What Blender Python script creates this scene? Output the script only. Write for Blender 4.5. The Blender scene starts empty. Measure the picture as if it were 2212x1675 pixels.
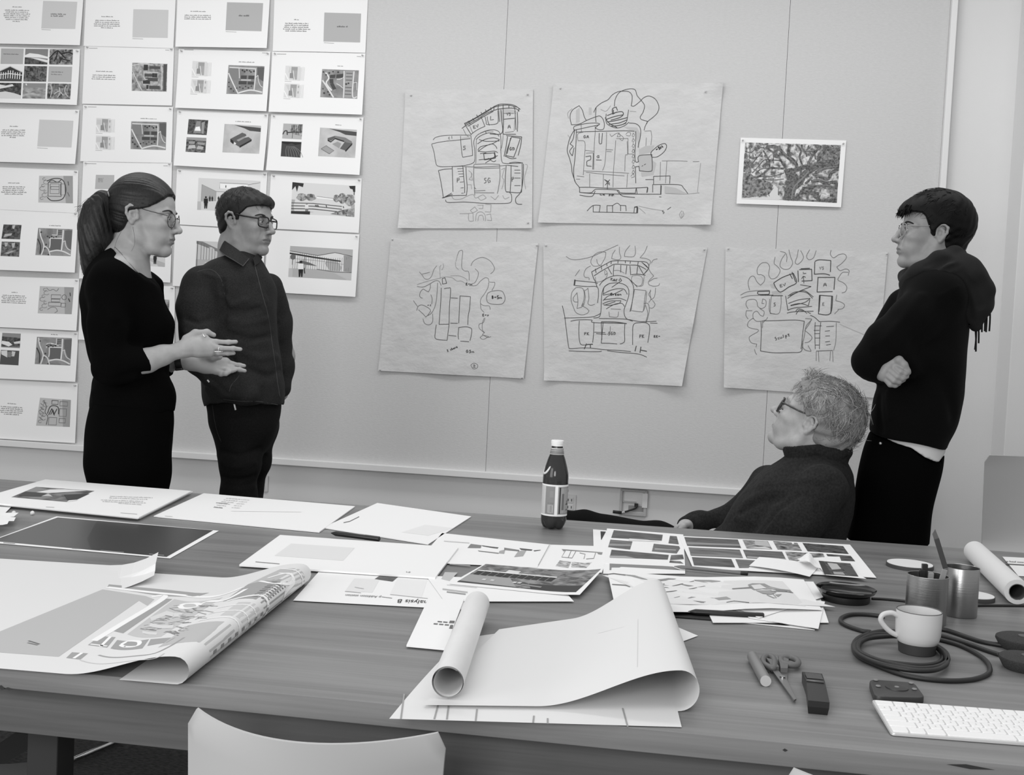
import bpy, bmesh, math, random
import numpy as np
from mathutils import Vector, Matrix
random.seed(7); np.random.seed(7)
S = bpy.context.scene; COL = S.collection
PI = math.pi
# ------------------------------------------------------------------ camera
F, HC, TZ, WY = 2400.0, 1.27, 0.74, 4.9
PITCH, ROLL, YAW = 0.0449634, 0.0488382, 0.1423245
_f = np.array([-math.sin(YAW)*math.cos(PITCH), math.cos(YAW)*math.cos(PITCH), -math.sin(PITCH)])
_r = np.array([math.cos(YAW), math.sin(YAW), 0.0]); _d = np.cross(_f, _r)
CAM_R = math.cos(ROLL)*_r - math.sin(ROLL)*_d
CAM_D = math.sin(ROLL)*_r + math.cos(ROLL)*_d
CAM_F = _f; CAM_P = np.array([0, 0, HC])
def ray(x, y): return (x-1106)/F*CAM_R + (y-837.5)/F*CAM_D + CAM_F
def on_z(x, y, z=TZ):
    d = ray(x, y); return CAM_P + d*(z-HC)/d[2]
def on_y(x, y, Y):
    d = ray(x, y); return CAM_P + d*Y/d[1]
def on_plane(x, y, p, n):
    d = ray(x, y); return CAM_P + d*(np.dot(np.array(p)-CAM_P, n)/np.dot(d, n))
cam = bpy.data.cameras.new('camera'); cam.sensor_width = 36; cam.lens = F*36/2212; cam.clip_start = .05
co = bpy.data.objects.new('camera', cam); COL.objects.link(co)
co.matrix_world = Matrix([[CAM_R[i], -CAM_D[i], -CAM_F[i], CAM_P[i]] for i in range(3)] + [[0, 0, 0, 1]])
S.camera = co
# ------------------------------------------------------------------ materials
def s2l(v): return v/12.92 if v <= .04045 else ((v+.055)/1.055)**2.4
MATS = {}
def mat(name, v, rough=.6, metal=0, noise=None, bump=None, alpha=None, spec=.5, sheen=0, trans=0):
    """grey material. v linear albedo; noise=(scale xyz, amount) varies albedo; bump=(scale xyz, strength, dist)"""
    if name in MATS: return MATS[name]
    m = bpy.data.materials.new(name); m.use_nodes = True; nt = m.node_tree; b = nt.nodes['Principled BSDF']
    b.inputs['Base Color'].default_value = (v, v, v, 1); b.inputs['Roughness'].default_value = rough
    b.inputs['Metallic'].default_value = metal; b.inputs['Specular IOR Level'].default_value = spec
    if sheen: b.inputs['Sheen Weight'].default_value = sheen
    if trans: b.inputs['Transmission Weight'].default_value = trans
    if alpha is not None: b.inputs['Alpha'].default_value = alpha
    def tex(scale, det=4, rgh=.55):
        tc = nt.nodes.new('ShaderNodeTexCoord'); mp = nt.nodes.new('ShaderNodeMapping')
        sc = scale if isinstance(scale, (tuple, list)) else (scale,)*3
        mp.inputs['Scale'].default_value = sc
        nz = nt.nodes.new('ShaderNodeTexNoise'); nz.inputs['Scale'].default_value = 1; nz.inputs['Detail'].default_value = det
        nz.inputs['Roughness'].default_value = rgh
        nt.links.new(tc.outputs['Object'], mp.inputs[0]); nt.links.new(mp.outputs[0], nz.inputs['Vector'])
        return nz.outputs['Fac']
    if noise:
        f = tex(noise[0], noise[2] if len(noise) > 2 else 4); r = nt.nodes.new('ShaderNodeMapRange')
        r.inputs['From Min'].default_value = .3; r.inputs['From Max'].default_value = .7
        r.inputs['To Min'].default_value = v*(1-noise[1]); r.inputs['To Max'].default_value = v*(1+noise[1])
        nt.links.new(f, r.inputs['Value']); nt.links.new(r.outputs[0], b.inputs['Base Color'])
    if bump:
        f = tex(bump[0]); bp = nt.nodes.new('ShaderNodeBump'); bp.inputs['Strength'].default_value = bump[1]
        bp.inputs['Distance'].default_value = bump[2]; nt.links.new(f, bp.inputs['Height']); nt.links.new(bp.outputs[0], b.inputs['Normal'])
    MATS[name] = m; return m
def photo_mat(name, lo, hi, scale, contrast=.18, det=5, rough=.45, dist=0.6):
    """a printed photograph: noise between two greys"""
    if name in MATS: return MATS[name]
    m = bpy.data.materials.new(name); m.use_nodes = True; nt = m.node_tree; b = nt.nodes['Principled BSDF']
    b.inputs['Roughness'].default_value = rough
    tc = nt.nodes.new('ShaderNodeTexCoord'); mp = nt.nodes.new('ShaderNodeMapping')
    mp.inputs['Scale'].default_value = scale if isinstance(scale, (tuple, list)) else (scale,)*3
    nz = nt.nodes.new('ShaderNodeTexNoise'); nz.inputs['Scale'].default_value = 1; nz.inputs['Detail'].default_value = det; nz.inputs['Distortion'].default_value = dist
    r = nt.nodes.new('ShaderNodeMapRange'); r.inputs['From Min'].default_value = .5-contrast; r.inputs['From Max'].default_value = .5+contrast
    r.inputs['To Min'].default_value = lo; r.inputs['To Max'].default_value = hi
    nt.links.new(tc.outputs['Object'], mp.inputs[0]); nt.links.new(mp.outputs[0], nz.inputs['Vector'])
    nt.links.new(nz.outputs['Fac'], r.inputs['Value']); nt.links.new(r.outputs[0], b.inputs['Base Color'])
    MATS[name] = m; return m
def G(v):  # print ink of a given sRGB grey level
    return mat('print_grey_%02d' % round(v*100), s2l(v), .7)
def wood_mat(name, v, axis=0):
    if name in MATS: return MATS[name]
    m = bpy.data.materials.new(name); m.use_nodes = True; nt = m.node_tree; b = nt.nodes['Principled BSDF']
    N = nt.nodes.new; L = nt.links.new
    tc = N('ShaderNodeTexCoord')
    def nz(sc, det, w=0):
        mp = N('ShaderNodeMapping'); mp.inputs['Scale'].default_value = sc; mp.inputs['Location'].default_value = (w, w*.7, w)
        n = N('ShaderNodeTexNoise'); n.inputs['Scale'].default_value = 1; n.inputs['Detail'].default_value = det; n.inputs['Distortion'].default_value = .4
        L(tc.outputs['Object'], mp.inputs[0]); L(mp.outputs[0], n.inputs['Vector']); return n.outputs['Fac']
    a = nz((1.1, 26, 26), 6); c = nz((.5, 5.5, 3), 2, 3.0); d = nz((4, 140, 140), 3, 9)
    # plank joints: one tone per board
    sp = N('ShaderNodeSeparateXYZ'); L(tc.outputs['Object'], sp.inputs[0])
    mu = N('ShaderNodeMath'); mu.operation = 'MULTIPLY'; mu.inputs[1].default_value = 1/.145; L(sp.outputs['Y'], mu.inputs[0])
    fl = N('ShaderNodeMath'); fl.operation = 'FLOOR'; L(mu.outputs[0], fl.inputs[0])
    wn = N('ShaderNodeTexWhiteNoise'); wn.noise_dimensions = '1D'; L(fl.outputs[0], wn.inputs['W'])
    def mix(f, x, y):
        q = N('ShaderNodeMath'); q.operation = 'MULTIPLY_ADD'; L(x, q.inputs[0]); q.inputs[1].default_value = f
        if isinstance(y, float): q.inputs[2].default_value = y
        else: L(y, q.inputs[2])
        return q.outputs[0]
    t = mix(.55, a, 0.0); t = mix(.42, c, t); t = mix(.25, d, t); t = mix(.16, wn.outputs['Value'], t)
    r = N('ShaderNodeMapRange'); r.inputs['From Min'].default_value = .45; r.inputs['From Max'].default_value = .95
    r.inputs['To Min'].default_value = v*.62; r.inputs['To Max'].default_value = v*1.42
    L(t, r.inputs['Value']); L(r.outputs[0], b.inputs['Base Color']); b.inputs['Roughness'].default_value = .42
    b.inputs['Specular IOR Level'].default_value = .35
    bp = N('ShaderNodeBump'); bp.inputs['Strength'].default_value = .08; bp.inputs['Distance'].default_value = .002
    L(d, bp.inputs['Height']); L(bp.outputs[0], b.inputs['Normal'])
    MATS[name] = m; return m
PAPER = mat('white_paper', .87, .75, bump=(40, .05, .001))
TRACE = mat('tracing_paper', .60, .7, noise=(9, .04), bump=((11, 11, 16), .5, .014))
ROLLP = mat('roll_paper', .73, .65, bump=(6, .12, .004))
# ------------------------------------------------------------------ objects
def tag(o, label=None, cat=None, group=None, kind=None):
    if label: o['label'] = label
    if cat: o['category'] = cat
    if group: o['group'] = group
    if kind: o['kind'] = kind
    return o
def empty(name, loc, label=None, cat=None, group=None, rotz=0):
    o = bpy.data.objects.new(name, None); COL.objects.link(o); o.location = loc; o.rotation_euler = (0, 0, rotz)
    o.empty_display_size = .05
    return tag(o, label, cat, group)
def mesh_obj(name, v, f, mats, parent=None, mi=None, smooth=False, origin=None, auto=None):
    me = bpy.data.meshes.new(name)
    v = np.asarray(v, float)
    if origin is not None: v = v - np.asarray(origin, float)
    me.from_pydata(v.tolist(), [], f)
    if not isinstance(mats, (list, tuple)): mats = [mats]
    for m in mats: me.materials.append(m)
    if mi is not None: me.polygons.foreach_set('material_index', mi)
    if smooth: me.polygons.foreach_set('use_smooth', [True]*len(me.polygons))
    if auto is not None:
        bm = bmesh.new(); bm.from_mesh(me)
        for fc in bm.faces: fc.smooth = True
        for e in bm.edges:
            e.smooth = not (len(e.link_faces) == 2 and e.calc_face_angle(0) > auto)
        bm.to_mesh(me); bm.free()
    me.update()
    o = bpy.data.objects.new(name, me); COL.objects.link(o)
    if origin is not None: o.location = origin
    if parent: o.parent = parent
    return o
class MB:
    """collects solids into one mesh"""
    def __init__(s): s.v = []; s.f = []; s.m = []; s.mats = []
    def mi(s, m):
        if m not in s.mats: s.mats.append(m)
        return s.mats.index(m)
    def add(s, v, f, m):
        b = len(s.v); s.v += [tuple(map(float, p)) for p in v]; s.f += [[b+i for i in q] for q in f]; s.m += [s.mi(m)]*len(f); return s
    def box(s, c, d, m, M=None, bev=0):
        x, y, z = [k/2 for k in d]
        if bev:
            bm = bmesh.new(); bmesh.ops.create_cube(bm, size=1)
            bmesh.ops.scale(bm, vec=d, verts=bm.verts); bmesh.ops.bevel(bm, geom=bm.edges[:], offset=bev, segments=3, affect='EDGES', profile=.6)
            v = [np.array(q.co) for q in bm.verts]; bm.verts.index_update(); f = [[q.index for q in fc.verts] for fc in bm.faces]; bm.free()
        else:
            v = [np.array((sx*x, sy*y, sz*z)) for sx in (-1, 1) for sy in (-1, 1) for sz in (-1, 1)]
            f = [[0, 1, 3, 2], [4, 6, 7, 5], [0, 4, 5, 1], [2, 3, 7, 6], [0, 2, 6, 4], [1, 5, 7, 3]]
        if M is not None: v = [np.array(M) @ q for q in v]
        return s.add([q+np.array(c) for q in v], f, m)
    def lathe(s, prof, m, c=(0, 0, 0), n=40, M=None, cap=True):
        v = []; f = []
        for r, z in prof:
            for k in range(n):
                a = 2*PI*k/n; v.append(np.array((r*math.cos(a), r*math.sin(a), z)))
        for i in range(len(prof)-1):
            for k in range(n): f.append([i*n+k, i*n+(k+1) % n, (i+1)*n+(k+1) % n, (i+1)*n+k])
        if cap:
            if prof[0][0] > 1e-6: f.append([k for k in range(n)][::-1])
            if prof[-1][0] > 1e-6: f.append([(len(prof)-1)*n+k for k in range(n)])
        if M is not None: v = [np.array(M) @ q for q in v]
        return s.add([q+np.array(c) for q in v], f, m)
    def tube(s, pts, r, m, n=10, cap=True, closed=False):
        pts = [np.array(p, float) for p in pts]; k = len(pts); rr = r if hasattr(r, '__len__') else [r]*k
        v = []; f = []; up = None
        for i, p in enumerate(pts):
            t = pts[(i+1) % k if closed else min(i+1, k-1)]-pts[(i-1) % k if closed else max(i-1, 0)]; t = t/(np.linalg.norm(t)+1e-12)
            if up is None:
                up = np.array((0, 0, 1.)) if abs(t[2]) < .9 else np.array((1., 0, 0))
            a = np.cross(up, t); a /= np.linalg.norm(a)+1e-12; up = np.cross(t, a)
            for j in range(n):
                an = 2*PI*j/n; v.append(p+rr[i]*(math.cos(an)*a+math.sin(an)*up))
        for i in range(k if closed else k-1):
            for j in range(n):
                i2 = (i+1) % k; f.append([i*n+j, i*n+(j+1) % n, i2*n+(j+1) % n, i2*n+j])
        if cap and not closed: f += [list(range(n))[::-1], [(k-1)*n+j for j in range(n)]]
        return s.add(v, f, m)
    def prism(s, poly, z0, z1, m, M=None, c=(0, 0, 0)):
        n = len(poly); v = [np.array((x, y, z0)) for x, y in poly]+[np.array((x, y, z1)) for x, y in poly]
        f = [list(range(n))[::-1], [n+i for i in range(n)]]+[[i, (i+1) % n, n+(i+1) % n, n+i] for i in range(n)]
        if M is not None: v = [np.array(M) @ q for q in v]
        return s.add([q+np.array(c) for q in v], f, m)
    def build(s, name, parent=None, smooth=False, origin=None, auto=None):
        return mesh_obj(name, s.v, s.f, s.mats, parent, s.m, smooth, origin, auto)
def rotz(a): return np.array([[math.cos(a), -math.sin(a), 0], [math.sin(a), math.cos(a), 0], [0, 0, 1]])
def rotx(a): return np.array([[1, 0, 0], [0, math.cos(a), -math.sin(a)], [0, math.sin(a), math.cos(a)]])
def roty(a): return np.array([[math.cos(a), 0, math.sin(a)], [0, 1, 0], [-math.sin(a), 0, math.cos(a)]])
def spline(pts, n=8, closed=False):
    P = [np.array(p, float) for p in pts]; k = len(P); out = []
    if k < 3: return P
    for i in range(k if closed else k-1):
        if closed: a, b, c, d = P[i-1], P[i], P[(i+1) % k], P[(i+2) % k]
        else: a, b, c, d = P[max(i-1, 0)], P[i], P[i+1], P[min(i+2, k-1)]
        for j in range(n):
            t = j/n; out.append(.5*((2*b)+(-a+c)*t+(2*a-5*b+4*c-d)*t*t+(-a+3*b-3*c+d)*t**3))
    if not closed: out.append(P[-1])
    return out
# ------------------------------------------------------------------ sheets of paper with printing
class Sheet:
    """a sheet whose corners and printing are read off the photograph and laid on a real plane (wall or table top)"""
    def __init__(s, fmap, n, h=0.0, disp=None, eps=.0002):
        s.fm = fmap; s.n = np.array(n, float); s.h = h; s.disp = disp or (lambda x, y: 0.0); s.eps = eps
        s.v = []; s.f = []; s.m = []; s.mats = []; s.layer = 0
    def P(s, x, y, k=0): return s.fm(x, y) + s.n*(s.h+s.disp(x, y)+k*s.eps)
    def _m(s, m):
        if m not in s.mats: s.mats.append(m)
        return s.mats.index(m)
    def grid(s, q, m, nx=1, ny=1, k=0, warp=None):
        b = len(s.v); (x0, y0), (x1, y1), (x2, y2), (x3, y3) = q; mi = s._m(m)
        for j in range(ny+1):
            for i in range(nx+1):
                u = i/nx; v = j/ny
                x = (1-v)*((1-u)*x0+u*x1)+v*((1-u)*x3+u*x2); y = (1-v)*((1-u)*y0+u*y1)+v*((1-u)*y3+u*y2)
                if warp: dx, dy = warp(u, v); x += dx; y += dy
                s.v.append(s.P(x, y, k))
        for j in range(ny):
            for i in range(nx):
                a = b+j*(nx+1)+i; s.f.append([a, a+nx+1, a+nx+2, a+1]); s.m.append(mi)
    def poly(s, pts, m, k=1):
        b = len(s.v); s.v += [s.P(x, y, k) for x, y in pts]; s.f.append(list(range(b, b+len(pts)))[::-1]); s.m.append(s._m(m))
    def line(s, pts, w, m, k=2, smooth=False, step=None):
        P = [np.array(p, float) for p in pts]
        if smooth and len(P) > 2:                                # curved strokes, but keep real corners
            segs = [[P[0]]]
            for i in range(1, len(P)):
                segs[-1].append(P[i])
                if i < len(P)-1:
                    u_, w_ = P[i]-P[i-1], P[i+1]-P[i]; c_ = np.dot(u_, w_)/(np.linalg.norm(u_)*np.linalg.norm(w_)+1e-9)
                    if c_ < .15: segs.append([P[i]])
            P = [q for sg in segs for q in (spline(sg, 5) if len(sg) > 2 else sg)]
        if step:
            o = [P[0]]
            for a, b_ in zip(P, P[1:]):
                c = max(1, int(np.linalg.norm(b_-a)/step)); o += [a+(b_-a)*(i+1)/c for i in range(c)]
            P = o
        L = len(P); b = len(s.v); mi = s._m(m)
        for i in range(L):
            t = P[min(i+1, L-1)]-P[max(i-1, 0)]; t = t/(np.linalg.norm(t)+1e-9); nn = np.array((-t[1], t[0]))*w/2
            s.v.append(s.P(*(P[i]+nn), k)); s.v.append(s.P(*(P[i]-nn), k))
        for i in range(L-1): s.f.append([b+2*i, b+2*i+1, b+2*i+3, b+2*i+2]); s.m.append(mi)
    def build(s, name, label, cat, group=None, smooth=False, parent=None):
        o = np.mean(np.array(s.v[:4]), 0) if not smooth else np.mean(np.array(s.v), 0)
        ob = mesh_obj(name, s.v, s.f, s.mats, parent, s.m, smooth, origin=o)
        return tag(ob, label, cat, group)
def C(x0, y0, sc):
    def f(*p):
        if isinstance(p[0], (int, float)): p = list(zip(p[::2], p[1::2]))
        return [(x0+a/sc, y0+b/sc) for a, b in p]
    return f
def Q(q):
    (x0, y0), (x1, y1), (x2, y2), (x3, y3) = q
    return lambda u, v: ((1-v)*((1-u)*x0+u*x1)+v*((1-u)*x3+u*x2), (1-v)*((1-u)*y0+u*y1)+v*((1-u)*y3+u*y2))
def textline(s, a, b, h, m, k=2, dens=.75):
    """a line of small print too fine to read: word-sized runs of letter-sized strokes"""
    a = np.array(a, float); b = np.array(b, float); L = np.linalg.norm(b-a); t = (b-a)/L; n = np.array((t[1], -t[0])); x = 0; lw = h*.42
    while x < L-lw:
        wl = random.randint(2, 9)
        for i in range(wl):
            if x > L-lw: break
            hh = h*(1 if random.random() < .25 else .68); p = a+t*x
            s.poly([p, p+t*lw, p+t*lw+n*hh, p+n*hh], m, k); x += lw*1.45
        x += lw*1.3
def textblock(s, q, rows, m, h=None, k=2, heading=None):
    f = Q(q); nr = len(rows)
    for i, (a, b) in enumerate(rows):
        v = (i+.9)/nr; p, r = f(a, v), f(b, v); hh = h or np.linalg.norm(np.array(f(0, 1))-np.array(f(0, 0)))/nr*.62
        textline(s, p, r, hh, m, k)
# ================================================================== the room
WALL = mat('wall_paint', .72, .8, noise=((1.2, 1.2, 1.2), .015), bump=(180, .12, .002))
TACK = mat('tackboard_fabric', .585, .85, noise=((60, 60, 160), .03), bump=((90, 90, 220), .25, .003))
TRIM = mat('trim_paint', .76, .5)
CARPET = mat('carpet', .075, .95, noise=((60, 160, 60), .6), bump=((70, 200, 70), .8, .01))
GAP = mat('dark_gap_strip', .02, .9)  # plain dark strip along the gap line beside the upright trim
def struct(mb, name, parent=None, **k):
    o = mb.build(name, parent, **k); o['kind'] = 'structure'; return o
XT0 = on_y(2041, 200, WY)[0]; XT1 = on_y(2054, 200, WY)[0]; XA = on_y(2190, 300, WY)[0]
ZR0 = .635; ZR1 = .664
b = MB(); b.box((0, 1.2, -.05), (11, 9, .1), CARPET); struct(b, 'floor')
b = MB(); b.box((-1.4+XA/2-.6, WY+.07, 1.6), (XA+8.2-1.2+.0, .1, 3.2), WALL); 
b.v = [(min(x, XA) if x > 0 else -5.0, y, z) for x, y, z in b.v]; struct(b, 'wall_back')
b = MB()                                                   # tackable panels, butt-jointed with hairline seams
xs = [-5.0, on_y(380, 300, WY)[0]-.9, on_y(1081, 350, WY)[0], on_y(1687, 350, WY)[0], XT0]
for a, c in zip(xs, xs[1:]):
    b.box(((a+c)/2, WY+.010, (ZR1+3.2)/2), (c-a-.0016, .02, 3.2-ZR1), TACK)
o = struct(b, 'wall_back_tackboard')
b = MB(); b.box(((XT1-5)/2, WY-.004, (ZR0+ZR1)/2), (XT1+5, .05, ZR1-ZR0), TRIM, bev=.003); struct(b, 'trim_1')
b = MB(); b.box(((XT0+XT1)/2, WY-.004, (ZR1+3.2)/2), (XT1-XT0, .05, 3.2-ZR1), TRIM, bev=.003)
b.box((XT1+.0025, WY+.012, (ZR0+3.2)/2), (.005, .016, 3.2-ZR0), GAP); struct(b, 'trim_2')
b = MB(); b.box((XA+1.5, WY-.03, 1.6), (3.0, .26, 3.2), WALL, bev=.004); struct(b, 'wall_right')
b = MB(); b.box(((XA-5)/2, WY+.012, .06), (XA+5, .016, .12), TRIM, bev=.003); struct(b, 'baseboard_back')

# ---- outlets and the open box below the rail
WB = WY+.02
def outlet(px, py, w, h, label):
    p = on_y(px, py, WB); t = empty('wall_outlet', (p[0], WB, p[2]), label, 'outlet', 'outlets under the pin board')
    b = MB(); b.box((0, -.003, 0), (w, .006, h), mat('outlet_plastic', .62, .4), bev=.002); b.build('cover_plate', t, auto=.6)
    for dz in (.2, -.2):
        b = MB(); b.box((0, -.007, h*dz), (w*.55, .003, h*.3), mat('outlet_plastic', .62, .4), bev=.001)
        for dx in (-.14, .14): b.box((w*dx, -.0087, h*dz), (w*.06, .001, h*.14), mat('slot_black', .02))
        b.build('socket', t)
    return t
outlet(566, 1045, .062, .075, 'pale wall outlet low on the wall just behind the man in denim')
outlet(1231, 1088, .055, .08, 'pale wall plate half hidden behind the water bottle')
p = on_y(1368, 1086, WB)
t = empty('junction_box', (p[0], WB, p[2]), 'open junction box in the wall with a torn hole and loose cable', 'junction box')
b = MB(); w, h = .115, .115
SHEET = mat('grey_drywall_edge', .45, .9)
for sx in (-1, 1): b.box((sx*w*.47, -.004, 0), (w*.1, .022, h), SHEET, bev=.003)
b.box((0, -.004, h*.47), (w, .022, h*.08), SHEET, bev=.003); b.box((.004, -.004, -h*.42), (w*.8, .02, h*.16), SHEET, bev=.003)
b.box((w*.44, -.012, h*.12), (w*.2, .012, h*.55), mat('tape_white', .7, .5)); b.build('box_rim', t)
b = MB(); b.box((0, .004, 0), (w*.9, .004, h*.9), mat('box_grey', .14, .6)); b.box((w*.1, -.001, -h*.3), (w*.55, .008, h*.36), mat('box_grey2', .3, .6))
b.box((-w*.15, -.004, h*.02), (w*.5, .008, h*.05), mat('box_steel', .5, .4, .6)); b.build('back_plate', t)
b = MB(); b.box((w*.12, -.012, -h*.08), (.016, .012, .014), mat('plug_black', .012)); b.build('connector', t)
b = MB(); b.tube(spline([(w*.14, -.014, -h*.1), (w*.08, -.018, -h*.2), (-w*.2, -.022, -h*.32), (-w*.42, -.026, -h*.38)], 6), .004, mat('plug_black', .012))
b.tube([(-w*.3, -.026, -h*.35), (-w*.45, -.028, -h*.4)], .0045, mat('cable_white', .6)); b.tube([(-w*.42, -.028, -h*.39), (-w*.75, -.032, -h*.37)], .007, mat('plug_black', .012)); b.build('cable', t, smooth=True)
# ================================================================== printed sheets pinned in a grid on the wall
A_ = C(0, 0, 5.53); B_ = C(380, 0, 5.267); D_ = C(0, 230, 5.53); E_ = C(380, 230, 5.267); F_ = C(0, 450, 6.204); G_ = C(0, 690, 5.404); H_ = C(300, 450, 4.424)
wallmap = lambda x, y: on_y(x, y, WY)
PRINTP = mat('print_paper', .88, .8, bump=(14, .06, .003))
T1 = G(.50); T2 = G(.60); CARD = G(.80); CARD2 = G(.70)
PH = [photo_mat('photo_%d' % i, lo, hi, sc, ct) for i, (lo, hi, sc, ct) in enumerate([
    (.012, .35, (60, 60, 60), .16), (.01, .2, (80, 80, 80), .14), (.05, .5, (25, 25, 70), .18), (.02, .6, (50, 50, 50), .12), (.15, .5, (35, 35, 90), .2), (.008, .12, (70, 70, 70), .15)])]
def pin(px, py, where, k=[0]):
    p = on_y(px, py, WY-.004)
    o = empty('push_pin', (p[0], WY-.002, p[2]), 'clear push pin at the '+where, 'push pin', 'push pins on the wall')
    M = rotx(PI/2)
    b = MB(); b.lathe([(.0, .0), (.0042, 0), (.0044, .0015), (.0026, .003), (.0022, .009), (.0038, .011), (.004, .0135), (.0, .0145)], mat('pin_plastic', .55, .15), M=M, n=14); b.build('pin_head', o, smooth=True)
    b = MB(); b.tube([(0, .0, 0), (0, .003, 0)], .0005, mat('steel', .6, .3, 1), n=6); b.build('pin_point', o)
    return o
SHN = {}
def wsheet(key, q, desc, h=.004, sag=.012, paper=None, pins=True, group='printed sheets pinned in rows'):
    """one landscape print; its lower edge and middle stand off the wall a little"""
    (x0, y0), (x1, y1), (x2, y2), (x3, y3) = q
    def disp(x, y):
        v = (y-(y0+y1)/2)/((y2+y3-y0-y1)/2); u = (x-x0)/(x1-x0)
        return sag*max(0, v)**1.6 + .0035*math.sin(PI*min(1, max(0, u)))*math.sin(PI*min(1, max(0, v*.9)))
    s = Sheet(wallmap, (0, -1, 0), h, disp, .0003); s.grid(q, paper or PRINTP, 10, 10); s.desc = desc; s.key = key; s.group = group; s.q = q; s.pins = pins
    SHN[key] = s; return s
def fin(s):
    s.build('printed_sheet', s.desc, 'printed sheet', s.group)
    if s.pins:
        (x0, y0), (x1, y1) = s.q[0], s.q[1]; f = Q(s.q)
        od = ['', 'top', 'second', 'third', 'fourth', 'fifth', 'sixth', 'seventh', 'lowest']
        short = od[int(s.key[3])]+' sheet in the '+['', 'first', 'second', 'third', 'fourth'][int(s.key[1])]+' column'
        for u, nm in ((.03, 'left'), (.97, 'right')):
            x, y = f(u, .035)
            if 2 < x < 2210 and y > 2: pin(x, y, nm+' top corner of the '+short)
def rect(s, q, m, k=1, n=4):
    s.grid(q, m, n, n, k)
def caption(s, p, w, m=None): textline(s, p, (p[0]+w, p[1]+w*.03), 1.1, m or G(.72))
def siteplan(s, q, var, k=1):
    f = Q(q); P = lambda *a: [f(u, v) for u, v in a]
    w = np.linalg.norm(np.array(f(1, 0))-np.array(f(0, 0)))
    rect(s, q, photo_mat('plan_ground', .16, .34, (22, 22, 22), .2), k)
    L = G(.86); Dk = G(.26); Md = G(.42); Lt = G(.7)
    ln = lambda pts, ww, m=L, kk=k+2: s.line(P(*pts), ww*w, m, kk, smooth=len(pts) > 2)
    if var == 'A':
        s.poly(P((.04, .12), (.32, .11), (.30, .5), (.04, .45)), G(.5), k+1); s.poly(P((.8, .04), (1, .04), (1, .55), (.82, .4)), G(.36), k+1)
        s.poly(P((.34, .33), (.78, .34), (.77, .7), (.33, .68)), G(.5), k+1)
        ln([(.03, .08), (.3, .09), (.78, .1)], .03); ln([(.02, .28), (.16, .62), (.33, .99)], .035); ln([(.3, .1), (.32, .3), (.33, .45)], .02)
        ln([(.33, .97), (.5, .9), (.7, .86), (.99, .93)], .04); ln([(.76, .1), (.77, .4), (.76, .86)], .03); ln([(.77, .42), (.84, .33), (.86, .5), (.92, .68), (.99, .75)], .018)
        for a in [(.37, .35, .53, .47), (.58, .35, .74, .47), (.32, .55, .54, .66), (.57, .56, .74, .66)]:
            s.poly(P((a[0], a[1]), (a[2], a[1]), (a[2], a[3]), (a[0], a[3])), Dk, k+3)
        s.poly(P((.38, .48), (.66, .48), (.66, .54), (.38, .54)), Lt, k+3)
        tr = [(.4, .17), (.46, .21), (.52, .16), (.6, .18), (.64, .22), (.72, .19), (.28, .8), (.36, .76), (.45, .8), (.52, .73), (.6, .78), (.68, .72), (.05, .6), (.06, .75), (.12, .82), (.2, .9)]
    elif var == 'B':
        s.poly(P((.4, .25), (.62, .24), (.6, .6), (.42, .55)), G(.58), k+1); s.poly(P((.64, .06), (.86, .06), (.84, .96), (.62, .96)), G(.62), k+1)
        ln([(.03, .4), (.16, .62), (.36, .99)], .04); ln([(.1, .12), (.2, .3), (.14, .5), (.3, .75)], .04); ln([(.6, .04), (.62, .5), (.63, .99)], .03)
        ln([(.87, .04), (.87, .9), (.99, .93)], .03); ln([(.87, .45), (.96, .42), (.98, .7)], .016); ln([(.42, .35), (.52, .33), (.6, .25)], .018); ln([(.42, .5), (.5, .55), (.6, .65)], .018)
        for q4 in [((.23, .2), (.37, .18), (.36, .3), (.22, .31)), ((.4, .18), (.58, .14), (.58, .28), (.4, .31)), ((.22, .35), (.32, .34), (.33, .5), (.24, .5)), ((.24, .52), (.34, .5), (.42, .68), (.33, .72))]:
            s.poly(P(*q4), Dk, k+3)
        for yy in (.1, .22, .34, .6, .72, .84): s.poly(P((.66, yy), (.83, yy), (.83, yy+.035), (.66, yy+.035)), Md, k+3)
        tr = [(.12, .2), (.2, .13), (.3, .08), (.44, .09), (.04, .1), (.68, .5), (.74, .47), (.1, .85), (.2, .8), (.25, .9), (.06, .7)]
    else:
        s.poly(P((.4, .38), (.72, .38), (.72, .8), (.4, .8)), G(.38), k+1); s.poly(P((.78, .06), (1, .04), (1, .78), (.92, .7), (.8, .4)), G(.4), k+1)
        ln([(.05, .03), (.1, .3), (.22, .65), (.17, .99)], .035); ln([(.22, .65), (.34, .75), (.42, .99)], .03); ln([(.4, .86), (.6, .8), (.8, .84), (.99, .95)], .04)
        ln([(.74, .04), (.74, .4), (.73, .82)], .04); ln([(.76, .48), (.82, .44), (.84, .6), (.9, .72), (.99, .78)], .02); ln([(.38, .38), (.39, .6), (.38, .72)], .03)
        ln([(.38, .36), (.72, .36)], .03); ln([(.57, .03), (.57, .24), (.42, .24)], .02)
        for yy in (.06, .12, .18): s.poly(P((.59, yy), (.7, yy), (.7, yy+.03), (.59, yy+.03)), Dk, k+3)
        s.line(P((.02, .4), (.12, .65), (.13, .95)), .03*w, G(.2), k+2, smooth=True)
        tr = [(.3, .3), (.36, .34), (.42, .3), (.48, .33), (.28, .6), (.25, .75), (.37, .97), (.55, .3), (.1, .15)]
        if var == 'D': s.poly(P((.33, .2), (.62, .2), (.62, .3), (.3, .34)), G(.45), k+1); ln([(.3, .4), (.3, .25), (.45, .22), (.64, .3)], .02)
    for u, v in tr:
        rr = .018+.012*random.random()
        s.poly([f(u+rr*math.cos(a*PI/3), v+rr*1.2*math.sin(a*PI/3)) for a in range(6)], G(.22), k+4)
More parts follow.
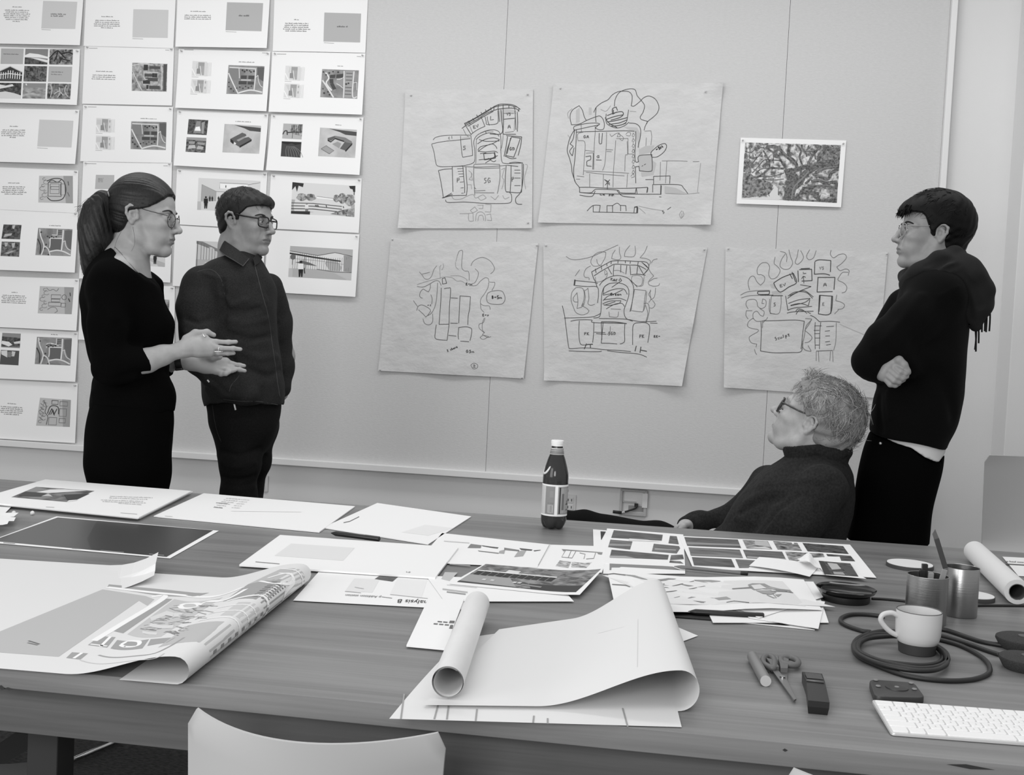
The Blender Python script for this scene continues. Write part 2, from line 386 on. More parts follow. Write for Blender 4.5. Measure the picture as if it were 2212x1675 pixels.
def thumbplan(s, q, k=1):
    f = Q(q); P = lambda *a: [f(u, v) for u, v in a]
    R = lambda a, b, c, d, g: s.poly(P((a, b), (c, b), (c, d), (a, d)), G(g), k)
    R(0, 0, .75, .96, .86); R(.02, .1, .26, .45, .8); R(.3, .06, .62, .5, .62); k = 2
    R(.24, .48, .5, .82, .55); R(.42, .3, .62, .9, .66); R(.66, .08, .8, .95, .84); R(.68, .12, .74, .28, .66); R(.68, .5, .74, .66, .66)
    for u in (.84, .9, .96): s.line(P((u, .05), (u, .95)), .7, G(.8), k)
    s.line(P((0, .5), (.2, .96)), 2.2, G(.96), k+1); s.line(P((.4, .3), (.5, .95)), 1.4, G(.93), k+1)
    s.line(P((.0, 1.03), (.35, 1.04)), .8, G(.7), k)
def minisketch(s, q, var, k=1):
    f = Q(q); P = lambda *a: [f(u, v) for u, v in a]
    rect(s, q, G(.74) if var != 0 else G(.76), k)
    s.grid([f(.72, 0), f(1, 0), f(1, 1), f(.8, 1)], G(.62), 2, 2, k+1)
    L = lambda pts, w=.9, g=.3, sm=True: s.line(P(*pts), w, G(g), k+3, smooth=sm)
    bx = lambda a, b, c, d, w=.9, g=.35: L([(a, b), (c, b), (c, d), (a, d), (a, b)], w, g, False)
    for i in range(7):
        a = i/7*2*PI; cx, cy, r = .16+.06*math.sin(a*2), .12+.12*i, .05+.03*(i % 2)
        L([(cx+r*math.cos(t), cy+r*.9*math.sin(t)) for t in np.linspace(.4, 5.2, 7)], .8, .5)
    if var == 0:
        bx(.28, .24, .66, .76, 1.4, .25); bx(.34, .3, .6, .66); bx(.36, .4, .6, .5); bx(.64, .3, .78, .7); L([(.24, .2), (.45, .1), (.7, .15), (.8, .5), (.7, .85), (.4, .92), (.26, .8)], 1.6, .2)
        L([(.3, .22), (.4, .16), (.55, .24), (.66, .14)], 1.4, .25); L([(.86, .2), (.88, .35)], 1.5, .3); L([(.85, .6), (.9, .75)], 1.2, .35)
    elif var == 1:
        bx(.36, .3, .64, .44); bx(.37, .46, .62, .56); bx(.3, .58, .66, .72); L([(.68, .34), (.74, .28), (.8, .34), (.8, .44), (.74, .47), (.68, .42), (.68, .34)], .9, .35); bx(.67, .6, .8, .74)
        L([(.28, .85), (.4, .76), (.52, .78), (.58, .9), (.5, .97)], .8, .4); L([(.9, .2), (.92, .33)], 1.8, .2); L([(.87, .42), (.92, .54)], 1.8, .2); L([(.2, .05), (.3, .15), (.4, .1), (.5, .16), (.56, .06)], .8, .4)
    else:
        bx(.66, .34, .88, .62); bx(.67, .7, .86, .86); bx(.66, .08, .9, .24); L([(.3, .55), (.36, .3), (.5, .25), (.62, .32), (.64, .55)], 1.6, .22); L([(.34, .6), (.42, .36), (.5, .58), (.58, .36)], 1.6, .22)
        L([(.4, .58), (.46, .4), (.52, .6)], 1.4, .25); bx(.36, .68, .6, .95); bx(.4, .06, .6, .2, 1.2, .25); L([(.14, .1), (.24, .3), (.22, .5), (.32, .66), (.3, .95)], 1.2, .3)
        for i in range(5): L([(.05, .2+.12*i), (.18, .3+.12*i)], 1, .4)
def person_icon(s, x, y, h, m, white=None):
    s.poly([(x-.09*h, y-.92*h), (x+.0*h, y-h), (x+.09*h, y-.92*h), (x+.05*h, y-.83*h), (x-.05*h, y-.83*h)], m, 4)
    s.poly([(x-.15*h, y-.8*h), (x+.15*h, y-.8*h), (x+.17*h, y-.45*h), (x-.17*h, y-.45*h)], white or m, 4)
    s.poly([(x-.14*h, y-.46*h), (x+.14*h, y-.46*h), (x+.1*h, y), (x+.02*h, y), (x, y-.3*h), (x-.04*h, y), (x-.12*h, y)], m, 4)

# column 1 ---------------------------------------------------------
s = wsheet('c1r1', [(-22, -35), (183, -30), (177, 100), (-20, 96)], 'sheet with a pale grey card and short text topping the first column', .006)
rect(s, A_(530, 18, )[0:1]+A_(934, 28)+A_(918, 357)+A_(517, 352), CARD)
for a in (A_(625, 185, 815, 188), A_(625, 208, 778, 211)): textline(s, a[0], a[1], 3.2, G(.45))
textline(s, *A_(165, 95, 285, 98), 2, T1)
for i, (a, c) in enumerate([(75, 372), (85, 355), (60, 380), (62, 375), (78, 360), (90, 352), (172, 258)]): textline(s, *A_(a, 134+i*22.3, c, 140+i*22.3), 2.2, T1)
s.line(A_(520, 366, 630, 371), .8, T2); fin(s)
s = wsheet('c1r2', [(-20, 101), (174, 107), (171, 229), (-20, 223)], 'sheet with a three by three picture grid in the first column', .004, .016)
gx = [(20, 290), (310, 582), (602, 878)]; gy = [(582, 768), (790, 978), (997, 1184)]
kind = [[CARD2, 'sky', 'oak'], ['house', PH[1], CARD2], ['creek', 'plain', 'bush']]
for r_ in range(3):
    for c_ in range(3):
        sk = -5*r_; (a, c), (e, g) = gx[c_], gy[r_]; o_ = c_*4
        q = A_(a+sk, e+o_)+A_(c+sk, e+o_+4)+A_(c+sk-4, g+o_+4)+A_(a+sk-4, g+o_); k_ = kind[r_][c_]; f = Q(q); P = lambda *z: [f(u, v) for u, v in z]
        if k_ == CARD2:
            rect(s, q, CARD2); textline(s, f(.12, .38), f(.62 if c_ else .8, .39), 2, G(.35))
            if c_: textline(s, f(.12, .54), f(.58, .55), 2, G(.4))
        elif k_ == 'sky':
            rect(s, q, G(.52)); s.poly(P((0, .42), (.2, .28), (.6, .34), (1, .5), (1, .62), (.6, .56), (0, .55)), G(.93), 2); s.poly(P((0, .56), (.35, .64), (1, .92), (1, 1), (0, 1)), PH[5], 3); s.poly(P((.25, .58), (.6, .6), (1, .72), (1, .88), (.6, .72)), G(.9), 2)
        elif k_ == 'oak':
            rect(s, q, PH[0]); [s.line(P(*z), 2.4, G(.12), 3, True) for z in ([(.0, .6), (.2, .25), (.35, .1), (.5, .3), (.7, .6)], [(.35, .1), (.3, .5), (.2, .8)], [(.5, .3), (.8, .2), (1, .3)], [(.45, .9), (.5, .6), (.9, .75)])]
        elif k_ == 'house':
            rect(s, q, G(.93)); s.poly(P((0, .35), (.45, .02), (1, .4), (1, .9), (0, 1)), G(.2), 2); s.poly(P((0, .92), (.4, .8), (1, .88), (1, 1), (0, 1)), G(.3), 4)
            for i in range(9): u = .06+i*.105; s.line(P((u, .3 if 2 < i < 6 else .42), (u, .86)), 1.8, G(.92), 3)
            s.line(P((0, .58), (.45, .5), (1, .6)), 1.6, G(.92), 3); s.line(P((0, .34), (.45, .03), (1, .4)), 2, G(.8), 3)
        elif k_ == 'creek':
            rect(s, q, PH[5]); s.poly(P((0, .62), (.3, .55), (.7, .66), (1, .8), (1, 1), (0, 1)), G(.85), 2); s.poly(P((0, .1), (.3, .18), (.6, .08), (.66, .2), (.3, .32), (0, .4)), G(.88), 2)
        elif k_ == 'plain':
            rect(s, q, PH[4]); s.poly(P((0, .0), (1, .0), (1, .28), (0, .3)), G(.55), 2); s.poly(P((.1, .05), (.16, .04), (.18, .16), (.12, .14)), G(.9), 3)
        elif k_ == 'bush':
            rect(s, q, PH[0]); [s.line(P(*z), 2, G(.75), 3, True) for z in ([(.1, .05), (.2, .4), (.15, .9)], [(.5, .25), (.55, .6), (.45, .9)], [(.8, .1), (.75, .5), (.9, .85)], [(.3, .7), (.5, .5), (.7, .75)])]
        else: rect(s, q, k_)
fin(s)
s = wsheet('c1r3', [(-20, 235), (173, 238), (167.3, 356), (-20, 350.5)], 'sheet with a blank grey card and five lines of text third in the first column', .006, .014)
rect(s, D_(484, 161)+D_(888, 175)+D_(874, 498)+D_(470, 486), CARD); textline(s, *D_(132, 246, 232, 250), 2, T1)
for i, (a, c) in enumerate([(45, 320), (32, 322), (35, 320), (36, 318), (135, 215)]): textline(s, *D_(a, 292+i*22, c, 296+i*22), 2.3, T1)
s.line(D_(470, 503, 595, 510), .8, T2); fin(s)
s = wsheet('c1r4', [(-20, 361), (170, 369), (168.5, 461), (-20, 452)], 'sheet with a dark freehand plan sketch turned sideways fourth in the first column', .003, .004)
minisketch(s, D_(475, 830)+D_(875, 832)+D_(880, 1160)+D_(470, 1150), 0); textline(s, *D_(105, 920, 243, 923), 2, T1)
for i, (a, c) in enumerate([(38, 312), (40, 305), (42, 302), (25, 330), (65, 285)]): textline(s, *D_(a, 967+i*21.5, c, 971+i*21.5), 2.3, T1)
fin(s)
s = wsheet('c1r5', [(-20, 451), (170, 458), (167, 590), (-20, 583)], 'sheet with two dark woodland photographs and a site plan fifth in the first column', .006, .016)
q = F_(62, 220)+F_(305, 228)+F_(292, 422)+F_(40, 412); rect(s, q, PH[5]); f = Q(q)
s.poly([f(.5, .05), f(.66, .02), f(.62, .3), f(.52, .25)], G(.75), 2); s.poly([f(.15, .66), f(.55, .6), f(.5, .75), f(.1, .9)], G(.7), 2)
q = F_(46, 450)+F_(292, 458)+F_(288, 655)+F_(36, 645); rect(s, q, PH[1]); f = Q(q)
s.poly([f(.15, .8), f(.6, .6), f(.8, .58), f(.4, .85)], G(.66), 2); s.poly([f(.15, .05), f(.35, .05), f(.32, .3), f(.2, .35)], G(.7), 2); s.poly([f(.55, .1), f(.75, .05), f(.7, .4), f(.6, .4)], G(.72), 2)
siteplan(s, F_(530, 268)+F_(985, 284)+F_(972, 648)+F_(505, 632), 'C'); textline(s, *F_(675, 240, 830, 244), 2, T1); fin(s)
s = wsheet('c1r6', [(-20, 597), (172, 603), (169.6, 715), (-20, 706)], 'sheet with a light plan sketch of rectangles and loops sixth in the first column', .004, .014)
minisketch(s, F_(545, 1045)+F_(998, 1062)+F_(980, 1422)+F_(530, 1410), 1); textline(s, *F_(168, 1133, 250, 1136), 2, T1)
for i, (a, c) in enumerate([(50, 355), (38, 370), (55, 352), (36, 375), (38, 365)]): textline(s, *F_(a, 1172+i*24, c, 1186+i*24), 2.3, T1)
fin(s)
s = wsheet('c1r7', [(-20, 708), (170, 718), (167.5, 825), (-20, 817)], 'sheet with two landscape photographs and a site plan seventh in the first column', .005, .014)
q = G_(36, 158)+G_(252, 168)+G_(246, 338)+G_(26, 326); rect(s, q, G(.55)); f = Q(q)
s.poly([f(0, .25), f(1, .3), f(1, .9), f(0, .95)], PH[5], 2); s.poly([f(.02, .55), f(.4, .6), f(.6, .8), f(.4, .92), f(0, .75)], G(.9), 3); s.poly([f(.65, .6), f(1, .5), f(1, .68), f(.7, .72)], G(.85), 3)
q = G_(24, 358)+G_(242, 368)+G_(238, 538)+G_(18, 526); rect(s, q, G(.3)); f = Q(q)
s.poly([f(.02, .05), f(.35, .02), f(.38, .5), f(.05, .3)], G(.85), 2); s.poly([f(.6, .05), f(.8, .08), f(.75, .4), f(.6, .4)], G(.8), 2); s.poly([f(.38, .12), f(.55, .08), f(.64, .3), f(.55, .48), f(.36, .45)], G(.5), 3)
siteplan(s, G_(442, 205)+G_(848, 220)+G_(838, 540)+G_(428, 522), 'D'); textline(s, *G_(605, 182, 682, 186), 2, T1); fin(s)
s = wsheet('c1r8', [(-20, 820), (169, 829), (165.6, 957), (-20, 946)], 'sheet with a dense curving plan sketch lowest in the first column', .004, .01)
minisketch(s, G_(478, 915)+G_(836, 942)+G_(830, 1255)+G_(440, 1240), 2); textline(s, *G_(98, 985, 200, 993), 2, T1)
for i, (a, c) in enumerate([(22, 280), (25, 278), (8, 295), (22, 275), (60, 236)]): textline(s, *G_(a, 1022+i*22, c, 1036+i*21), 2.3, T1)
fin(s)
# column 2 ---------------------------------------------------------
s = wsheet('c2r1', [(187, -25), (381, -20), (376, 105), (182, 100)], 'sheet with a pale blank card topping the second column', .003, .003)
rect(s, A_(1602, 115)+A_(2018, 122)+A_(2010, 458)+A_(1592, 452), CARD); textline(s, *A_(1220, 207, 1358, 210), 2, T1)
for i, (a, c) in enumerate([(1145, 1440), (1142, 1440), (1130, 1448), (1130, 1446), (1215, 1358)]): textline(s, *A_(a, 252+i*22, c, 258+i*22), 2.3, T1)
s.line(A_(1592, 466, 1720, 472), .8, T2); fin(s)
s = wsheet('c2r2', [(184, 98), (377, 103), (373, 229), (179, 225)], 'sheet with a grey aerial map of existing buildings second in the second column', .004, .003)
q = A_(1590, 754)+A_(2006, 766)+A_(1998, 1100)+A_(1584, 1090); rect(s, q, photo_mat('aerial', .14, .5, (55, 55, 55), .16)); f = Q(q)
for u, v, a, c in [(.33, .06, .12, .2), (.5, .1, .3, .1), (.36, .38, .3, .1), (.58, .36, .14, .14), (.4, .52, .34, .12), (.32, .62, .2, .12), (.5, .8, .3, .12), (.42, .78, .06, .14)]:
    s.poly([f(u, v), f(u+a, v), f(u+a, v+c), f(u, v+c)], G(.3 if a > .2 else .2), 2)
for z in ([(.02, .3), (.15, .65), (.3, .98)], [(.34, .3), (.36, .55), (.45, .58)], [(.4, .34), (.75, .33)], [(.84, .05), (.86, .5), (.85, .95)], [(.0, .1), (.3, .03), (.6, .06)]): s.line([f(*p) for p in z], 1.4, G(.85), 3, True)
s.poly([f(.89, .02), f(.99, .02), f(.98, .98), f(.9, .98)], G(.3), 2); textline(s, *A_(1155, 860, 1355, 866), 2, T1)
for i, (a, c) in enumerate([(1115, 1395), (1110, 1392), (1105, 1398)]): textline(s, *A_(a, 905+i*23, c, 914+i*23), 2.3, T1)
s.line(A_(1070, 579, 1170, 580), 1, T2); s.line(A_(1980, 602, 2025, 603), 1, T2); fin(s)
s = wsheet('c2r3', [(181, 227), (375, 232), (372, 353), (175, 349)], 'sheet with two small pale plans and one site plan third in the second column', .005, .003)
thumbplan(s, D_(1160, 140)+D_(1390, 150)+D_(1385, 325)+D_(1155, 318)); thumbplan(s, D_(1158, 352)+D_(1390, 362)+D_(1385, 530)+D_(1152, 524))
siteplan(s, D_(1578, 183)+D_(1996, 190)+D_(1990, 525)+D_(1572, 514), 'A'); textline(s, *D_(1688, 152, 1884, 158), 2, T1); s.line(D_(1058, 8, 1160, 10), 1, T2); fin(s)
s = wsheet('c2r4', [(181.5, 349), (373, 351), (370, 476), (176, 471)], 'sheet with a small grey card pinned right above the head of the woman', .006, .003)
rect(s, D_(1156, 820)+D_(1377, 824)+D_(1370, 994)+D_(1146, 990), G(.72)); [textline(s, *D_(1182, y, x, y), 2, G(.5)) for y, x in ((870, 1252), (888, 1250), (906, 1246))]
s.line(D_(1048, 686, 1160, 688), 1, T2); s.line(D_(1960, 712, 2010, 712), 1, T2); fin(s)
s = wsheet('c2r5', [(179, 473), (373, 480), (370, 611), (173, 602)], 'sheet with a gallery picture of a standing figure pinned behind the chin of the woman', .004, .006)
q = [(262, 520), (359, 524), (358, 577), (258, 572)]; rect(s, q, G(.82)); f = Q(q); s.poly([f(0, .6), f(.5, .55), f(1, .85), f(1, 1), f(0, 1)], G(.72), 2); s.poly([f(.8, .3), f(.93, .3), f(.93, .62), f(.8, .6)], G(.3), 3)
person_icon(s, 337, 571, 22, G(.08)); fin(s)
s = wsheet('c2r6', [(176, 615), (378.5, 619), (378.5, 742), (171, 734)], 'printed sheet mostly hidden behind the shoulder of the woman lowest in the second column', .004, .006)
rect(s, [(262, 642), (367, 648), (366, 702), (260, 698)], photo_mat('bandw', .05, .5, (40, 40, 40), .15)); fin(s)
# column 3 ---------------------------------------------------------
s = wsheet('c3r1', [(385, -30), (585, -25), (579.6, 106.5), (383, 103.3)], 'sheet with a mid grey titled card topping the third column', .006, .014)
rect(s, B_(592, 33)+B_(1000, 42)+B_(988, 367)+B_(582, 357), CARD2); textline(s, *B_(728, 195, 848, 197), 3.4, G(.35)); textline(s, *B_(178, 140, 352, 145), 2.2, T1)
for i, (a, c) in enumerate([(112, 412), (108, 418), (108, 412)]): textline(s, *B_(a, 186+i*21, c, 192+i*21), 2.3, T1)
s.line(B_(585, 373, 705, 377), .8, T2); fin(s)
s = wsheet('c3r2', [(387, 106), (585, 112), (579, 242.5), (382.5, 234.7)], 'sheet with two small pale plans and one dark site plan second in the third column', .004, .016)
thumbplan(s, B_(196, 698)+B_(420, 710)+B_(415, 882)+B_(190, 875)); thumbplan(s, B_(190, 905)+B_(418, 915)+B_(410, 1082)+B_(180, 1072))
siteplan(s, B_(607, 745)+B_(1014, 758)+B_(998, 1082)+B_(590, 1078), 'A'); textline(s, *B_(722, 713, 898, 718), 2, T1); s.line(B_(100, 568, 205, 571), 1.2, T2); s.line(B_(985, 604, 1030, 606), 1, T2); fin(s)
s = wsheet('c3r3', [(384, 238), (581, 246), (572.8, 370.3), (379, 359)], 'sheet with two interior photographs and a block model view third in the third column', .005, .016)
def modelview(s, q, var):
    f = Q(q); P = lambda *z: [f(u, v) for u, v in z]; rect(s, q, photo_mat('model_base', .42, .58, (16, 16, 16), .2))
    s.poly(P((.25 if var else .27, .02), (.48, .04), (1, .08), (1, .22), (.7, .2), (.55, .12)), G(.28), 2)
    dk, md, lt = G(.12), G(.36), G(.48)
    if not var:
        s.poly(P((.19, .52), (.5, .28), (.6, .32), (.62, .38), (.46, .5), (.68, .42), (.77, .5), (.46, .79), (.3, .68), (.2, .62)), md, 3)
        s.poly(P((.77, .5), (.77, .56), (.46, .82), (.46, .75)), dk, 4); s.poly(P((.19, .52), (.28, .58), (.28, .7), (.2, .62)), dk, 4); s.poly(P((.36, .55), (.55, .42), (.6, .45), (.42, .6)), G(.6), 5); s.poly(P((.3, .62), (.36, .66), (.34, .72), (.3, .69)), G(.9), 5)
    else:
        s.poly(P((.22, .36), (.42, .26), (.42, .33), (.32, .44), (.24, .42)), md, 3); s.poly(P((.42, .26), (.7, .3), (.88, .42), (.9, .5), (.7, .46), (.42, .33)), lt, 3); s.poly(P((.7, .44), (.9, .48), (.74, .76), (.58, .7)), md, 3)
        s.poly(P((.9, .48), (.9, .54), (.74, .8), (.72, .76)), dk, 4); s.poly(P((.22, .4), (.32, .46), (.42, .34), (.42, .38), (.32, .5), (.24, .46)), dk, 4); s.poly(P((.42, .33), (.68, .42), (.68, .46), (.42, .37)), dk, 4)
        s.poly(P((.36, .55), (.5, .46), (.6, .52), (.55, .68)), G(.6), 3); q4 = [(.07, .74), (.2, .62), (.42, .78), (.3, .9)]; s.poly(P(*q4), G(.62), 3); s.line(P(*(q4+q4[:1])), 1, G(.4), 4)
q = E_(152, 148)+E_(376, 160)+E_(362, 332)+E_(140, 320); rect(s, q, PH[5]); f = Q(q)
s.poly([f(.42, .1), f(.62, .1), f(.7, .9), f(.3, .9)], G(.55), 2); s.poly([f(.4, .5), f(.6, .45), f(.68, .75), f(.36, .75)], G(.96), 3); s.poly([f(.68, .2), f(.84, .1), f(.84, .95), f(.72, .9)], G(.6), 3)
q = E_(134, 355)+E_(360, 365)+E_(352, 536)+E_(126, 522); rect(s, q, PH[1]); f = Q(q); s.poly([f(0, 0), f(1, .02), f(1, .22), f(0, .15)], G(.6), 2); s.poly([f(.15, .55), f(.45, .5), f(.5, .72), f(.1, .8)], G(.75), 2); s.poly([f(.6, .55), f(.9, .6), f(.85, .8), f(.55, .78)], G(.7), 2)
s.poly([f(.12, .28), f(.45, .26), f(.42, .45), f(.14, .44)], G(.6), 2); s.poly([f(.55, .3), f(.95, .33), f(.93, .5), f(.6, .45)], G(.6), 2)
modelview(s, E_(562, 203)+E_(976, 224)+E_(962, 546)+E_(546, 530), 0); textline(s, *E_(685, 178, 860, 186), 2, T1); fin(s)
s = wsheet('c3r4', [(383, 365), (578, 373), (572.5, 496), (378, 485)], 'sheet with a white gallery interior pinned behind the head of the man in denim', .003, .004)
q = E_(262, 815)+E_(965, 850)+E_(955, 1215)+E_(250, 1178); rect(s, q, G(.85)); f = Q(q); P = lambda *z: [f(u, v) for u, v in z]
s.poly(P((.06, .2), (.3, .4), (.3, .7), (.06, .72)), G(.66), 2); s.poly(P((0, .74), (.5, .68), (1, .74), (1, 1), (0, 1)), G(.75), 2); s.poly(P((.35, .14), (.8, .14), (.8, .3), (.35, .3)), G(.95), 2)
for z in ([(.06, .72), (.06, .2), (.3, .4)], [(.3, .4), (.75, .4)], [(.35, .3), (.35, .12), (.8, .12)], [(.8, .14), (1, .05)]): s.line(P(*z), .9, G(.55), 3)
person_icon(s, *f(.14, .95), 27, G(.05)); [person_icon(s, *f(u, v), h, G(.15)) for u, v, h in ((.2, .72, 12), (.24, .71, 11), (.34, .7, 11), (.45, .27, 6))]; fin(s)
s = wsheet('c3r5', [(379, 487), (574, 498), (568.5, 630), (374.5, 618)], 'sheet with a glazed colonnade picture pinned behind the collar of the man in denim', .004, .004)
q = H_(557, 313)+H_(1150, 340)+H_(1140, 590)+H_(548, 565); rect(s, q, G(.8)); f = Q(q); P = lambda *z: [f(u, v) for u, v in z]
s.poly(P((0, 0), (.1, .02), (.5, .42), (.5, .5), (0, .1)), G(.5), 2); s.line(P((.02, .02), (.02, .95)), 1.2, G(.2), 3); s.poly(P((0, .7), (.3, .68), (.5, .75), (.5, 1), (0, 1)), G(.72), 2)
for i in range(8): u = .08+.045*i; s.line(P((u, .08+i*.045), (u, .7)), .8, G(.4), 3)
fin(s)
# column 4 ---------------------------------------------------------
s = wsheet('c4r1', [(594, -30), (796, -22), (790, 115), (590, 111)], 'sheet with a mid grey titled card topping the fourth column', .003, .003)
rect(s, B_(1695, 148)+B_(2110, 158)+B_(2100, 488)+B_(1685, 478), CARD2); textline(s, *B_(1838, 315, 1960, 316), 3.2, G(.35)); textline(s, *B_(1350, 232, 1416, 235), 2.2, T1)
for i, (a, c) in enumerate([(1250, 1518), (1242, 1520), (1235, 1526), (1226, 1538), (1250, 1505)]): textline(s, *B_(a, 275+i*21.5, c, 279+i*22), 2.4, G(.42))
s.line(B_(1690, 492, 1805, 498), .8, T2); fin(s)
s = wsheet('c4r2', [(589, 112), (790, 116), (785, 250), (583.4, 243.6)], 'sheet with two small pale plans and a curved site plan second in the fourth column', .005, .016)
thumbplan(s, B_(1255, 752)+B_(1480, 762)+B_(1470, 935)+B_(1248, 925)); thumbplan(s, B_(1248, 955)+B_(1475, 966)+B_(1465, 1135)+B_(1238, 1125))
siteplan(s, B_(1672, 792)+B_(2088, 806)+B_(2074, 1134)+B_(1656, 1116), 'B'); textline(s, *B_(1845, 760, 1910, 763), 2, T1); s.line(B_(1155, 619, 1260, 620), 1.2, T2); s.line(B_(2062, 646, 2108, 648), 1, T2); fin(s)
s = wsheet('c4r3', [(587, 247), (786, 254), (779.6, 379.8), (578, 369.4)], 'sheet with a street view and a curved block model third in the fourth column', .006, .016)
q = E_(1230, 198)+E_(1450, 206)+E_(1440, 382)+E_(1218, 370); rect(s, q, G(.7)); f = Q(q); s.poly([f(.36, .3), f(.5, .05), f(1, .02), f(1, .8), f(.4, .6)], photo_mat('street', .08, .5, (60, 60, 60), .14), 2)
[s.line([f(u, .08), f(u, .6)], 1.2, G(.2), 3) for u in (.45, .52, .6, .7, .8, .9)]; s.line([f(.02, .72), f(.1, .5), f(.22, .48), f(.25, .75)], 2.4, G(.25), 3, True); s.line([f(.2, .6), f(.5, .55), f(1, .52)], 2.2, G(.2), 3); s.line([f(.52, .62), f(.52, .95)], 1, G(.3), 3)
q = E_(1215, 402)+E_(1440, 412)+E_(1432, 590)+E_(1207, 575); rect(s, q, G(.24)); f = Q(q)
[s.line([f(.45-.06*i, .3), f(.3-.12*i+.3, .6), f(.2-.14*i+.5, .98)], .9, G(.5), 2, True) for i in range(-3, 4)]; s.poly([f(0, 0), f(1, 0), f(1, .1), f(.7, .2), (f(.5, .1)), f(.3, .2), f(0, .1)], G(.1), 3)
modelview(s, E_(1648, 245)+E_(2065, 270)+E_(2050, 594)+E_(1632, 574), 1); textline(s, *E_(1820, 217, 1888, 222), 2, T1); fin(s)
s = wsheet('c4r4', [(586, 376), (782, 386), (776, 504), (578.5, 494)], 'sheet with a park scene of trees and lawns fourth in the fourth column', .003, .004)
q = E_(1330, 863)+E_(2045, 905)+E_(2034, 1258)+E_(1316, 1222); rect(s, q, G(.86)); f = Q(q); P = lambda *z: [f(u, v) for u, v in z]
s.poly(P((0, .55), (1, .6), (1, 1), (0, 1)), G(.68), 2); s.poly(P((.2, .92), (1, .9), (1, 1), (0, 1), (0, .95)), G(.58), 3)
TREE = photo_mat('tree_print', .06, .45, (90, 90, 90), .14)
for a, c, e, g in ((.08, .34, .24, .58), (.22, .34, .38, .56), (.66, .32, .76, .56), (.74, .26, .86, .6), (.84, .28, 1, .66)):
    cx, cy, rx, ry = (a+c*0+e)/2, (c+g)/2, (e-a)/2, (g-c)/2; s.poly([f(cx+rx*math.cos(t)*(1+.15*math.sin(5*t)), cy+ry*math.sin(t)) for t in np.linspace(0, 2*PI, 22)[:-1]], TREE, 4)
s.poly(P((0, 0), (.18, .02), (.17, .14), (.1, .1), (.08, .3), (.05, .12), (0, .25)), G(.15), 4); s.poly(P((.9, .02), (1, .0), (1, .2), (.97, .2), (.96, .12), (.92, .1)), G(.15), 4); s.line(P((.985, .1), (.985, .3)), 1.6, G(.2), 4)
for v, g in ((.66, .35), (.75, .28), (.84, .25)): s.line(P((0, v), (.35, v-.02), (.8, v+.03)), 1.6, G(g), 4)
s.poly(P((0, .92), (.3, .9), (.3, 1), (0, 1)), G(.15), 5); s.poly(P((.62, .95), (.78, .82), (1, .7), (1, 1)), TREE, 5); s.poly(P((.4, .42), (.66, .46), (.66, .5), (.4, .48)), G(.95), 3); s.line(P((.4, .41), (.66, .45)), .8, G(.5), 4)
person_icon(s, *f(.25, .98), 24, G(.5), G(.9)); [s.line(P((u, .68), (u+.01, .74)), 1.6, G(.2), 5) for u in (.38, .4, .42, .55, .82)]; fin(s)
s = wsheet('c4r5', [(579, 497), (777, 507), (770, 642), (573, 631)], 'sheet with a glass pavilion and a figure in white lowest in the fourth column', .005, .012)
q = H_(1452, 362)+H_(2050, 397)+H_(2037, 692)+H_(1438, 658); rect(s, q, G(.70)); f = Q(q); P = lambda *z: [f(u, v) for u, v in z]
s.poly(P((0, .15), (.45, .26), (.72, .13), (1, .22), (1, .74), (.7, .72), (.45, .7), (0, .72)), G(.88), 2); s.poly(P((0, .72), (.45, .7), (.74, .76), (1, .76), (1, 1), (0, 1)), G(.76), 2); s.poly(P((.86, .2), (1, .22), (1, .74), (.87, .72)), G(.6), 3)
s.poly(P((0, .21), (.4, .3), (.82, .38), (.82, .42), (.4, .35), (0, .26)), G(.15), 4); s.line(P((0, .16), (.45, .26), (.72, .13), (1, .22)), 1.2, G(.35), 4); s.line(P((.45, .7), (.74, .76), (1, .75)), 1.1, G(.4), 4)
for u in np.linspace(.06, .98, 27): s.line(P((u, .26-.05*math.sin(u*7)), (u, .72)), .7, G(.45), 3)
s.line(P((0, .4), (.4, .42), (.9, .5)), .7, G(.5), 3); s.poly(P((.1, .52), (.22, .46), (.32, .5), (.45, .6), (.3, .58)), G(.4), 4); s.poly([f(.055+.045*math.cos(t), .35+.09*math.sin(t)) for t in np.linspace(0, 6.28, 9)[:-1]], G(.4), 4); s.line(P((.05, .4), (.05, .6)), .9, G(.4), 4)
person_icon(s, *f(.2, .98), 36, G(.04), G(.93)); s.line(P((.245, .68), (.26, .86)), 2, G(.1), 5); fin(s)
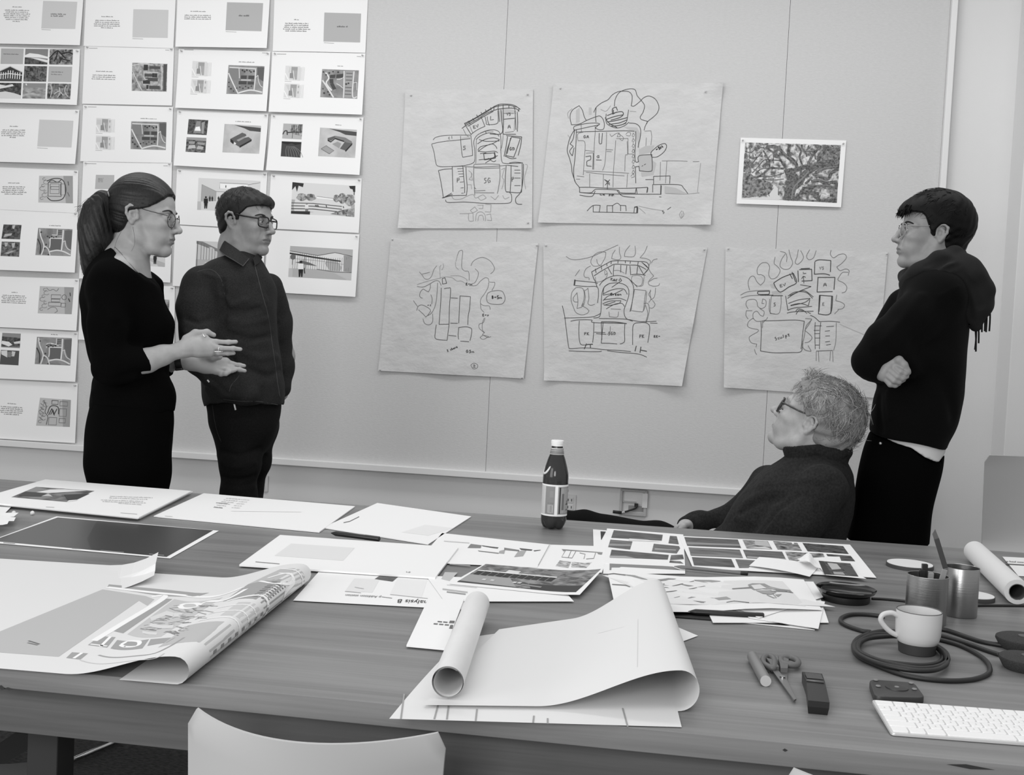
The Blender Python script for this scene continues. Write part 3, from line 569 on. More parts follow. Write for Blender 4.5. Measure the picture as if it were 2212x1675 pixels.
# ================================================================== tracing paper sketches and the oak print
S1 = C(860, 180, 5.2355); S2 = C(1150, 170, 5.077); S3 = C(820, 500, 5.077); S4 = C(1160, 510, 5.076); S5 = C(1540, 520, 5.077); S6 = C(1580, 290, 8.508)
INK = G(.24); PEN = G(.42); FNT = G(.58); WASH = G(.72)
GL = {  # handwritten capitals, unit box x right y down
 'L': [[(.2, 0), (.15, 1), (.9, .85)]], 'E': [[(.8, .05), (.2, .1), (.15, 1), (.85, .95)], [(.2, .52), (.7, .5)]], 'V': [[(.05, .1), (.4, .95), (.95, 0)]], 'S': [[(.8, .1), (.3, .12), (.3, .42), (.75, .55), (.7, .9), (.15, 1)]],
 'A': [[(.1, 1), (.35, .1), (.6, .05), (.85, .95)], [(.2, .6), (.8, .55)]], 'P': [[(.3, 1), (.3, .1), (.8, .1), (.85, .4), (.35, .55)]], 'G': [[(.85, .15), (.4, .05), (.1, .5), (.35, .95), (.8, .8), (.8, .5), (.5, .55)]],
 'U': [[(.1, .1), (.15, .9), (.6, .95), (.85, .1), (.9, 1)]], 'D': [[(.2, .05), (.25, .95), (.85, .7), (.8, .25), (.15, .1)]], 'K': [[(.2, 0), (.2, 1)], [(.85, .05), (.25, .5), (.9, 1)]], 'C': [[(.85, .15), (.3, .1), (.15, .6), (.4, .95), (.9, .85)]],
 'R': [[(.2, 1), (.2, .05), (.8, .1), (.75, .45), (.2, .5), (.9, 1)]], 'T': [[(0, .1), (1, .05)], [(.5, .1), (.45, 1)]], 'N': [[(.1, 1), (.15, .1), (.8, .95), (.85, 0)]], 'M': [[(.0, 1), (.15, .2), (.45, .8), (.75, .15), (1, 1)]], '-': [[(.1, .5), (.9, .5)]],
 '5': [[(.8, .05), (.25, .08), (.2, .45), (.75, .55), (.65, .95), (.15, .95)]], '2': [[(.15, .2), (.6, .05), (.8, .3), (.15, .95), (.9, .95)]], '1': [[(.5, 0), (.5, 1)]], '8': [[(.7, .2), (.4, .05), (.2, .25), (.75, .7), (.45, 1), (.2, .75), (.75, .25)]], '6': [[(.7, .05), (.25, .5), (.3, .95), (.75, .85), (.65, .55), (.25, .65)]],
 'e': [[(.2, .65), (.8, .55), (.6, .35), (.2, .55), (.3, .95), (.85, .85)]], 'u': [[(.1, .4), (.2, .95), (.7, .9), (.85, .4), (.9, .95)]], 'l': [[(.5, 0), (.4, .95)]], 'p': [[(.2, .4), (.15, 1.4)], [(.2, .5), (.7, .4), (.75, .8), (.2, .9)]], 't': [[(.5, .1), (.45, .95), (.8, .9)], [(.1, .4), (.9, .35)]], 'c': [[(.8, .45), (.3, .5), (.3, .9), (.85, .9)]],
 'o': [[(.5, .4), (.2, .7), (.5, .95), (.8, .7), (.5, .4)]], 'r': [[(.2, .4), (.25, .95)], [(.25, .6), (.8, .4)]], 'a': [[(.75, .45), (.3, .5), (.2, .9), (.7, .85), (.75, .45), (.9, .95)]], 's': [[(.8, .45), (.3, .5), (.7, .8), (.2, .95)]], 'm': [[(.0, .95), (.1, .45), (.45, .9), (.55, .45), (.95, .95)]], 'n': [[(.1, .95), (.15, .45), (.75, .5), (.85, .95)]], 'h': [[(.2, 0), (.15, .95)], [(.15, .6), (.7, .5), (.8, .95)]], ' ': []}
def write(s, cf, txt, x, y, w, h, ang=0, m=None, lw=1.3):
    c, sn = math.cos(ang), math.sin(ang)
    for i, ch in enumerate(txt):
        for st in GL.get(ch, []):
            pts = [(x+(i*w*1.12+u*w)*c-(v*h)*sn, y+(i*w*1.12+u*w)*sn+(v*h)*c) for u, v in st]
            s.line(cf(*pts), lw, m or INK, 4)
def tsheet(q, desc, curl, h=.005, paper=None):
    def disp(x, y):
        f = 0
        for (cx, cy, r, a) in curl: f += a*max(0, 1-math.hypot(x-cx, y-cy)/r)**1.7
        return f+.0007*math.sin(x*.045+y*.02)*math.sin(y*.05-x*.013)
    s = Sheet(wallmap, (0, -1, 0), h+.002, disp, .0003); s.grid(q, paper or TRACE, 40, 40); s.desc = desc; return s
def strokes(s, cf, L, m=INK, w=1.25, sm=True):
    for st in L: s.line(cf(*st), w*.88, m, 3, smooth=sm, step=4)
def fints(s, pins, short):
    s.build('tracing_paper_sketch', s.desc, 'sketch', 'pencil sketches on tracing paper', smooth=False)
    for x, y, nm in pins: pin(x, y, nm+' of the '+short)
# ---- 1 upper sketch with the curved arcade
s = tsheet([(877, 196), (1152, 193), (1150, 494), (862, 494)], 'tracing paper plan sketch with a curved arcade over lettered blocks hung beside the printed sheets', [(862, 494, 60, .02), (1150, 494, 40, .006), (877, 196, 50, .01)])
D = lambda L, w=1.3: strokes(s, S1, L, INK, w)
P = lambda L, w=1.1: strokes(s, S1, L, PEN, w)
Fp = lambda L, w=1.1: strokes(s, S1, L, FNT, w)
s.poly(S1((1200, 290), (1340, 310), (1335, 350), (1200, 350)), WASH, 1); s.poly(S1((1150, 320), (1195, 320), (1190, 420), (1150, 440)), WASH, 1); s.poly(S1((720, 620), (820, 600), (820, 630), (720, 645)), WASH, 1)
D([[(750, 460), (850, 410), (950, 350), (1050, 290), (1140, 245), (1240, 240), (1320, 255), (1385, 300)], [(725, 515), (780, 475), (900, 410), (1000, 345), (1120, 300), (1240, 285), (1330, 290), (1375, 320)], [(760, 470), (880, 400), (1000, 330), (1100, 270), (1240, 250), (1340, 275)], [(790, 490), (900, 425), (960, 385), (1080, 320)]], 1.6)
D([[(755, 460), (790, 520), (830, 585)], [(795, 430), (820, 465)], [(845, 400), (865, 430)], [(890, 360), (910, 395)], [(940, 330), (955, 360)], [(990, 300), (1000, 330)], [(1050, 275), (1055, 310)], [(1090, 260), (1085, 305)], [(1140, 245), (1130, 300)], [(1190, 245), (1190, 290)], [(1255, 255), (1255, 290)], [(1310, 265), (1325, 305)], [(1370, 290), (1360, 325)]], 1.5)
P([[(740, 520), (770, 580), (800, 610)], [(810, 480), (850, 570)]]); D([[(940, 380), (965, 440), (985, 490), (900, 530), (830, 580)], [(985, 380), (1000, 440), (1010, 470), (1120, 460), (1135, 400), (1130, 310)], [(1010, 380), (1020, 440), (1035, 480)], [(1140, 300), (1145, 400), (1150, 440)]], 1.3)
D([[(1190, 290), (1195, 420), (1190, 540), (1190, 580), (1335, 580)], [(1200, 410), (1320, 400)], [(1325, 310), (1330, 420), (1335, 530)], [(1350, 330), (1355, 450), (1350, 550)], [(1165, 300), (1175, 420), (1185, 540), (1150, 580), (1040, 575)]], 1.6)
P([[(1200, 345), (1310, 345)], [(1210, 560), (1310, 550)], [(1330, 340), (1315, 540)]])
write(s, S1, 'EV', 845, 485, 32, 36, -.3); write(s, S1, 'L', 1040, 375, 50, 45, 0); write(s, S1, 'VS', 1230, 335, 22, 35); write(s, S1, 'A', 1240, 475, 40, 40)
D([[(400, 645), (430, 615), (520, 595), (620, 590), (820, 590)], [(385, 700), (400, 685), (530, 660), (640, 650), (820, 630)], [(385, 700), (410, 780), (425, 870), (455, 940), (600, 945), (740, 935), (840, 910), (870, 870), (870, 760), (860, 660), (900, 590), (1000, 540), (1090, 530), (1150, 560), (1165, 640), (1165, 780), (1175, 880), (1215, 910), (1400, 905)], [(710, 600), (715, 700), (725, 800), (735, 840), (845, 820), (840, 720), (825, 590)], [(610, 600), (612, 630)]], 1.2)
P([[(890, 640), (885, 740), (885, 850), (880, 910)], [(1190, 590), (1180, 700), (1160, 760)], [(910, 580), (1000, 545), (1080, 545)]]); write(s, S1, 'C', 570, 610, 22, 26, 0, PEN); write(s, S1, 'S', 730, 710, 45, 45)
D([[(885, 640), (940, 595), (1030, 565), (1120, 580), (1145, 605)], [(900, 690), (980, 640), (1080, 620), (1150, 640), (1060, 690), (940, 720), (905, 760)], [(910, 770), (1000, 710), (1070, 690), (1110, 720), (1120, 745)], [(905, 770), (990, 780), (1090, 770), (1130, 790)], [(920, 640), (1000, 660), (1150, 655)], [(930, 800), (1000, 790)], [(915, 870), (1000, 860), (1080, 845), (1130, 820)], [(990, 905), (1060, 860), (1110, 820)], [(1020, 850), (1080, 890), (1110, 875)], [(1000, 570), (990, 545)]], 1.4)
D([[(970, 800), (1090, 790), (1100, 850), (980, 870), (970, 800)], [(1095, 780), (1105, 850)]], 1.7)
D([[(1240, 605), (1220, 740), (1200, 830)], [(1285, 610), (1240, 740), (1220, 820), (1310, 840), (1340, 760), (1385, 625), (1285, 610)], [(1225, 595), (1400, 610), (1390, 700), (1360, 820)], [(1275, 620), (1235, 800)], [(1210, 825), (1280, 855), (1340, 850)]], 1.6); write(s, S1, 'GD', 1262, 725, 28, 38, 0, INK, 1.6)
D([[(460, 990), (480, 1080), (500, 1190), (515, 1290)], [(460, 990), (530, 975), (615, 970)], [(615, 945), (620, 1080), (625, 1230)], [(610, 945), (735, 940), (745, 1060), (755, 1160), (755, 1245)], [(770, 945), (775, 1060), (785, 1180), (775, 1270), (610, 1275), (510, 1300)], [(540, 1320), (570, 1350), (760, 1345), (970, 1360), (1200, 1362), (1280, 1345), (1285, 1270), (1260, 1235), (1220, 1220), (1215, 1080), (1225, 930)], [(530, 1290), (610, 1245)], [(500, 1300), (620, 1260)]], 1.4)
for i, y in enumerate((970, 1000, 1030, 1060, 1122, 1187, 1248)): D([[(670+8*i, y), (745, y-4)]], 1.1)
write(s, S1, 'P', 660, 1070, 42, 55); write(s, S1, 'P', 1280, 1060, 35, 55); write(s, S1, 'SG', 970, 1070, 38, 62)
P([[(860, 925), (858, 1060), (865, 1170), (885, 1200)], [(860, 920), (1000, 915), (1150, 920), (1155, 1060), (1140, 1180), (1125, 1250)], [(865, 960), (1000, 965), (1150, 960)], [(870, 1220), (990, 1215)], [(870, 1240), (1090, 1242)], [(865, 1180), (870, 1270)], [(740, 945), (900, 950), (1060, 945), (1240, 930)]], 1.4)
D([[(1280, 930), (1278, 1080), (1270, 1230)], [(1405, 910), (1405, 1050), (1400, 1200), (1380, 1240), (1230, 1230)], [(1420, 915), (1415, 1090), (1390, 1230), (1335, 1300), (1335, 1350), (1360, 1370), (1405, 1372)], [(1260, 905), (1330, 895), (1415, 905)], [(1240, 930), (1360, 945)]], 1.5)
for y in (985, 1018, 1075, 1160): D([[(1318, y), (1385, y)]], 1.3)
Fp([[(610, 1280), (640, 1315), (720, 1310), (780, 1280), (850, 1260), (880, 1300), (960, 1265), (1000, 1300), (940, 1325), (905, 1290)], [(1050, 1280), (1100, 1320), (1140, 1270)], [(1185, 1270), (1210, 1310), (1260, 1290)], [(800, 990), (840, 1030), (805, 1090), (845, 1100), (830, 1020)], [(790, 1150), (830, 1150), (835, 1200)], [(1170, 980), (1210, 960), (1180, 1060), (1200, 1100), (1175, 1200)], [(1440, 920), (1465, 940), (1430, 1080), (1445, 1200)]])
Fp([[(820, 1440), (870, 1400), (900, 1440), (850, 1465), (820, 1440)], [(900, 1380), (965, 1380), (960, 1420), (915, 1420)], [(990, 1370), (1055, 1375), (1050, 1460), (985, 1455)], [(800, 1475), (850, 1470), (855, 1560), (805, 1555), (800, 1475)], [(1000, 1490), (1050, 1480), (1060, 1555), (1010, 1550)], [(880, 1560), (890, 1480), (940, 1455), (985, 1490), (990, 1560)], [(905, 1560), (920, 1500), (960, 1500), (970, 1555)], [(700, 1478), (800, 1475)]], 1.1)
fints(s, [(889, 207, 'left top corner'), (1140, 205, 'right top corner'), (868, 483, 'left bottom corner'), (1141, 482, 'right bottom corner')], 'curved arcade sketch')
# ---- 2 wide upper sketch
s = tsheet([(1197, 181), (1562, 180), (1535, 487), (1163, 482)], 'wide tracing paper sketch of a courtyard block under looping clouds, highest of the sketches', [(1572, 290, 45, .012), (1530, 487, 45, .02), (1197, 181, 50, .012), (1163, 482, 60, .012), (1562, 180, 50, .018)])
# the right edge bulges outwards
D = lambda L, w=1.3: strokes(s, S2, L, INK, w); P = lambda L, w=1.1: strokes(s, S2, L, PEN, w); Fp = lambda L, w=1.0: strokes(s, S2, L, FNT, w)
for pl in ([(480, 350), (520, 320), (520, 480), (480, 490)], [(1170, 780), (1240, 740), (1340, 735), (1310, 810), (1170, 840)], [(1165, 840), (1310, 840), (1310, 1010), (1170, 1015)], [(1000, 530), (1150, 540), (1190, 620), (1170, 780), (1130, 600)], [(1320, 900), (1360, 930), (1330, 1060), (1200, 1080), (1190, 1030), (1310, 1010)], [(1450, 1180), (1570, 1200), (1690, 1260), (1450, 1260)], [(620, 320), (650, 320), (650, 400), (620, 400)]): s.poly(S2(*pl), WASH, 1)
D([[(430, 510), (415, 420), (440, 350), (515, 300), (550, 350), (570, 420), (595, 465)], [(430, 510), (520, 500), (600, 460), (690, 425), (745, 415), (785, 470), (785, 550), (740, 565), (690, 545), (740, 500), (700, 490), (600, 495), (480, 520), (455, 540), (460, 570), (590, 540), (735, 510)], [(700, 320), (695, 420), (700, 480)], [(675, 375), (700, 320), (760, 270), (830, 235), (880, 180), (950, 145), (1050, 145), (1090, 180), (1095, 230), (1085, 300), (1115, 305), (1180, 255), (1220, 215), (1280, 195), (1350, 230), (1388, 310), (1370, 380), (1320, 430), (1270, 470), (1240, 520), (1225, 570)], [(900, 310), (910, 230), (950, 160), (1020, 125), (1090, 115), (1130, 130), (1150, 190), (1200, 250), (1230, 300), (1215, 370), (1185, 420), (1195, 450), (1260, 470), (1255, 500)], [(810, 390), (810, 480), (850, 520), (930, 545), (1010, 520), (1060, 480)], [(1055, 345), (1045, 420), (1030, 480), (980, 510)]], 1.4)
D([[(880, 390), (880, 335), (920, 315), (935, 355)], [(820, 410), (900, 380), (980, 365), (998, 395), (960, 430), (860, 460)], [(815, 450), (900, 420), (995, 400)], [(820, 480), (930, 460), (1045, 430)], [(840, 505), (950, 490), (1040, 455)], [(865, 525), (960, 515), (1030, 490)], [(800, 430), (840, 490), (930, 540)], [(890, 345), (890, 390)], [(880, 395), (925, 370)]], 1.8)
D([[(480, 590), (600, 585), (800, 580), (1000, 575), (1120, 580)], [(485, 560), (480, 700), (470, 860), (455, 1000), (460, 1100), (480, 1150), (515, 1195), (520, 1250), (640, 1255), (680, 1225), (720, 1215), (930, 1225), (970, 1255), (1130, 1260), (1140, 1200)], [(1060, 490), (1140, 500), (1185, 550), (1185, 640), (1165, 720), (1160, 760)], [(1135, 580), (1135, 700), (1125, 800), (1130, 910), (1165, 915), (1170, 850), (1310, 835), (1315, 990), (1290, 1020), (1175, 1015), (1170, 965), (1130, 970), (1135, 1150)], [(515, 1195), (640, 1195), (850, 1205), (1050, 1205), (1265, 1195), (1255, 1255)], [(520, 1280), (650, 1295), (690, 1235)], [(520, 1250), (740, 1265), (1400, 1270)], [(930, 1230), (990, 1290), (1125, 1305)], [(460, 570), (420, 640), (395, 720), (385, 800), (410, 880), (430, 960), (440, 1040), (470, 1130)], [(465, 560), (450, 660), (415, 720), (450, 745), (410, 800), (440, 850), (460, 760)]], 1.5)
P([[(690, 590), (680, 740), (675, 1000)], [(815, 590), (810, 760), (795, 940), (770, 1010)], [(915, 680), (905, 830), (890, 1020), (885, 1195)], [(1040, 690), (1045, 830), (1020, 850), (1015, 1020)], [(500, 680), (500, 610), (560, 590)], [(500, 685), (570, 690), (580, 760), (570, 900), (560, 1060)], [(565, 1015), (800, 1025), (1060, 1040)], [(590, 1030), (780, 1050), (1010, 1070)], [(630, 1045), (630, 1190)], [(780, 1050), (778, 1195)], [(1045, 1050), (1035, 1195)], [(490, 1070), (570, 1080)], [(480, 1105), (525, 1105)], [(920, 660), (1050, 660), (1050, 830)], [(1050, 830), (1100, 830)], [(810, 780), (885, 785)], [(815, 800), (870, 805)], [(580, 790), (680, 800)], [(590, 820), (670, 815)], [(535, 490), (540, 590)], [(690, 520), (690, 590)]], 1.1)
D([[(735, 600), (735, 710), (760, 715), (770, 600)], [(670, 820), (665, 1000)], [(585, 860), (640, 850), (640, 890), (600, 910), (600, 960), (650, 965)], [(700, 895), (760, 897)], [(795, 1110), (850, 1170)], [(850, 1110), (800, 1170)], [(825, 1150), (823, 1220)], [(790, 1110), (830, 1130), (850, 1155)]], 1.5)
write(s, S2, 'GA', 560, 625, 30, 32); write(s, S2, 'G', 705, 845, 36, 28)
D([[(1310, 800), (1380, 740), (1450, 715), (1472, 750), (1440, 810), (1370, 860), (1310, 865), (1300, 820), (1320, 790)]], 1.5); write(s, S2, 'B-SM', 1320, 785, 26, 30, -.5, G(.08), 2.2); D([[(1200, 965), (1215, 955)], [(1225, 950), (1245, 938)]], 1.2)
for i in range(8): a = 600+58*i; P([[(1100, a), (1120, a+15), (1110, a+45), (1095, a+30), (1110, a)]], 1)
P([[(850, 610), (870, 640), (920, 605), (955, 600), (965, 640), (930, 640), (945, 605), (1000, 650), (985, 685), (955, 660)], [(1025, 615), (1050, 590), (1080, 600), (1070, 630), (1030, 625)], [(1080, 1075), (1110, 1040), (1120, 1080), (1085, 1090)]], 1)
P([[(1230, 580), (1300, 575), (1310, 640), (1300, 730)], [(1250, 650), (1245, 740)], [(1405, 915), (1400, 1120)], [(1420, 905), (1600, 905), (1700, 910)], [(1760, 915), (1830, 912)], [(1475, 905), (1460, 1150)]], 1); Fp([[(1845, 930), (1820, 1150), (1810, 1250)], [(1460, 1262), (1680, 1268), (1830, 1255)], [(1165, 1400), (1300, 1430), (1430, 1450)], [(390, 620), (420, 660)], [(1070, 360), (1140, 365)], [(750, 340), (810, 360), (860, 300)], [(400, 440), (390, 380), (440, 330)], [(1170, 1420), (1240, 1480)]])
D([[(1330, 1160), (1330, 1075), (1510, 1070), (1505, 1155)], [(1320, 1250), (1320, 1165), (1600, 1165), (1660, 1205), (1705, 1265)], [(1410, 1170), (1405, 1275)], [(1140, 1200), (1150, 1265)], [(1240, 1110), (1330, 1110)]], 1.4); D([[(1412, 1175), (1408, 1275)], [(1265, 1200), (1258, 1250)]], 2.6); D([[(1390, 1300), (1415, 1300)]], 1.4)
write(s, S2, 'CROSS', 740, 1262, 28, 20, .05, INK, 1.4); D([[(860, 1275), (880, 1290)], [(890, 1265), (895, 1285)]], 1.3)
D([[(600, 1455), (665, 1395), (745, 1392), (735, 1465)], [(668, 1395), (668, 1465), (890, 1470), (1120, 1475), (1155, 1475), (1158, 1415), (1120, 1412), (1115, 1475)], [(820, 1465), (820, 1395), (880, 1395), (880, 1470)], [(880, 1395), (930, 1368), (968, 1395)], [(968, 1455), (968, 1392), (1025, 1395), (1030, 1455)]], 1.4); D([[(1150, 1412), (1145, 1475)], [(1120, 1412), (1155, 1405)]], 2.2)
write(s, S2, 'SB', 1415, 1455, 30, 32, -.4); D([[(1480, 1440), (1520, 1412)]], 1.3); Fp([[(1640, 1450), (1615, 1490), (1630, 1535), (1660, 1500), (1650, 1455)], [(1640, 1480), (1638, 1520)]], 1.2)
fints(s, [(1211, 192, 'left top corner'), (1524, 199, 'right top corner')], 'courtyard block sketch')
# ---- 3 lower left sketch
s = tsheet([(846, 515), (1163, 526), (1132, 818), (818, 801)], 'tracing paper sketch with two long bars and a lettered oval, left of the lower row', [(846, 515, 50, .008), (1132, 818, 60, .008), (820, 801, 50, .006), (980, 800, 110, .012)])
D = lambda L, w=1.2: strokes(s, S3, L, INK, w); P = lambda L, w=1.0: strokes(s, S3, L, PEN, w); Fp = lambda L, w=1.0: strokes(s, S3, L, FNT, w)
Fp([[(835, 340), (840, 390), (870, 420)], [(855, 270), (840, 330)], [(670, 520), (665, 400), (680, 370)], [(685, 425), (705, 390), (700, 355)], [(415, 585), (520, 550), (640, 520), (720, 500), (800, 510), (850, 545), (900, 545), (940, 570)], [(780, 490), (880, 490), (955, 525), (960, 550)]])
P([[(855, 270), (875, 220), (905, 208), (915, 230), (905, 330), (905, 400), (935, 435), (980, 445), (985, 540)], [(1005, 380), (1030, 330), (1090, 295), (1150, 290), (1220, 330), (1262, 400), (1250, 440), (1220, 465)], [(1050, 410), (1085, 450), (1080, 500), (1050, 560), (1015, 575)], [(440, 445), (470, 480), (500, 520), (540, 525), (575, 490), (600, 420), (632, 378)], [(470, 470), (555, 450)], [(985, 595), (1060, 595), (1110, 545), (1160, 510), (1195, 520), (1205, 555), (1265, 560), (1265, 590), (1235, 650)], [(1200, 560), (1190, 620), (1150, 690), (1115, 740), (1110, 790), (1150, 815), (1205, 820), (1215, 860)], [(1110, 790), (1115, 850), (1150, 890)], [(1150, 950), (1130, 1010), (1130, 1080), (1155, 1110), (1130, 1130), (1180, 1160), (1225, 1155)], [(1160, 950), (1140, 1000), (1095, 1020), (1095, 1060), (1130, 1095), (1150, 1110)], [(1105, 1165), (1140, 1140), (1200, 1155), (1140, 1185), (1105, 1165)]])
P([[(415, 605), (480, 612), (550, 580), (610, 545), (655, 548), (680, 595)], [(560, 580), (560, 620), (540, 665), (510, 650), (480, 635), (450, 670), (445, 715), (475, 735)], [(640, 565), (635, 660), (625, 760), (605, 840), (570, 900), (530, 925)], [(565, 695), (580, 740), (575, 800)], [(375, 760), (420, 825)], [(410, 870), (430, 820), (480, 810), (560, 860), (540, 910), (510, 940), (480, 905), (430, 860)], [(585, 905), (585, 990), (550, 1025), (500, 1010), (480, 960)]], 1.2)
D([[(680, 620), (675, 760), (665, 900), (655, 1020), (765, 1018), (770, 830), (782, 640), (760, 622), (710, 630)], [(885, 708), (880, 830), (872, 1008)], [(885, 708), (1000, 718), (990, 850), (975, 930), (970, 1025)], [(785, 730), (860, 735)], [(780, 1008), (860, 1010)], [(625, 1025), (615, 1110), (622, 1180), (745, 1195), (755, 1110), (765, 1022)], [(870, 1055), (940, 1048), (990, 1055), (1015, 1080), (1005, 1160), (995, 1200)], [(872, 1055), (865, 1130), (870, 1185)], [(890, 1205), (985, 1210)], [(760, 1140), (845, 1150)], [(690, 520), (720, 510), (740, 570), (695, 580), (690, 520)]], 1.3)
P([[(1175, 735), (1190, 680), (1250, 655), (1340, 655), (1375, 710), (1375, 760), (1340, 798), (1250, 800), (1190, 780), (1175, 735)]], 1.3)
write(s, S3, '8-5m', 1230, 705, 26, 36, 0, G(.08), 1.8); write(s, S3, 'B-s', 500, 800, 22, 26, -.1, INK, 1.3); write(s, S3, 'E-m', 948, 565, 22, 26, 0, INK, 1.7); write(s, S3, 'E-s', 1130, 905, 22, 26, 0, INK, 1.6)
write(s, S3, '2 shore', 740, 1300, 16, 26, -.4, G(.1), 1.4); write(s, S3, 'GSm', 952, 1300, 28, 32, 0, G(.1), 1.4); P([[(1005, 1465), (1040, 1445), (1080, 1465), (1070, 1500), (1030, 1505), (1005, 1465)]], 1.1); write(s, S3, '2', 1025, 1462, 35, 30, 0, INK, 1.3)
fints(s, [(849, 518, 'left top corner'), (1160, 531, 'right top corner'), (822, 799, 'left bottom corner'), (1128, 816, 'right bottom corner')], 'two long bars sketch')
# ---- 4 lower middle sketch
s = tsheet([(1174, 525), (1528, 535), (1473, 834), (1176, 822)], 'tracing paper sketch of an arched green between parking courts, middle of the lower row', [(1473, 834, 90, .03), (1176, 822, 40, .014), (1174, 525, 40, .008), (1500, 700, 60, .012)])
D = lambda L, w=1.25: strokes(s, S4, L, INK, w); P = lambda L, w=1.1: strokes(s, S4, L, PEN, w)
P([[(320, 225), (370, 255), (450, 260), (580, 235), (700, 185), (800, 140), (890, 100)], [(590, 290), (600, 250), (640, 200), (700, 175), (755, 180), (750, 230), (720, 290), (690, 325), (620, 330), (590, 290)], [(655, 255), (665, 300), (690, 325)], [(860, 155), (830, 200), (820, 250), (890, 262), (920, 240), (905, 180), (905, 120)], [(1020, 105), (970, 170), (960, 225), (1050, 230), (1080, 190), (1075, 110)], [(1210, 110), (1180, 180), (1130, 240), (1200, 250), (1245, 280), (1225, 340), (1240, 390), (1280, 440), (1230, 490), (1225, 530), (1270, 550), (1330, 545), (1345, 520)], [(1255, 300), (1275, 265), (1320, 252)], [(590, 330), (540, 360), (515, 420), (530, 455), (570, 460), (572, 485)], [(470, 370), (420, 440)], [(1230, 500), (1280, 470), (1320, 462)], [(1300, 570), (1290, 660), (1255, 700), (1240, 640), (1245, 590)], [(1250, 600), (1225, 640), (1250, 690), (1225, 730)], [(1265, 705), (1295, 750), (1270, 790), (1235, 790)]], 1.1)
D([[(600, 395), (680, 350), (770, 300), (830, 275), (950, 272), (1080, 280), (1200, 290), (1225, 350), (1165, 430)], [(600, 395), (620, 460), (640, 500), (660, 560)], [(625, 440), (700, 390), (800, 335), (860, 310), (1000, 320), (1110, 325), (1200, 370)], [(640, 360), (650, 405)], [(705, 325), (710, 370)], [(765, 300), (770, 330)], [(815, 280), (812, 310)], [(890, 275), (888, 300)], [(968, 275), (970, 300)], [(1025, 280), (1020, 305)], [(1110, 285), (1105, 320)], [(845, 320), (838, 400), (840, 440)], [(920, 320), (918, 400)], [(985, 325), (975, 420)], [(1020, 330), (1028, 430)], [(1105, 330), (1095, 420)], [(1115, 330), (1170, 425), (1205, 380)], [(1035, 425), (1110, 420), (1190, 432)], [(1150, 290), (1215, 350)], [(1165, 300), (1220, 355), (1190, 400)], [(780, 350), (820, 420)]], 1.5)
P([[(640, 450), (650, 500), (700, 500), (760, 460), (770, 400), (740, 370)], [(740, 385), (750, 430), (770, 410)], [(845, 380), (900, 380), (960, 410)], [(1045, 440), (1035, 480), (1060, 520), (1110, 550), (1150, 530), (1155, 460), (1110, 432), (1045, 440)], [(1175, 440), (1160, 540), (1110, 550)]], 1.0)
D([[(685, 545), (720, 500), (790, 455), (880, 435), (980, 455), (1040, 500), (1100, 560)], [(1010, 470), (1050, 530), (1060, 600), (1045, 720), (1020, 830)], [(730, 640), (735, 570), (790, 525), (890, 515), (970, 540), (1005, 590), (1005, 660), (980, 740), (955, 820), (975, 900), (1050, 935)], [(705, 760), (712, 640), (740, 560), (800, 520)], [(705, 760), (700, 840), (680, 890), (620, 900)], [(425, 490), (640, 512), (660, 525)], [(420, 545), (550, 555), (660, 560), (675, 640), (665, 735)], [(415, 500), (425, 490)]], 1.4); D([[(418, 480), (410, 545)]], 3.4)
D([[(820, 565), (870, 530), (930, 490), (910, 460)], [(720, 640), (800, 600), (880, 580), (955, 585), (990, 640)], [(725, 710), (780, 660), (860, 630), (940, 590)], [(735, 700), (820, 690), (910, 685), (980, 710)], [(720, 745), (800, 715), (920, 710), (900, 740), (800, 760), (730, 755)], [(760, 800), (850, 750), (930, 740), (960, 775)], [(740, 760), (860, 720)], [(725, 650), (830, 630)], [(820, 490), (880, 495)]], 1.4); P([[(790, 830), (795, 885), (880, 890), (895, 830)], [(810, 800), (920, 805)]])
write(s, S4, 'Pars', 805, 460, 26, 28, .05); write(s, S4, 'Green', 805, 625, 22, 30, 0, G(.1), 1.5)
P([[(420, 575), (385, 620), (375, 700), (400, 780), (430, 840), (490, 865), (550, 850), (572, 820), (540, 790), (490, 765), (510, 720), (520, 640), (500, 575), (440, 565), (420, 575)], [(440, 620), (450, 720), (440, 795), (490, 780), (510, 740)], [(440, 625), (400, 680), (410, 720), (450, 725)], [(520, 590), (530, 680), (510, 770)], [(560, 570), (570, 680), (560, 740), (590, 760), (635, 750)], [(530, 600), (560, 575)], [(1065, 585), (1195, 600), (1180, 700), (1165, 820), (1130, 830), (1040, 820)], [(1070, 590), (1050, 700), (1030, 825)], [(1205, 610), (1190, 740), (1170, 820)], [(1170, 740), (1220, 745), (1230, 830), (1200, 950)], [(1190, 760), (1215, 850), (1190, 950)]], 1.2)
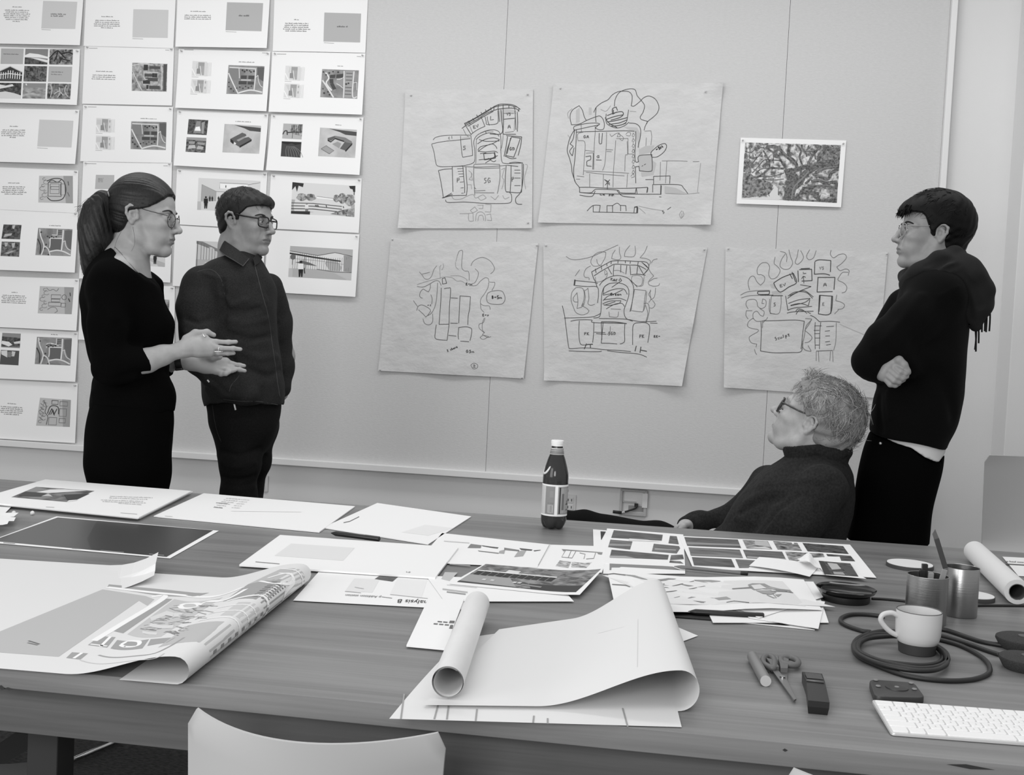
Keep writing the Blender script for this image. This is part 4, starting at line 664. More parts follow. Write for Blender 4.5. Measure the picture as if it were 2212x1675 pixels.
D([[(300, 900), (500, 895), (620, 885), (700, 850)], [(680, 905), (850, 908), (990, 915), (1140, 940), (1310, 935)], [(370, 935), (460, 920), (600, 922), (625, 950), (980, 960)], [(1240, 955), (1320, 958)], [(280, 765), (305, 880), (320, 1000), (335, 1120), (350, 1220), (370, 1235), (480, 1228), (600, 1230), (720, 1245), (900, 1255), (1030, 1268)], [(350, 1260), (560, 1268), (680, 1268), (710, 1262)], [(770, 1258), (900, 1275), (1080, 1290), (1150, 1305), (1205, 1330)], [(465, 930), (460, 1050), (470, 1160), (500, 1195), (610, 1185)], [(625, 945), (622, 1060), (612, 1170)], [(705, 945), (710, 1060), (712, 1140)], [(725, 950), (720, 1020), (705, 1175), (800, 1178), (880, 1185)], [(965, 955), (960, 1060), (962, 1150), (940, 1175), (910, 1185)], [(1050, 1195), (1050, 1080), (1060, 970), (1140, 950), (1200, 955), (1235, 990), (1230, 1080), (1215, 1170)], [(630, 1055), (750, 1060)], [(650, 1070), (760, 1080)]], 1.4)
D([[(705, 942), (860, 945), (985, 962)], [(520, 1240), (545, 1180)], [(585, 1185), (588, 1230)], [(550, 1190), (615, 1188)], [(1090, 1205), (1075, 1265)], [(1130, 1250), (1205, 1265)], [(1140, 1215), (1130, 1280)]], 2.0)
write(s, S4, 'PK', 515, 1055, 28, 32); write(s, S4, 'SGD', 780, 1050, 26, 38); write(s, S4, 'PK', 1118, 1080, 28, 38); write(s, S4, 'EE-', 1280, 1090, 22, 22, 0, INK, 1.6); P([[(805, 990), (800, 1060), (770, 1080)]])
fints(s, [(1180, 531, 'left top corner'), (1521, 540, 'right top corner')], 'arched green sketch')
# ---- 5 right sketch behind the seated man
s = tsheet([(1567, 535), (1917, 545), (1890, 860), (1563, 837)], 'tracing paper sketch with squiggle trees and lettered blocks hung beneath the oak photograph', [(1563, 837, 85, .02), (1905, 700, 50, .01), (1560, 680, 60, .012)])
D = lambda L, w=1.3: strokes(s, S5, L, INK, w); P = lambda L, w=1.2: strokes(s, S5, L, PEN, w)
s.poly(S5((640, 560), (720, 545), (760, 590), (650, 595)), WASH, 1); s.poly(S5((625, 480), (665, 470), (690, 530), (640, 520)), WASH, 1)
P([[(400, 545), (385, 460), (410, 400), (450, 395), (480, 450), (520, 490), (560, 450), (565, 400), (530, 375), (490, 370), (485, 310), (530, 250), (590, 245), (620, 290), (610, 370), (640, 420), (700, 400), (735, 330), (700, 280), (670, 250), (680, 180)], [(735, 120), (790, 135), (810, 180), (805, 235)], [(790, 150), (750, 210), (735, 280), (780, 315), (840, 305), (872, 245), (850, 180), (830, 100)], [(935, 100), (920, 180), (900, 240), (930, 260), (975, 220), (990, 175), (960, 110)], [(1060, 100), (1025, 170), (1050, 210), (1100, 190), (1130, 110)], [(1295, 105), (1285, 150), (1320, 190), (1380, 155), (1440, 150), (1460, 190), (1410, 250), (1355, 290), (1390, 330), (1450, 312), (1490, 330), (1480, 385)], [(1480, 350), (1420, 350), (1380, 400), (1370, 435), (1430, 465), (1465, 510), (1450, 560), (1410, 575)], [(1355, 595), (1345, 660), (1400, 675), (1440, 705), (1420, 745), (1365, 755)], [(1375, 760), (1330, 805)], [(385, 750), (360, 700), (380, 655), (450, 645), (480, 670), (490, 720), (530, 745), (575, 720), (580, 660), (545, 640), (535, 690), (560, 690)], [(430, 770), (365, 770), (360, 820), (385, 860)], [(440, 860), (440, 800), (480, 775), (520, 820), (550, 830), (560, 780), (510, 745)], [(440, 850), (390, 890), (380, 940), (430, 965), (490, 975), (490, 1000), (420, 1040), (395, 1070), (420, 1120), (480, 1135), (470, 1170)], [(455, 1190), (465, 1230), (480, 1250)], [(600, 840), (570, 875), (480, 885), (440, 850)], [(300, 600), (370, 565), (480, 550), (620, 545)], [(310, 630), (400, 605), (560, 600), (640, 600)]], 1.2)
D([[(665, 465), (690, 520), (740, 565), (830, 510), (915, 460), (880, 360), (760, 405), (665, 465)], [(865, 345), (905, 455)], [(840, 365), (870, 420)], [(930, 330), (935, 455)], [(945, 320), (1080, 315), (1085, 440), (970, 445)], [(960, 310), (1060, 305)], [(1115, 235), (1110, 370), (1215, 365), (1280, 380)], [(1115, 230), (1165, 212), (1290, 220), (1285, 345)], [(1145, 405), (1335, 405), (1325, 540)], [(1150, 410), (1140, 565), (1310, 560)], [(1165, 600), (1155, 805), (1285, 800), (1310, 610), (1165, 600)], [(1175, 600), (1160, 780)], [(1300, 610), (1290, 800)], [(640, 605), (765, 605)], [(520, 600), (660, 600)], [(490, 560), (620, 555), (615, 590), (500, 590), (490, 560)]], 1.9)
P([[(640, 610), (630, 700), (625, 800), (720, 800), (745, 700), (745, 610)], [(620, 640), (620, 780), (680, 805)]], 1.2)
D([[(995, 470), (990, 395)], [(970, 420), (990, 393), (1015, 405)], [(955, 485), (1075, 505), (960, 550), (840, 605)], [(815, 635), (900, 580), (1000, 550), (1100, 620)], [(820, 610), (900, 565), (1020, 570), (1090, 635)], [(825, 690), (940, 650), (1065, 635), (1000, 680), (850, 715)], [(795, 605), (820, 765), (890, 740), (1085, 722)], [(850, 710), (950, 690), (1045, 715), (1060, 650)], [(810, 795), (900, 780), (1100, 775)], [(905, 780), (930, 750), (980, 760), (1030, 800)], [(910, 810), (940, 765), (990, 775)], [(1065, 820), (1110, 840), (1165, 890)], [(1035, 785), (1070, 800)]], 1.5)
write(s, S5, 'EV', 725, 485, 34, 32, -.3); write(s, S5, 'L', 980, 345, 45, 18); write(s, S5, 'VS', 1165, 285, 24, 34, 0, PEN); write(s, S5, 'A', 1205, 465, 45, 38); write(s, S5, 'EX', 1195, 680, 28, 32, 0, PEN); write(s, S5, 'S', 660, 680, 30, 40)
D([[(545, 880), (700, 878), (900, 872), (1000, 885), (985, 1000), (965, 1190)], [(525, 890), (530, 1000), (520, 1210), (660, 1230), (860, 1228), (945, 1225), (975, 1195), (985, 1100)]], 1.4); P([[(545, 885), (540, 960)], [(570, 880), (545, 900)], [(1010, 855), (1080, 860), (1050, 920), (1005, 985), (1060, 1030), (1085, 1070), (1050, 1110), (1005, 1120)], [(1080, 870), (1020, 940), (1000, 1050), (980, 1150), (1010, 1200), (1075, 1215)], [(1040, 1150), (1075, 1210)]], 1.3)
write(s, S5, 'Sculpt', 670, 1060, 26, 36, -.28, INK, 1.3)
D([[(1160, 890), (1280, 885), (1390, 895)], [(1120, 895), (1115, 1000), (1120, 1190)], [(1180, 895), (1170, 1010), (1165, 1190)], [(1110, 935), (1190, 935)], [(1105, 985), (1165, 985)], [(1110, 1020), (1170, 1020)], [(1120, 1070), (1175, 1070)], [(1120, 1145), (1165, 1145)], [(1240, 945), (1325, 938)], [(1225, 995), (1280, 988)], [(1230, 1048), (1280, 1045)], [(1228, 1112), (1280, 1105)], [(1240, 1145), (1290, 1138)], [(1130, 1212), (1310, 1205)]], 1.3); P([[(1350, 900), (1345, 1100), (1320, 1205)], [(1130, 1215), (1130, 1320)], [(1155, 1215), (1160, 1330)], [(1285, 1215), (1280, 1320)], [(1310, 1210), (1315, 1330)]], 1.1)
strokes(s, S5, [[(1385, 915), (1520, 975), (1690, 1045)]], G(.68), 1.2)
fints(s, [(1573, 538, 'left top corner'), (1915, 549, 'right top corner')], 'squiggle trees sketch')
# ---- oak photograph
OQ = S6(170, 68)+S6(2108, 120)+S6(2008, 1350)+S6(90, 1282)
s = wsheet('oak', OQ, 'white bordered photograph of an old oak with twisting branches pinned alone between sketch and seam', .005, .006, group=None)
s.pins = False
f0 = S6(250, 155)+S6(2008, 205)+S6(1928, 1272)+S6(182, 1180)
rect(s, f0, photo_mat('oak_back', .1, .72, (55, 55, 55), .12, 6), 1, 6)
KD, KM, KB = G(.13), G(.34), photo_mat('oak_bark', .03, .2, (120, 120, 120), .15)
OL = photo_mat('oak_leaf', .04, .3, (90, 90, 90), .14)
s.poly(S6((215, 720), (330, 720), (480, 820), (700, 880), (760, 950), (720, 1080), (640, 1140), (190, 1175)), OL, 2); s.poly(S6((235, 470), (330, 460), (380, 560), (340, 700), (220, 700)), OL, 2)
s.poly(S6((1500, 210), (2008, 210), (1965, 620), (1700, 560), (1560, 500), (1640, 330)), OL, 2); s.poly(S6((1300, 980), (1945, 1000), (1930, 1268), (1150, 1230)), OL, 2)
s.poly(S6((690, 1110), (800, 960), (850, 1000), (850, 1120), (910, 1190), (860, 1215), (182, 1195), (190, 1180), (700, 1160)), G(.85), 3)
B = lambda pts, w, m=KB, k=5: s.line(S6(*pts), w/8.508, m, k, True)
for pts, w in [([(1075, 1225), (1090, 1080), (1130, 960), (1180, 880), (1130, 780), (1060, 700), (1040, 640)], 150), ([(1000, 1220), (1040, 1020), (1080, 860), (1040, 740), (1010, 650)], 110), ([(1150, 980), (1260, 880), (1320, 760), (1420, 680), (1560, 600), (1700, 540), (1900, 520)], 110), ([(1060, 690), (1200, 660), (1330, 610), (1500, 600), (1700, 590)], 80),
               ([(1190, 650), (1190, 560), (1120, 470), (1050, 420), (1050, 300), (1070, 190)], 55), ([(1180, 560), (1080, 470), (960, 370), (880, 280), (780, 230), (640, 250)], 60), ([(960, 640), (800, 630), (700, 630), (600, 720), (470, 800)], 34), ([(1000, 650), (920, 520), (860, 410), (740, 320), (650, 270)], 34), ([(700, 620), (690, 500), (640, 400), (580, 300)], 26),
               ([(1300, 580), (1250, 430), (1270, 300), (1180, 190)], 34), ([(1380, 420), (1360, 350), (1300, 260), (1290, 195)], 28), ([(1370, 330), (1420, 210)], 24), ([(1400, 560), (1470, 420), (1540, 330), (1640, 220)], 44), ([(1360, 320), (1520, 320), (1540, 470)], 26), ([(1500, 740), (1620, 790), (1750, 830), (1800, 790), (1830, 720), (1960, 640)], 60), ([(1540, 720), (1680, 640), (1800, 610), (1970, 610)], 60),
               ([(1460, 880), (1600, 860), (1740, 900), (1940, 880)], 60), ([(1300, 1000), (1480, 970), (1640, 960), (1800, 960), (1940, 1010)], 40), ([(1350, 920), (1480, 800)], 40), ([(1250, 1080), (1400, 1080), (1600, 1110)], 70), ([(1080, 740), (1200, 830)], 40), ([(1250, 860), (1280, 700)], 40), ([(340, 440), (470, 430), (560, 330)], 18), ([(380, 720), (500, 590), (600, 480), (720, 480), (900, 490)], 18), ([(250, 620), (360, 560), (480, 420)], 16),
               ([(440, 800), (620, 780), (760, 780), (960, 720)], 14), ([(560, 830), (760, 850), (960, 830)], 14), ([(440, 720), (560, 640), (700, 640)], 14), ([(250, 320), (360, 340), (460, 260), (600, 250)], 18), ([(340, 260), (330, 440)], 16), ([(760, 330), (770, 470)], 18), ([(1700, 210), (1840, 330), (1990, 280)], 50), ([(1560, 480), (1690, 360), (1700, 230)], 44), ([(1220, 1100), (1180, 1225)], 60), ([(1500, 1140), (1640, 1230), (1900, 1200)], 40)]: B(pts, w)
for pts, w in [([(1100, 1200), (1120, 1060), (1160, 960), (1280, 840), (1420, 690)], 26), ([(1500, 735), (1640, 775), (1770, 810)], 16), ([(1560, 700), (1700, 630), (1950, 600)], 14), ([(1480, 870), (1620, 850), (1760, 880)], 16), ([(1180, 560), (1080, 460), (950, 350)], 12), ([(1340, 980), (1600, 940), (1880, 970)], 10)]: B(pts, w, G(.52), 7)
fin(s); s.pins = True
pin(*S6(205, 120)[0], 'left top corner of the oak photograph'); pin(*S6(2050, 180)[0], 'right top corner of the oak photograph')
# ================================================================== the table
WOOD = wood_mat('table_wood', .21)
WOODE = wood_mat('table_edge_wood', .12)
YN, YF = 1.525, 3.255; TH = .034; XL, XR = -2.75, 1.9
tb = empty('conference_table', ((XL+XR)/2, (YN+YF)/2, 0), 'long plank-topped wooden conference table covered with drawings', 'table')
tc = np.array(tb.location)
b = MB(); b.box((0, 0, TZ-TH/2), (XR-XL, YF-YN, TH), WOOD, bev=.0025)
DK = mat('knot_dark', .03, .8)
for (x0, y0), (x1, y1), hh in (((2044, 1652), (2150, 1664), .004), ((1690, 1621), (1702, 1622), .003), ((-4, 1484), (12, 1489), .005), ((8, 1488), (30, 1490), .003)):
    a, c = on_y(x0, y0, YN-.0006)-tc, on_y(x1, y1, YN-.0006)-tc
    b.add([(a[0], a[1], a[2]), ((a[0]+c[0])/2, a[1], (a[2]+c[2])/2-hh*.7), (c[0], c[1], c[2]), ((a[0]*.6+c[0]*.4), a[1], (a[2]+c[2])/2+hh*.8)], [[0, 1, 2, 3]], DK)
b.build('tabletop', tb, auto=.5)
ya = YN+.05; ZA = on_y(200, 1601, ya)[2]
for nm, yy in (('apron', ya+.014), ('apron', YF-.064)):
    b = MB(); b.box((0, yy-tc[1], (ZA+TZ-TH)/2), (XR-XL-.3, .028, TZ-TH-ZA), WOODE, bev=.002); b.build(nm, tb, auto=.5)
lx = on_y(104, 1600, 1.72)[0]
for xx in (lx, XR-.45):
    for yy in (1.70, YF-.2):
        b = MB(); b.box((xx-tc[0], yy-tc[1]+.03, (TZ-TH)/2), (.055, .055, TZ-TH), mat('leg_dark_wood', .03, .5), bev=.003); b.build('leg', tb, auto=.5)
# ================================================================== flat papers on the table
def tmap(z): return lambda x, y: on_z(x, y, z)
def psheet(q, z, disp=None, n=1, paper=None, thick=0):
    s = Sheet(tmap(TZ+z), (0, 0, 1), 0.0, disp, .00025)
    if thick:
        b = len(s.v); 
        for x, y in q: s.v.append(s.P(x, y, 0)-np.array((0, 0, thick)))
        for x, y in q: s.v.append(s.P(x, y, 0))
        m = s._m(paper or PAPER)
        for i in range(4): j = (i+1) % 4; s.f.append([b+i, b+j, b+4+j, b+4+i]); s.m.append(m)
    s.grid(q, paper or PAPER, n, n); return s
K1 = C(0, 1020, 6.144); K2 = C(0, 1020, 2.765); K3 = C(600, 1080, 2.765); K4 = C(560, 1120, 4.9156); K5 = C(900, 1130, 4.9156); K6 = C(1260, 1120, 6.144); K7 = C(1560, 1130, 6.144); K8 = C(1560, 1150, 3.19); K9 = C(1850, 1140, 5.403)
# stack of presentation boards
q = [(98, 1036), (414, 1061), (300, 1118), (-62, 1082)]
t = empty('presentation_board', on_z(190, 1075), 'white presentation boards with a landscape picture, piled at the far edge below the woman', 'presentation boards')
def under(o, par):
    o.location = Vector(o.location)-par.location; o.parent = par
for i, (dx, dy) in enumerate(((3, 1), (-2, 1.5), (0, 0))):
    s = psheet([(x+dx, y+dy) for x, y in q], .0042*(i+1), thick=.0034)
    if i == 2:
        f = K1((480, 198), (1255, 252), (885, 400), (150, 335)); s.poly(f, photo_mat('board_photo', .03, .22, (30, 30, 30), .15), 1); s.poly(K1((470, 270), (640, 235), (860, 232), (1150, 250), (900, 268), (640, 282)), G(.9), 2)
        s.poly(K1((340, 262), (480, 200), (560, 215), (660, 235), (480, 270)), G(.55), 2); s.poly(K1((545, 325), (640, 290), (700, 328)), G(.75), 3); s.poly(K1((850, 305), (1190, 290), (1020, 370), (900, 380)), G(.22), 3); s.poly(K1((250, 310), (330, 265), (620, 290), (540, 330), (280, 325)), G(.25), 3); s.poly(K1((885, 402), (915, 380), (1020, 372), (1030, 380)), PAPER, 3)
        for yy, a, c in ((330, 1460, 2030), (352, 1450, 1960), (378, 1340, 1900), (400, 1360, 1940), (422, 1570, 1880)): textline(s, *K1(a, yy, c, yy+20), 2.2, G(.72))
        s.line(K1((1600, 545), (1820, 562)), .9, G(.7)); s.line(K1((610, 466), (720, 472)), .9, G(.7))
    o = s.build('board', None, None); under(o, t)
# scraps at the left edge
SCR = [[(-20, 1092), (24, 1096), (8, 1112), (-30, 1105)], [(-25, 1104), (40, 1113), (30, 1120), (-25, 1116)], [(-25, 1112), (34, 1119), (30, 1127), (-25, 1125)], [(-25, 1118), (20, 1126), (16, 1134), (-25, 1136)]]
for i, q in enumerate(SCR):
    s = psheet(q, .004+.005*i, lambda x, y, i=i: .006*max(0, (x-5)/35)*(1 if i % 2 else .2), 4)
    s.build('paper_scrap', ['narrow paper offcut lying topmost beside the boards at the table end', 'curled paper offcut with a sharp tip in the scrap heap beside the clear pins', 'paper offcut in the middle of the scrap heap beside the clear pins', 'lowest paper offcut of the scrap heap beside the dark print'][i], 'paper scrap', 'paper offcuts at the table end')
for px, py, l in ((30, 1109, 'clear push pin lying on the table against the scrap heap'), (70, 1109, 'clear push pin lying on the table in front of the board pile')):
    p = on_z(px, py, TZ+.005); o = empty('push_pin', p, l, 'push pin', 'loose push pins on the table')
    b = MB(); b.lathe([(.0, -.007), (.005, -.007), (.0055, -.005), (.003, -.003), (.0028, .003), (.005, .005), (.0052, .007), (0, .0072)], mat('clear_plastic', .75, .1), M=rotx(1.2) @ roty(.5), n=14); b.build('pin_head', o, smooth=True)
# dark print with white border
s = psheet([(122, 1116), (473, 1147), (367, 1207), (-30, 1172)], .0012)
s.poly(K2((345, 272), (1272, 350), (995, 508), (-50, 412)), mat('dark_print', .085, .35, spec=.3), 1); s.poly(K2((580, 292), (1272, 350), (995, 508), (545, 462), (520, 400)), mat('dark_print_b', .06, .35, spec=.3), 2)
for a in ((20, 424, 90, 430), (430, 458, 480, 461), (600, 470, 740, 482), (890, 492, 980, 500)): s.line(K2(*a), 1, G(.6), 3)
s.build('photo_print', 'large dark photographic print with a thin white border lying near the curled sheet', 'photo print')
# white pages
s = psheet([(440, 1066), (767, 1094), (690, 1149), (332, 1115)], .004, thick=.003)
for i in range(6): textline(s, *K2(1350-14*i, 160+10*i, 1350-14*i+90-8*i, 167+10*i), 2, G(.7))
for i in range(5): textline(s, *K2(1440-14*i, 168+12*i, 1490-14*i, 171+12*i), 2, G(.75))
s.line(K2((1290, 185), (1360, 190)), 1, G(.5)); s.line(K2((1275, 212), (1330, 217)), 1, G(.55)); s.line(K2((1380, 235), (1800, 240)), .7, G(.86)); s.line(K2((985, 264), (1030, 267)), .9, G(.75))
s.build('printed_page', 'stapled white pages with faint figures lying far from the camera beneath the man in denim', 'paper')
s = psheet([(815, 1087), (1018, 1116), (925, 1176), (697, 1140)], .003, thick=.002)
s.line(K3((393, 138), (430, 130), (486, 102)), 1.6, G(.45)); s.grid(K3(880, 150, 1050, 170, 900, 215, 740, 195), G(.9), 1, 1, 1)
s.build('printed_page', 'white page with a short heading under the black pen', 'paper')
s = psheet([(605, 1156), (990, 1183), (940, 1248), (517, 1220)], .0075, thick=.004)
s.grid(K3((80, 262), (460, 288), (390, 365), (-20, 335)), G(.88), 1, 1, 1); s.line(K4((-40, 465), (215, 487)), 1.5, G(.55)); textline(s, *K4(1560, 578, 1605, 582), 2.6, G(.55))
s.build('printed_page', 'white page with a faint grey panel lying beside the far tip of the rolled plan', 'paper')
# analysis sheet
def flatsheet(q, z, label, n=1, disp=None, thick=0, name='printed_page'):
    s = psheet(q, z, disp, n, thick=thick); s.args = (name, label, 'paper'); return s
s = flatsheet([(690, 1234), (1060, 1262), (1010, 1318), (633, 1298)], .0022, 'white drawing page printed with a bold heading that stands upside down to the camera')
s.poly(K4((1290, 605), (1490, 612), (1415, 675), (1225, 648)), photo_mat('dk_photo', .03, .1, 50), 2); s.poly(K4((1480, 615), (1790, 640), (1720, 850), (1385, 812)), G(.91), 1); s.grid(K4((1010, 640), (1280, 650), (1200, 790), (910, 775)), G(.89), 1, 1, 1)
s.line(K4((1015, 735), (1110, 752)), 1.6, G(.75), 3); s.line(K4((910, 780), (1080, 795)), .9, G(.7), 3); s.line(K4((1390, 812), (1790, 855)), 1, G(.75), 3); s.line(K4((1300, 838), (1410, 852)), .9, G(.5), 3)
def font_on(s, txt, o, ux, uy, m, k=4):
    """printed words: o = baseline start (px), ux/uy = px vectors of one em"""
    c = bpy.data.curves.new('t', 'FONT'); c.body = txt; c.resolution_u = 3; ob = bpy.data.objects.new('t', c); COL.objects.link(ob)
    bpy.context.view_layer.update(); me = ob.to_mesh(); b0 = len(s.v); mi = s._m(m)
    for v in me.vertices: x, y = v.co.x, v.co.y; s.v.append(s.P(o[0]+ux[0]*x+uy[0]*y, o[1]+ux[1]*x+uy[1]*y, k))
    for p in me.polygons: s.f.append([b0+i for i in p.vertices]); s.m.append(mi)
    ob.to_mesh_clear(); bpy.data.objects.remove(ob); bpy.data.curves.remove(c)
font_on(s, 'Analysis B', (939, 1299.5), (-19.5, -.9), (-5, 11), G(.05)); font_on(s, 'p Addition station', (824, 1289), (-10.6, -.55), (-3, 6), G(.3))
s.build(*s.args)
# centre cluster
s = flatsheet([(955, 1152), (1190, 1177), (1160, 1227), (900, 1215)], .003, 'white page with a grey watercolour of a long building lying before the bottle')
WSH = [G(.5), G(.66), G(.3)]
for pl, g in (([(575, 225), (690, 240), (680, 270), (540, 268)], 0), ([(690, 240), (800, 255), (870, 262), (860, 275), (800, 268), (700, 250)], 2), ([(930, 265), (1090, 290), (1085, 305), (930, 290)], 0), ([(880, 300), (940, 285), (930, 330), (870, 325)], 1), ([(1080, 300), (1165, 295), (1130, 355), (1035, 365)], 1), ([(1090, 270), (1230, 285), (1220, 298), (1110, 290)], 2), ([(650, 295), (870, 320), (870, 330), (660, 305)], 0), ([(1240, 295), (1320, 288), (1310, 295), (1250, 305)], 2)): s.poly(K5(*pl), WSH[g], 2)
s.line(K5((290, 195), (560, 215)), 2, G(.8), 2); s.line(K5((350, 440), (570, 458)), 1.4, G(.7), 2); s.poly(K5((300, 525), (435, 530), (350, 622), (260, 600)), G(.75), 2); s.line(K5((1410, 235), (1290, 455)), 1, G(.6), 3); s.build(*s.args)
s = flatsheet([(1186, 1177), (1318, 1181), (1300, 1238), (1120, 1226)], .0024, 'white page with a small plan drawing lying in front of the bottle')
s.poly(K5((1540, 280), (1975, 315), (1965, 340), (1930, 335), (1915, 318), (1580, 295), (1560, 305)), G(.55), 2)
for z in ([(1580, 295), (1540, 365), (1650, 375), (1690, 305)], [(1730, 320), (1790, 335), (1775, 385)], [(1900, 320), (1880, 380), (1800, 385)], [(1640, 300), (1610, 370)]): s.line(K5(*z), 1.3, G(.5), 2)
s.poly(K5((1520, 400), (1640, 415), (1610, 480), (1475, 460)), photo_mat('scrib', .2, .7, 70, .12), 2); s.poly(K5((1650, 415), (1790, 430), (1860, 418), (1800, 480), (1640, 470)), photo_mat('scrib', .2, .7, 70, .12), 2); s.build(*s.args)
s = flatsheet([(920, 1244), (1200, 1256), (1240, 1300), (960, 1300)], .0034, 'white page with grey strokes lying under the near edge of the street photograph', 1)
s.line(K5((275, 705), (540, 740)), 3, G(.72), 2); s.line(K5((320, 735), (520, 760)), 3, G(.6), 2); s.line(K5((320, 660), (640, 690)), 1.4, G(.85), 2); s.build(*s.args)
def dsp(x, y): return .014*max(0, (x-1180)/130)**2
s = psheet([(1046, 1219), (1300, 1243), (1252, 1290), (970, 1262)], .0045, dsp, 8)
f = Q(K5((735, 437), (1955, 545), (1690, 755), (430, 628))); P = lambda *z: [f(u, v) for u, v in z]
s.grid(K5(735, 437, 1955, 545, 1690, 755, 430, 628), photo_mat('street_photo', .03, .3, (45, 45, 45), .16), 8, 8, 1)
s.grid(P((0, .58), (.35, .58), (.5, 1), (0, 1)), G(.62), 4, 4, 2); s.grid(P((0, .93), (.52, .98), (.5, 1), (0, 1)), G(.25), 4, 1, 3); s.grid(P((.55, .75), (1, .7), (1, 1), (.62, 1)), G(.2), 4, 4, 2); s.grid(P((.25, .2), (.36, .22), (.36, .38), (.25, .36)), G(.85), 2, 2, 3)
for i in range(11): u = .03+i*.062; s.grid(P((u, .38), (u+.05, .385), (u+.045, .56), (u-.005, .55)), G(.14), 1, 1, 3); s.grid(P((u-.01, .33), (u+.05, .335), (u+.05, .38), (u-.012, .375)), G(.9), 1, 1, 4)
for u in (.16, .23, .42, .46): s.poly(P((u, .74), (u+.03, .74), (u+.025, .8), (u-.005, .8)), G(.85), 4)
s.grid(P((.5, .8), (.68, .84), (.68, .9), (.5, .86)), G(.55), 2, 1, 4)
s.build('photo_print', 'curling colourless street photograph with arched windows lying behind the rolled tube', 'photo print')
s = flatsheet([(925, 1294), (1002, 1295), (962, 1402), (878, 1394)], .006, 'small white folded card with a pattern of grey bricks half under the rolled tube', 1, None, .003, 'folded_card')
for a in ((1895, 1093, 1942, 1098, 1938, 1110, 1893, 1105), (1955, 1098, 2000, 1103, 1996, 1115, 1952, 1110), (1853, 1117, 1897, 1120, 1893, 1133, 1850, 1129), (1912, 1122, 1957, 1126, 1953, 1138, 1908, 1134), (1972, 1128, 2016, 1131, 2012, 1143, 1968, 1140), (2025, 1090, 2075, 1092, 2070, 1118, 2014, 1116), (2030, 1135, 2060, 1137, 2052, 1177, 2016, 1174)): s.poly(K4(*a), G(.42), 2)
s.build(*s.args)
# photo contact sheets on the right
CP = [photo_mat('contact_%d' % i, lo, hi, sc, .16) for i, (lo, hi, sc) in enumerate([(.03, .12, (20, 60, 20)), (.06, .2, (10, 60, 20)), (.01, .5, (45, 60, 30)), (.02, .15, (50, 60, 30))])]
s = flatsheet([(1281, 1144), (1330, 1148), (1320, 1182), (1282, 1180)], .002, 'white edged print mostly hidden under the first contact sheet', 1); s.poly(K6((228, 175), (300, 180), (240, 290), (235, 285)), G(.15), 2); s.build('photo_print', s.args[1], 'photo print')
s = flatsheet([(1311, 1142), (1476, 1155), (1480, 1225), (1303, 1217)], .003, 'contact sheet of dark landscape photographs with a blank panel in its middle row', 1, None, .001)
for a, m in (((405, 160, 1055, 222, 1040, 300, 370, 262), 0), ((1150, 235, 1240, 242, 1268, 348, 1130, 335), 3), ((360, 285, 652, 310, 620, 418, 330, 385), 1), ((935, 340, 1270, 372, 1285, 400, 1240, 470, 910, 442), 1), ((375, 420, 1135, 490, 1120, 552, 350, 520), 0), ((1165, 492, 1320, 485, 1335, 545, 1150, 560), 3), ((1150, 565, 1290, 575, 1330, 605, 1140, 590), 3)): s.poly(K6(*a), CP[m], 2)
s.poly(K6(350, 500, 560, 505, 700, 535, 350, 525), G(.65), 3); s.poly(K6(610, 272, 860, 290, 1030, 318, 600, 300), G(.88), 3); s.poly(K6(345, 345, 630, 352, 630, 372, 340, 368), G(.6), 3); s.poly(K6(950, 400, 1230, 420, 1230, 436, 945, 425), G(.6), 3); s.build('photo_print', s.args[1], 'photo print')
s = flatsheet([(1303, 1212), (1480, 1222), (1480, 1240), (1303, 1240)], .0022, 'white sheet with a grey band lying between the contact sheets and the stacked plans', 1); s.poly(K6((350, 590), (1190, 645), (1290, 690), (500, 645), (480, 655), (375, 655), (370, 690), (348, 690)), G(.52), 2); s.build(*s.args)
s = flatsheet([(1466, 1158), (1836, 1177), (1893, 1248), (1497, 1227)], .0042, 'wide contact sheet of dark landscape photographs lying beside the seated man', 1, None, .001)
for pts, m in ((K6(1340, 252, 2050, 285, 2095, 398, 1380, 368), 0), (K6(1395, 388, 2075, 420, 2120, 530, 1430, 500), 1), (K6(1440, 518, 1965, 545, 2015, 655, 1470, 628), 0), (K7(270, 225, 605, 243, 665, 355, 325, 342), 2), (K7(675, 245, 995, 265, 1060, 375, 735, 355), 2), (K7(1065, 268, 1605, 310, 1680, 415, 1135, 380), 3), (K7(275, 360, 795, 385, 855, 505, 325, 472), 1), (K7(835, 385, 1340, 410, 1360, 455, 1100, 470, 1000, 510, 895, 510), 2), (K7(1380, 415, 1705, 440, 1765, 512, 1580, 505, 1560, 450, 1400, 445), 3), (K7(175, 485, 440, 500, 350, 600, 225, 600), 1)): s.poly(pts, CP[m], 2)
s.poly(K6(1370, 320, 2070, 350, 2085, 372, 1378, 350), G(.55), 3); s.poly(K6(1415, 470, 2110, 505, 2118, 528, 1428, 498), G(.5), 3); s.poly(K7(330, 445, 845, 480, 855, 500, 330, 470), G(.62), 3); s.poly(K7(430, 240, 600, 250, 640, 320, 440, 300), G(.72), 3); s.poly(K7(330, 335, 560, 320, 660, 350, 640, 356), G(.8), 3); s.poly(K7(920, 262, 950, 265, 955, 285, 930, 285), G(.95), 4)
s.build('photo_print', s.args[1], 'photo print')
def d2(x, y): return .016*math.exp(-((x-1732)/14.0)**2)
s = psheet([(1640, 1206), (1772, 1221), (1749, 1247), (1618, 1224)], .006, lambda x, y: .004*abs(math.sin((x-1600)*.02)), 6); s.build('paper_scrap', 'blank white card lying tilted across the wide contact sheet', 'paper scrap')
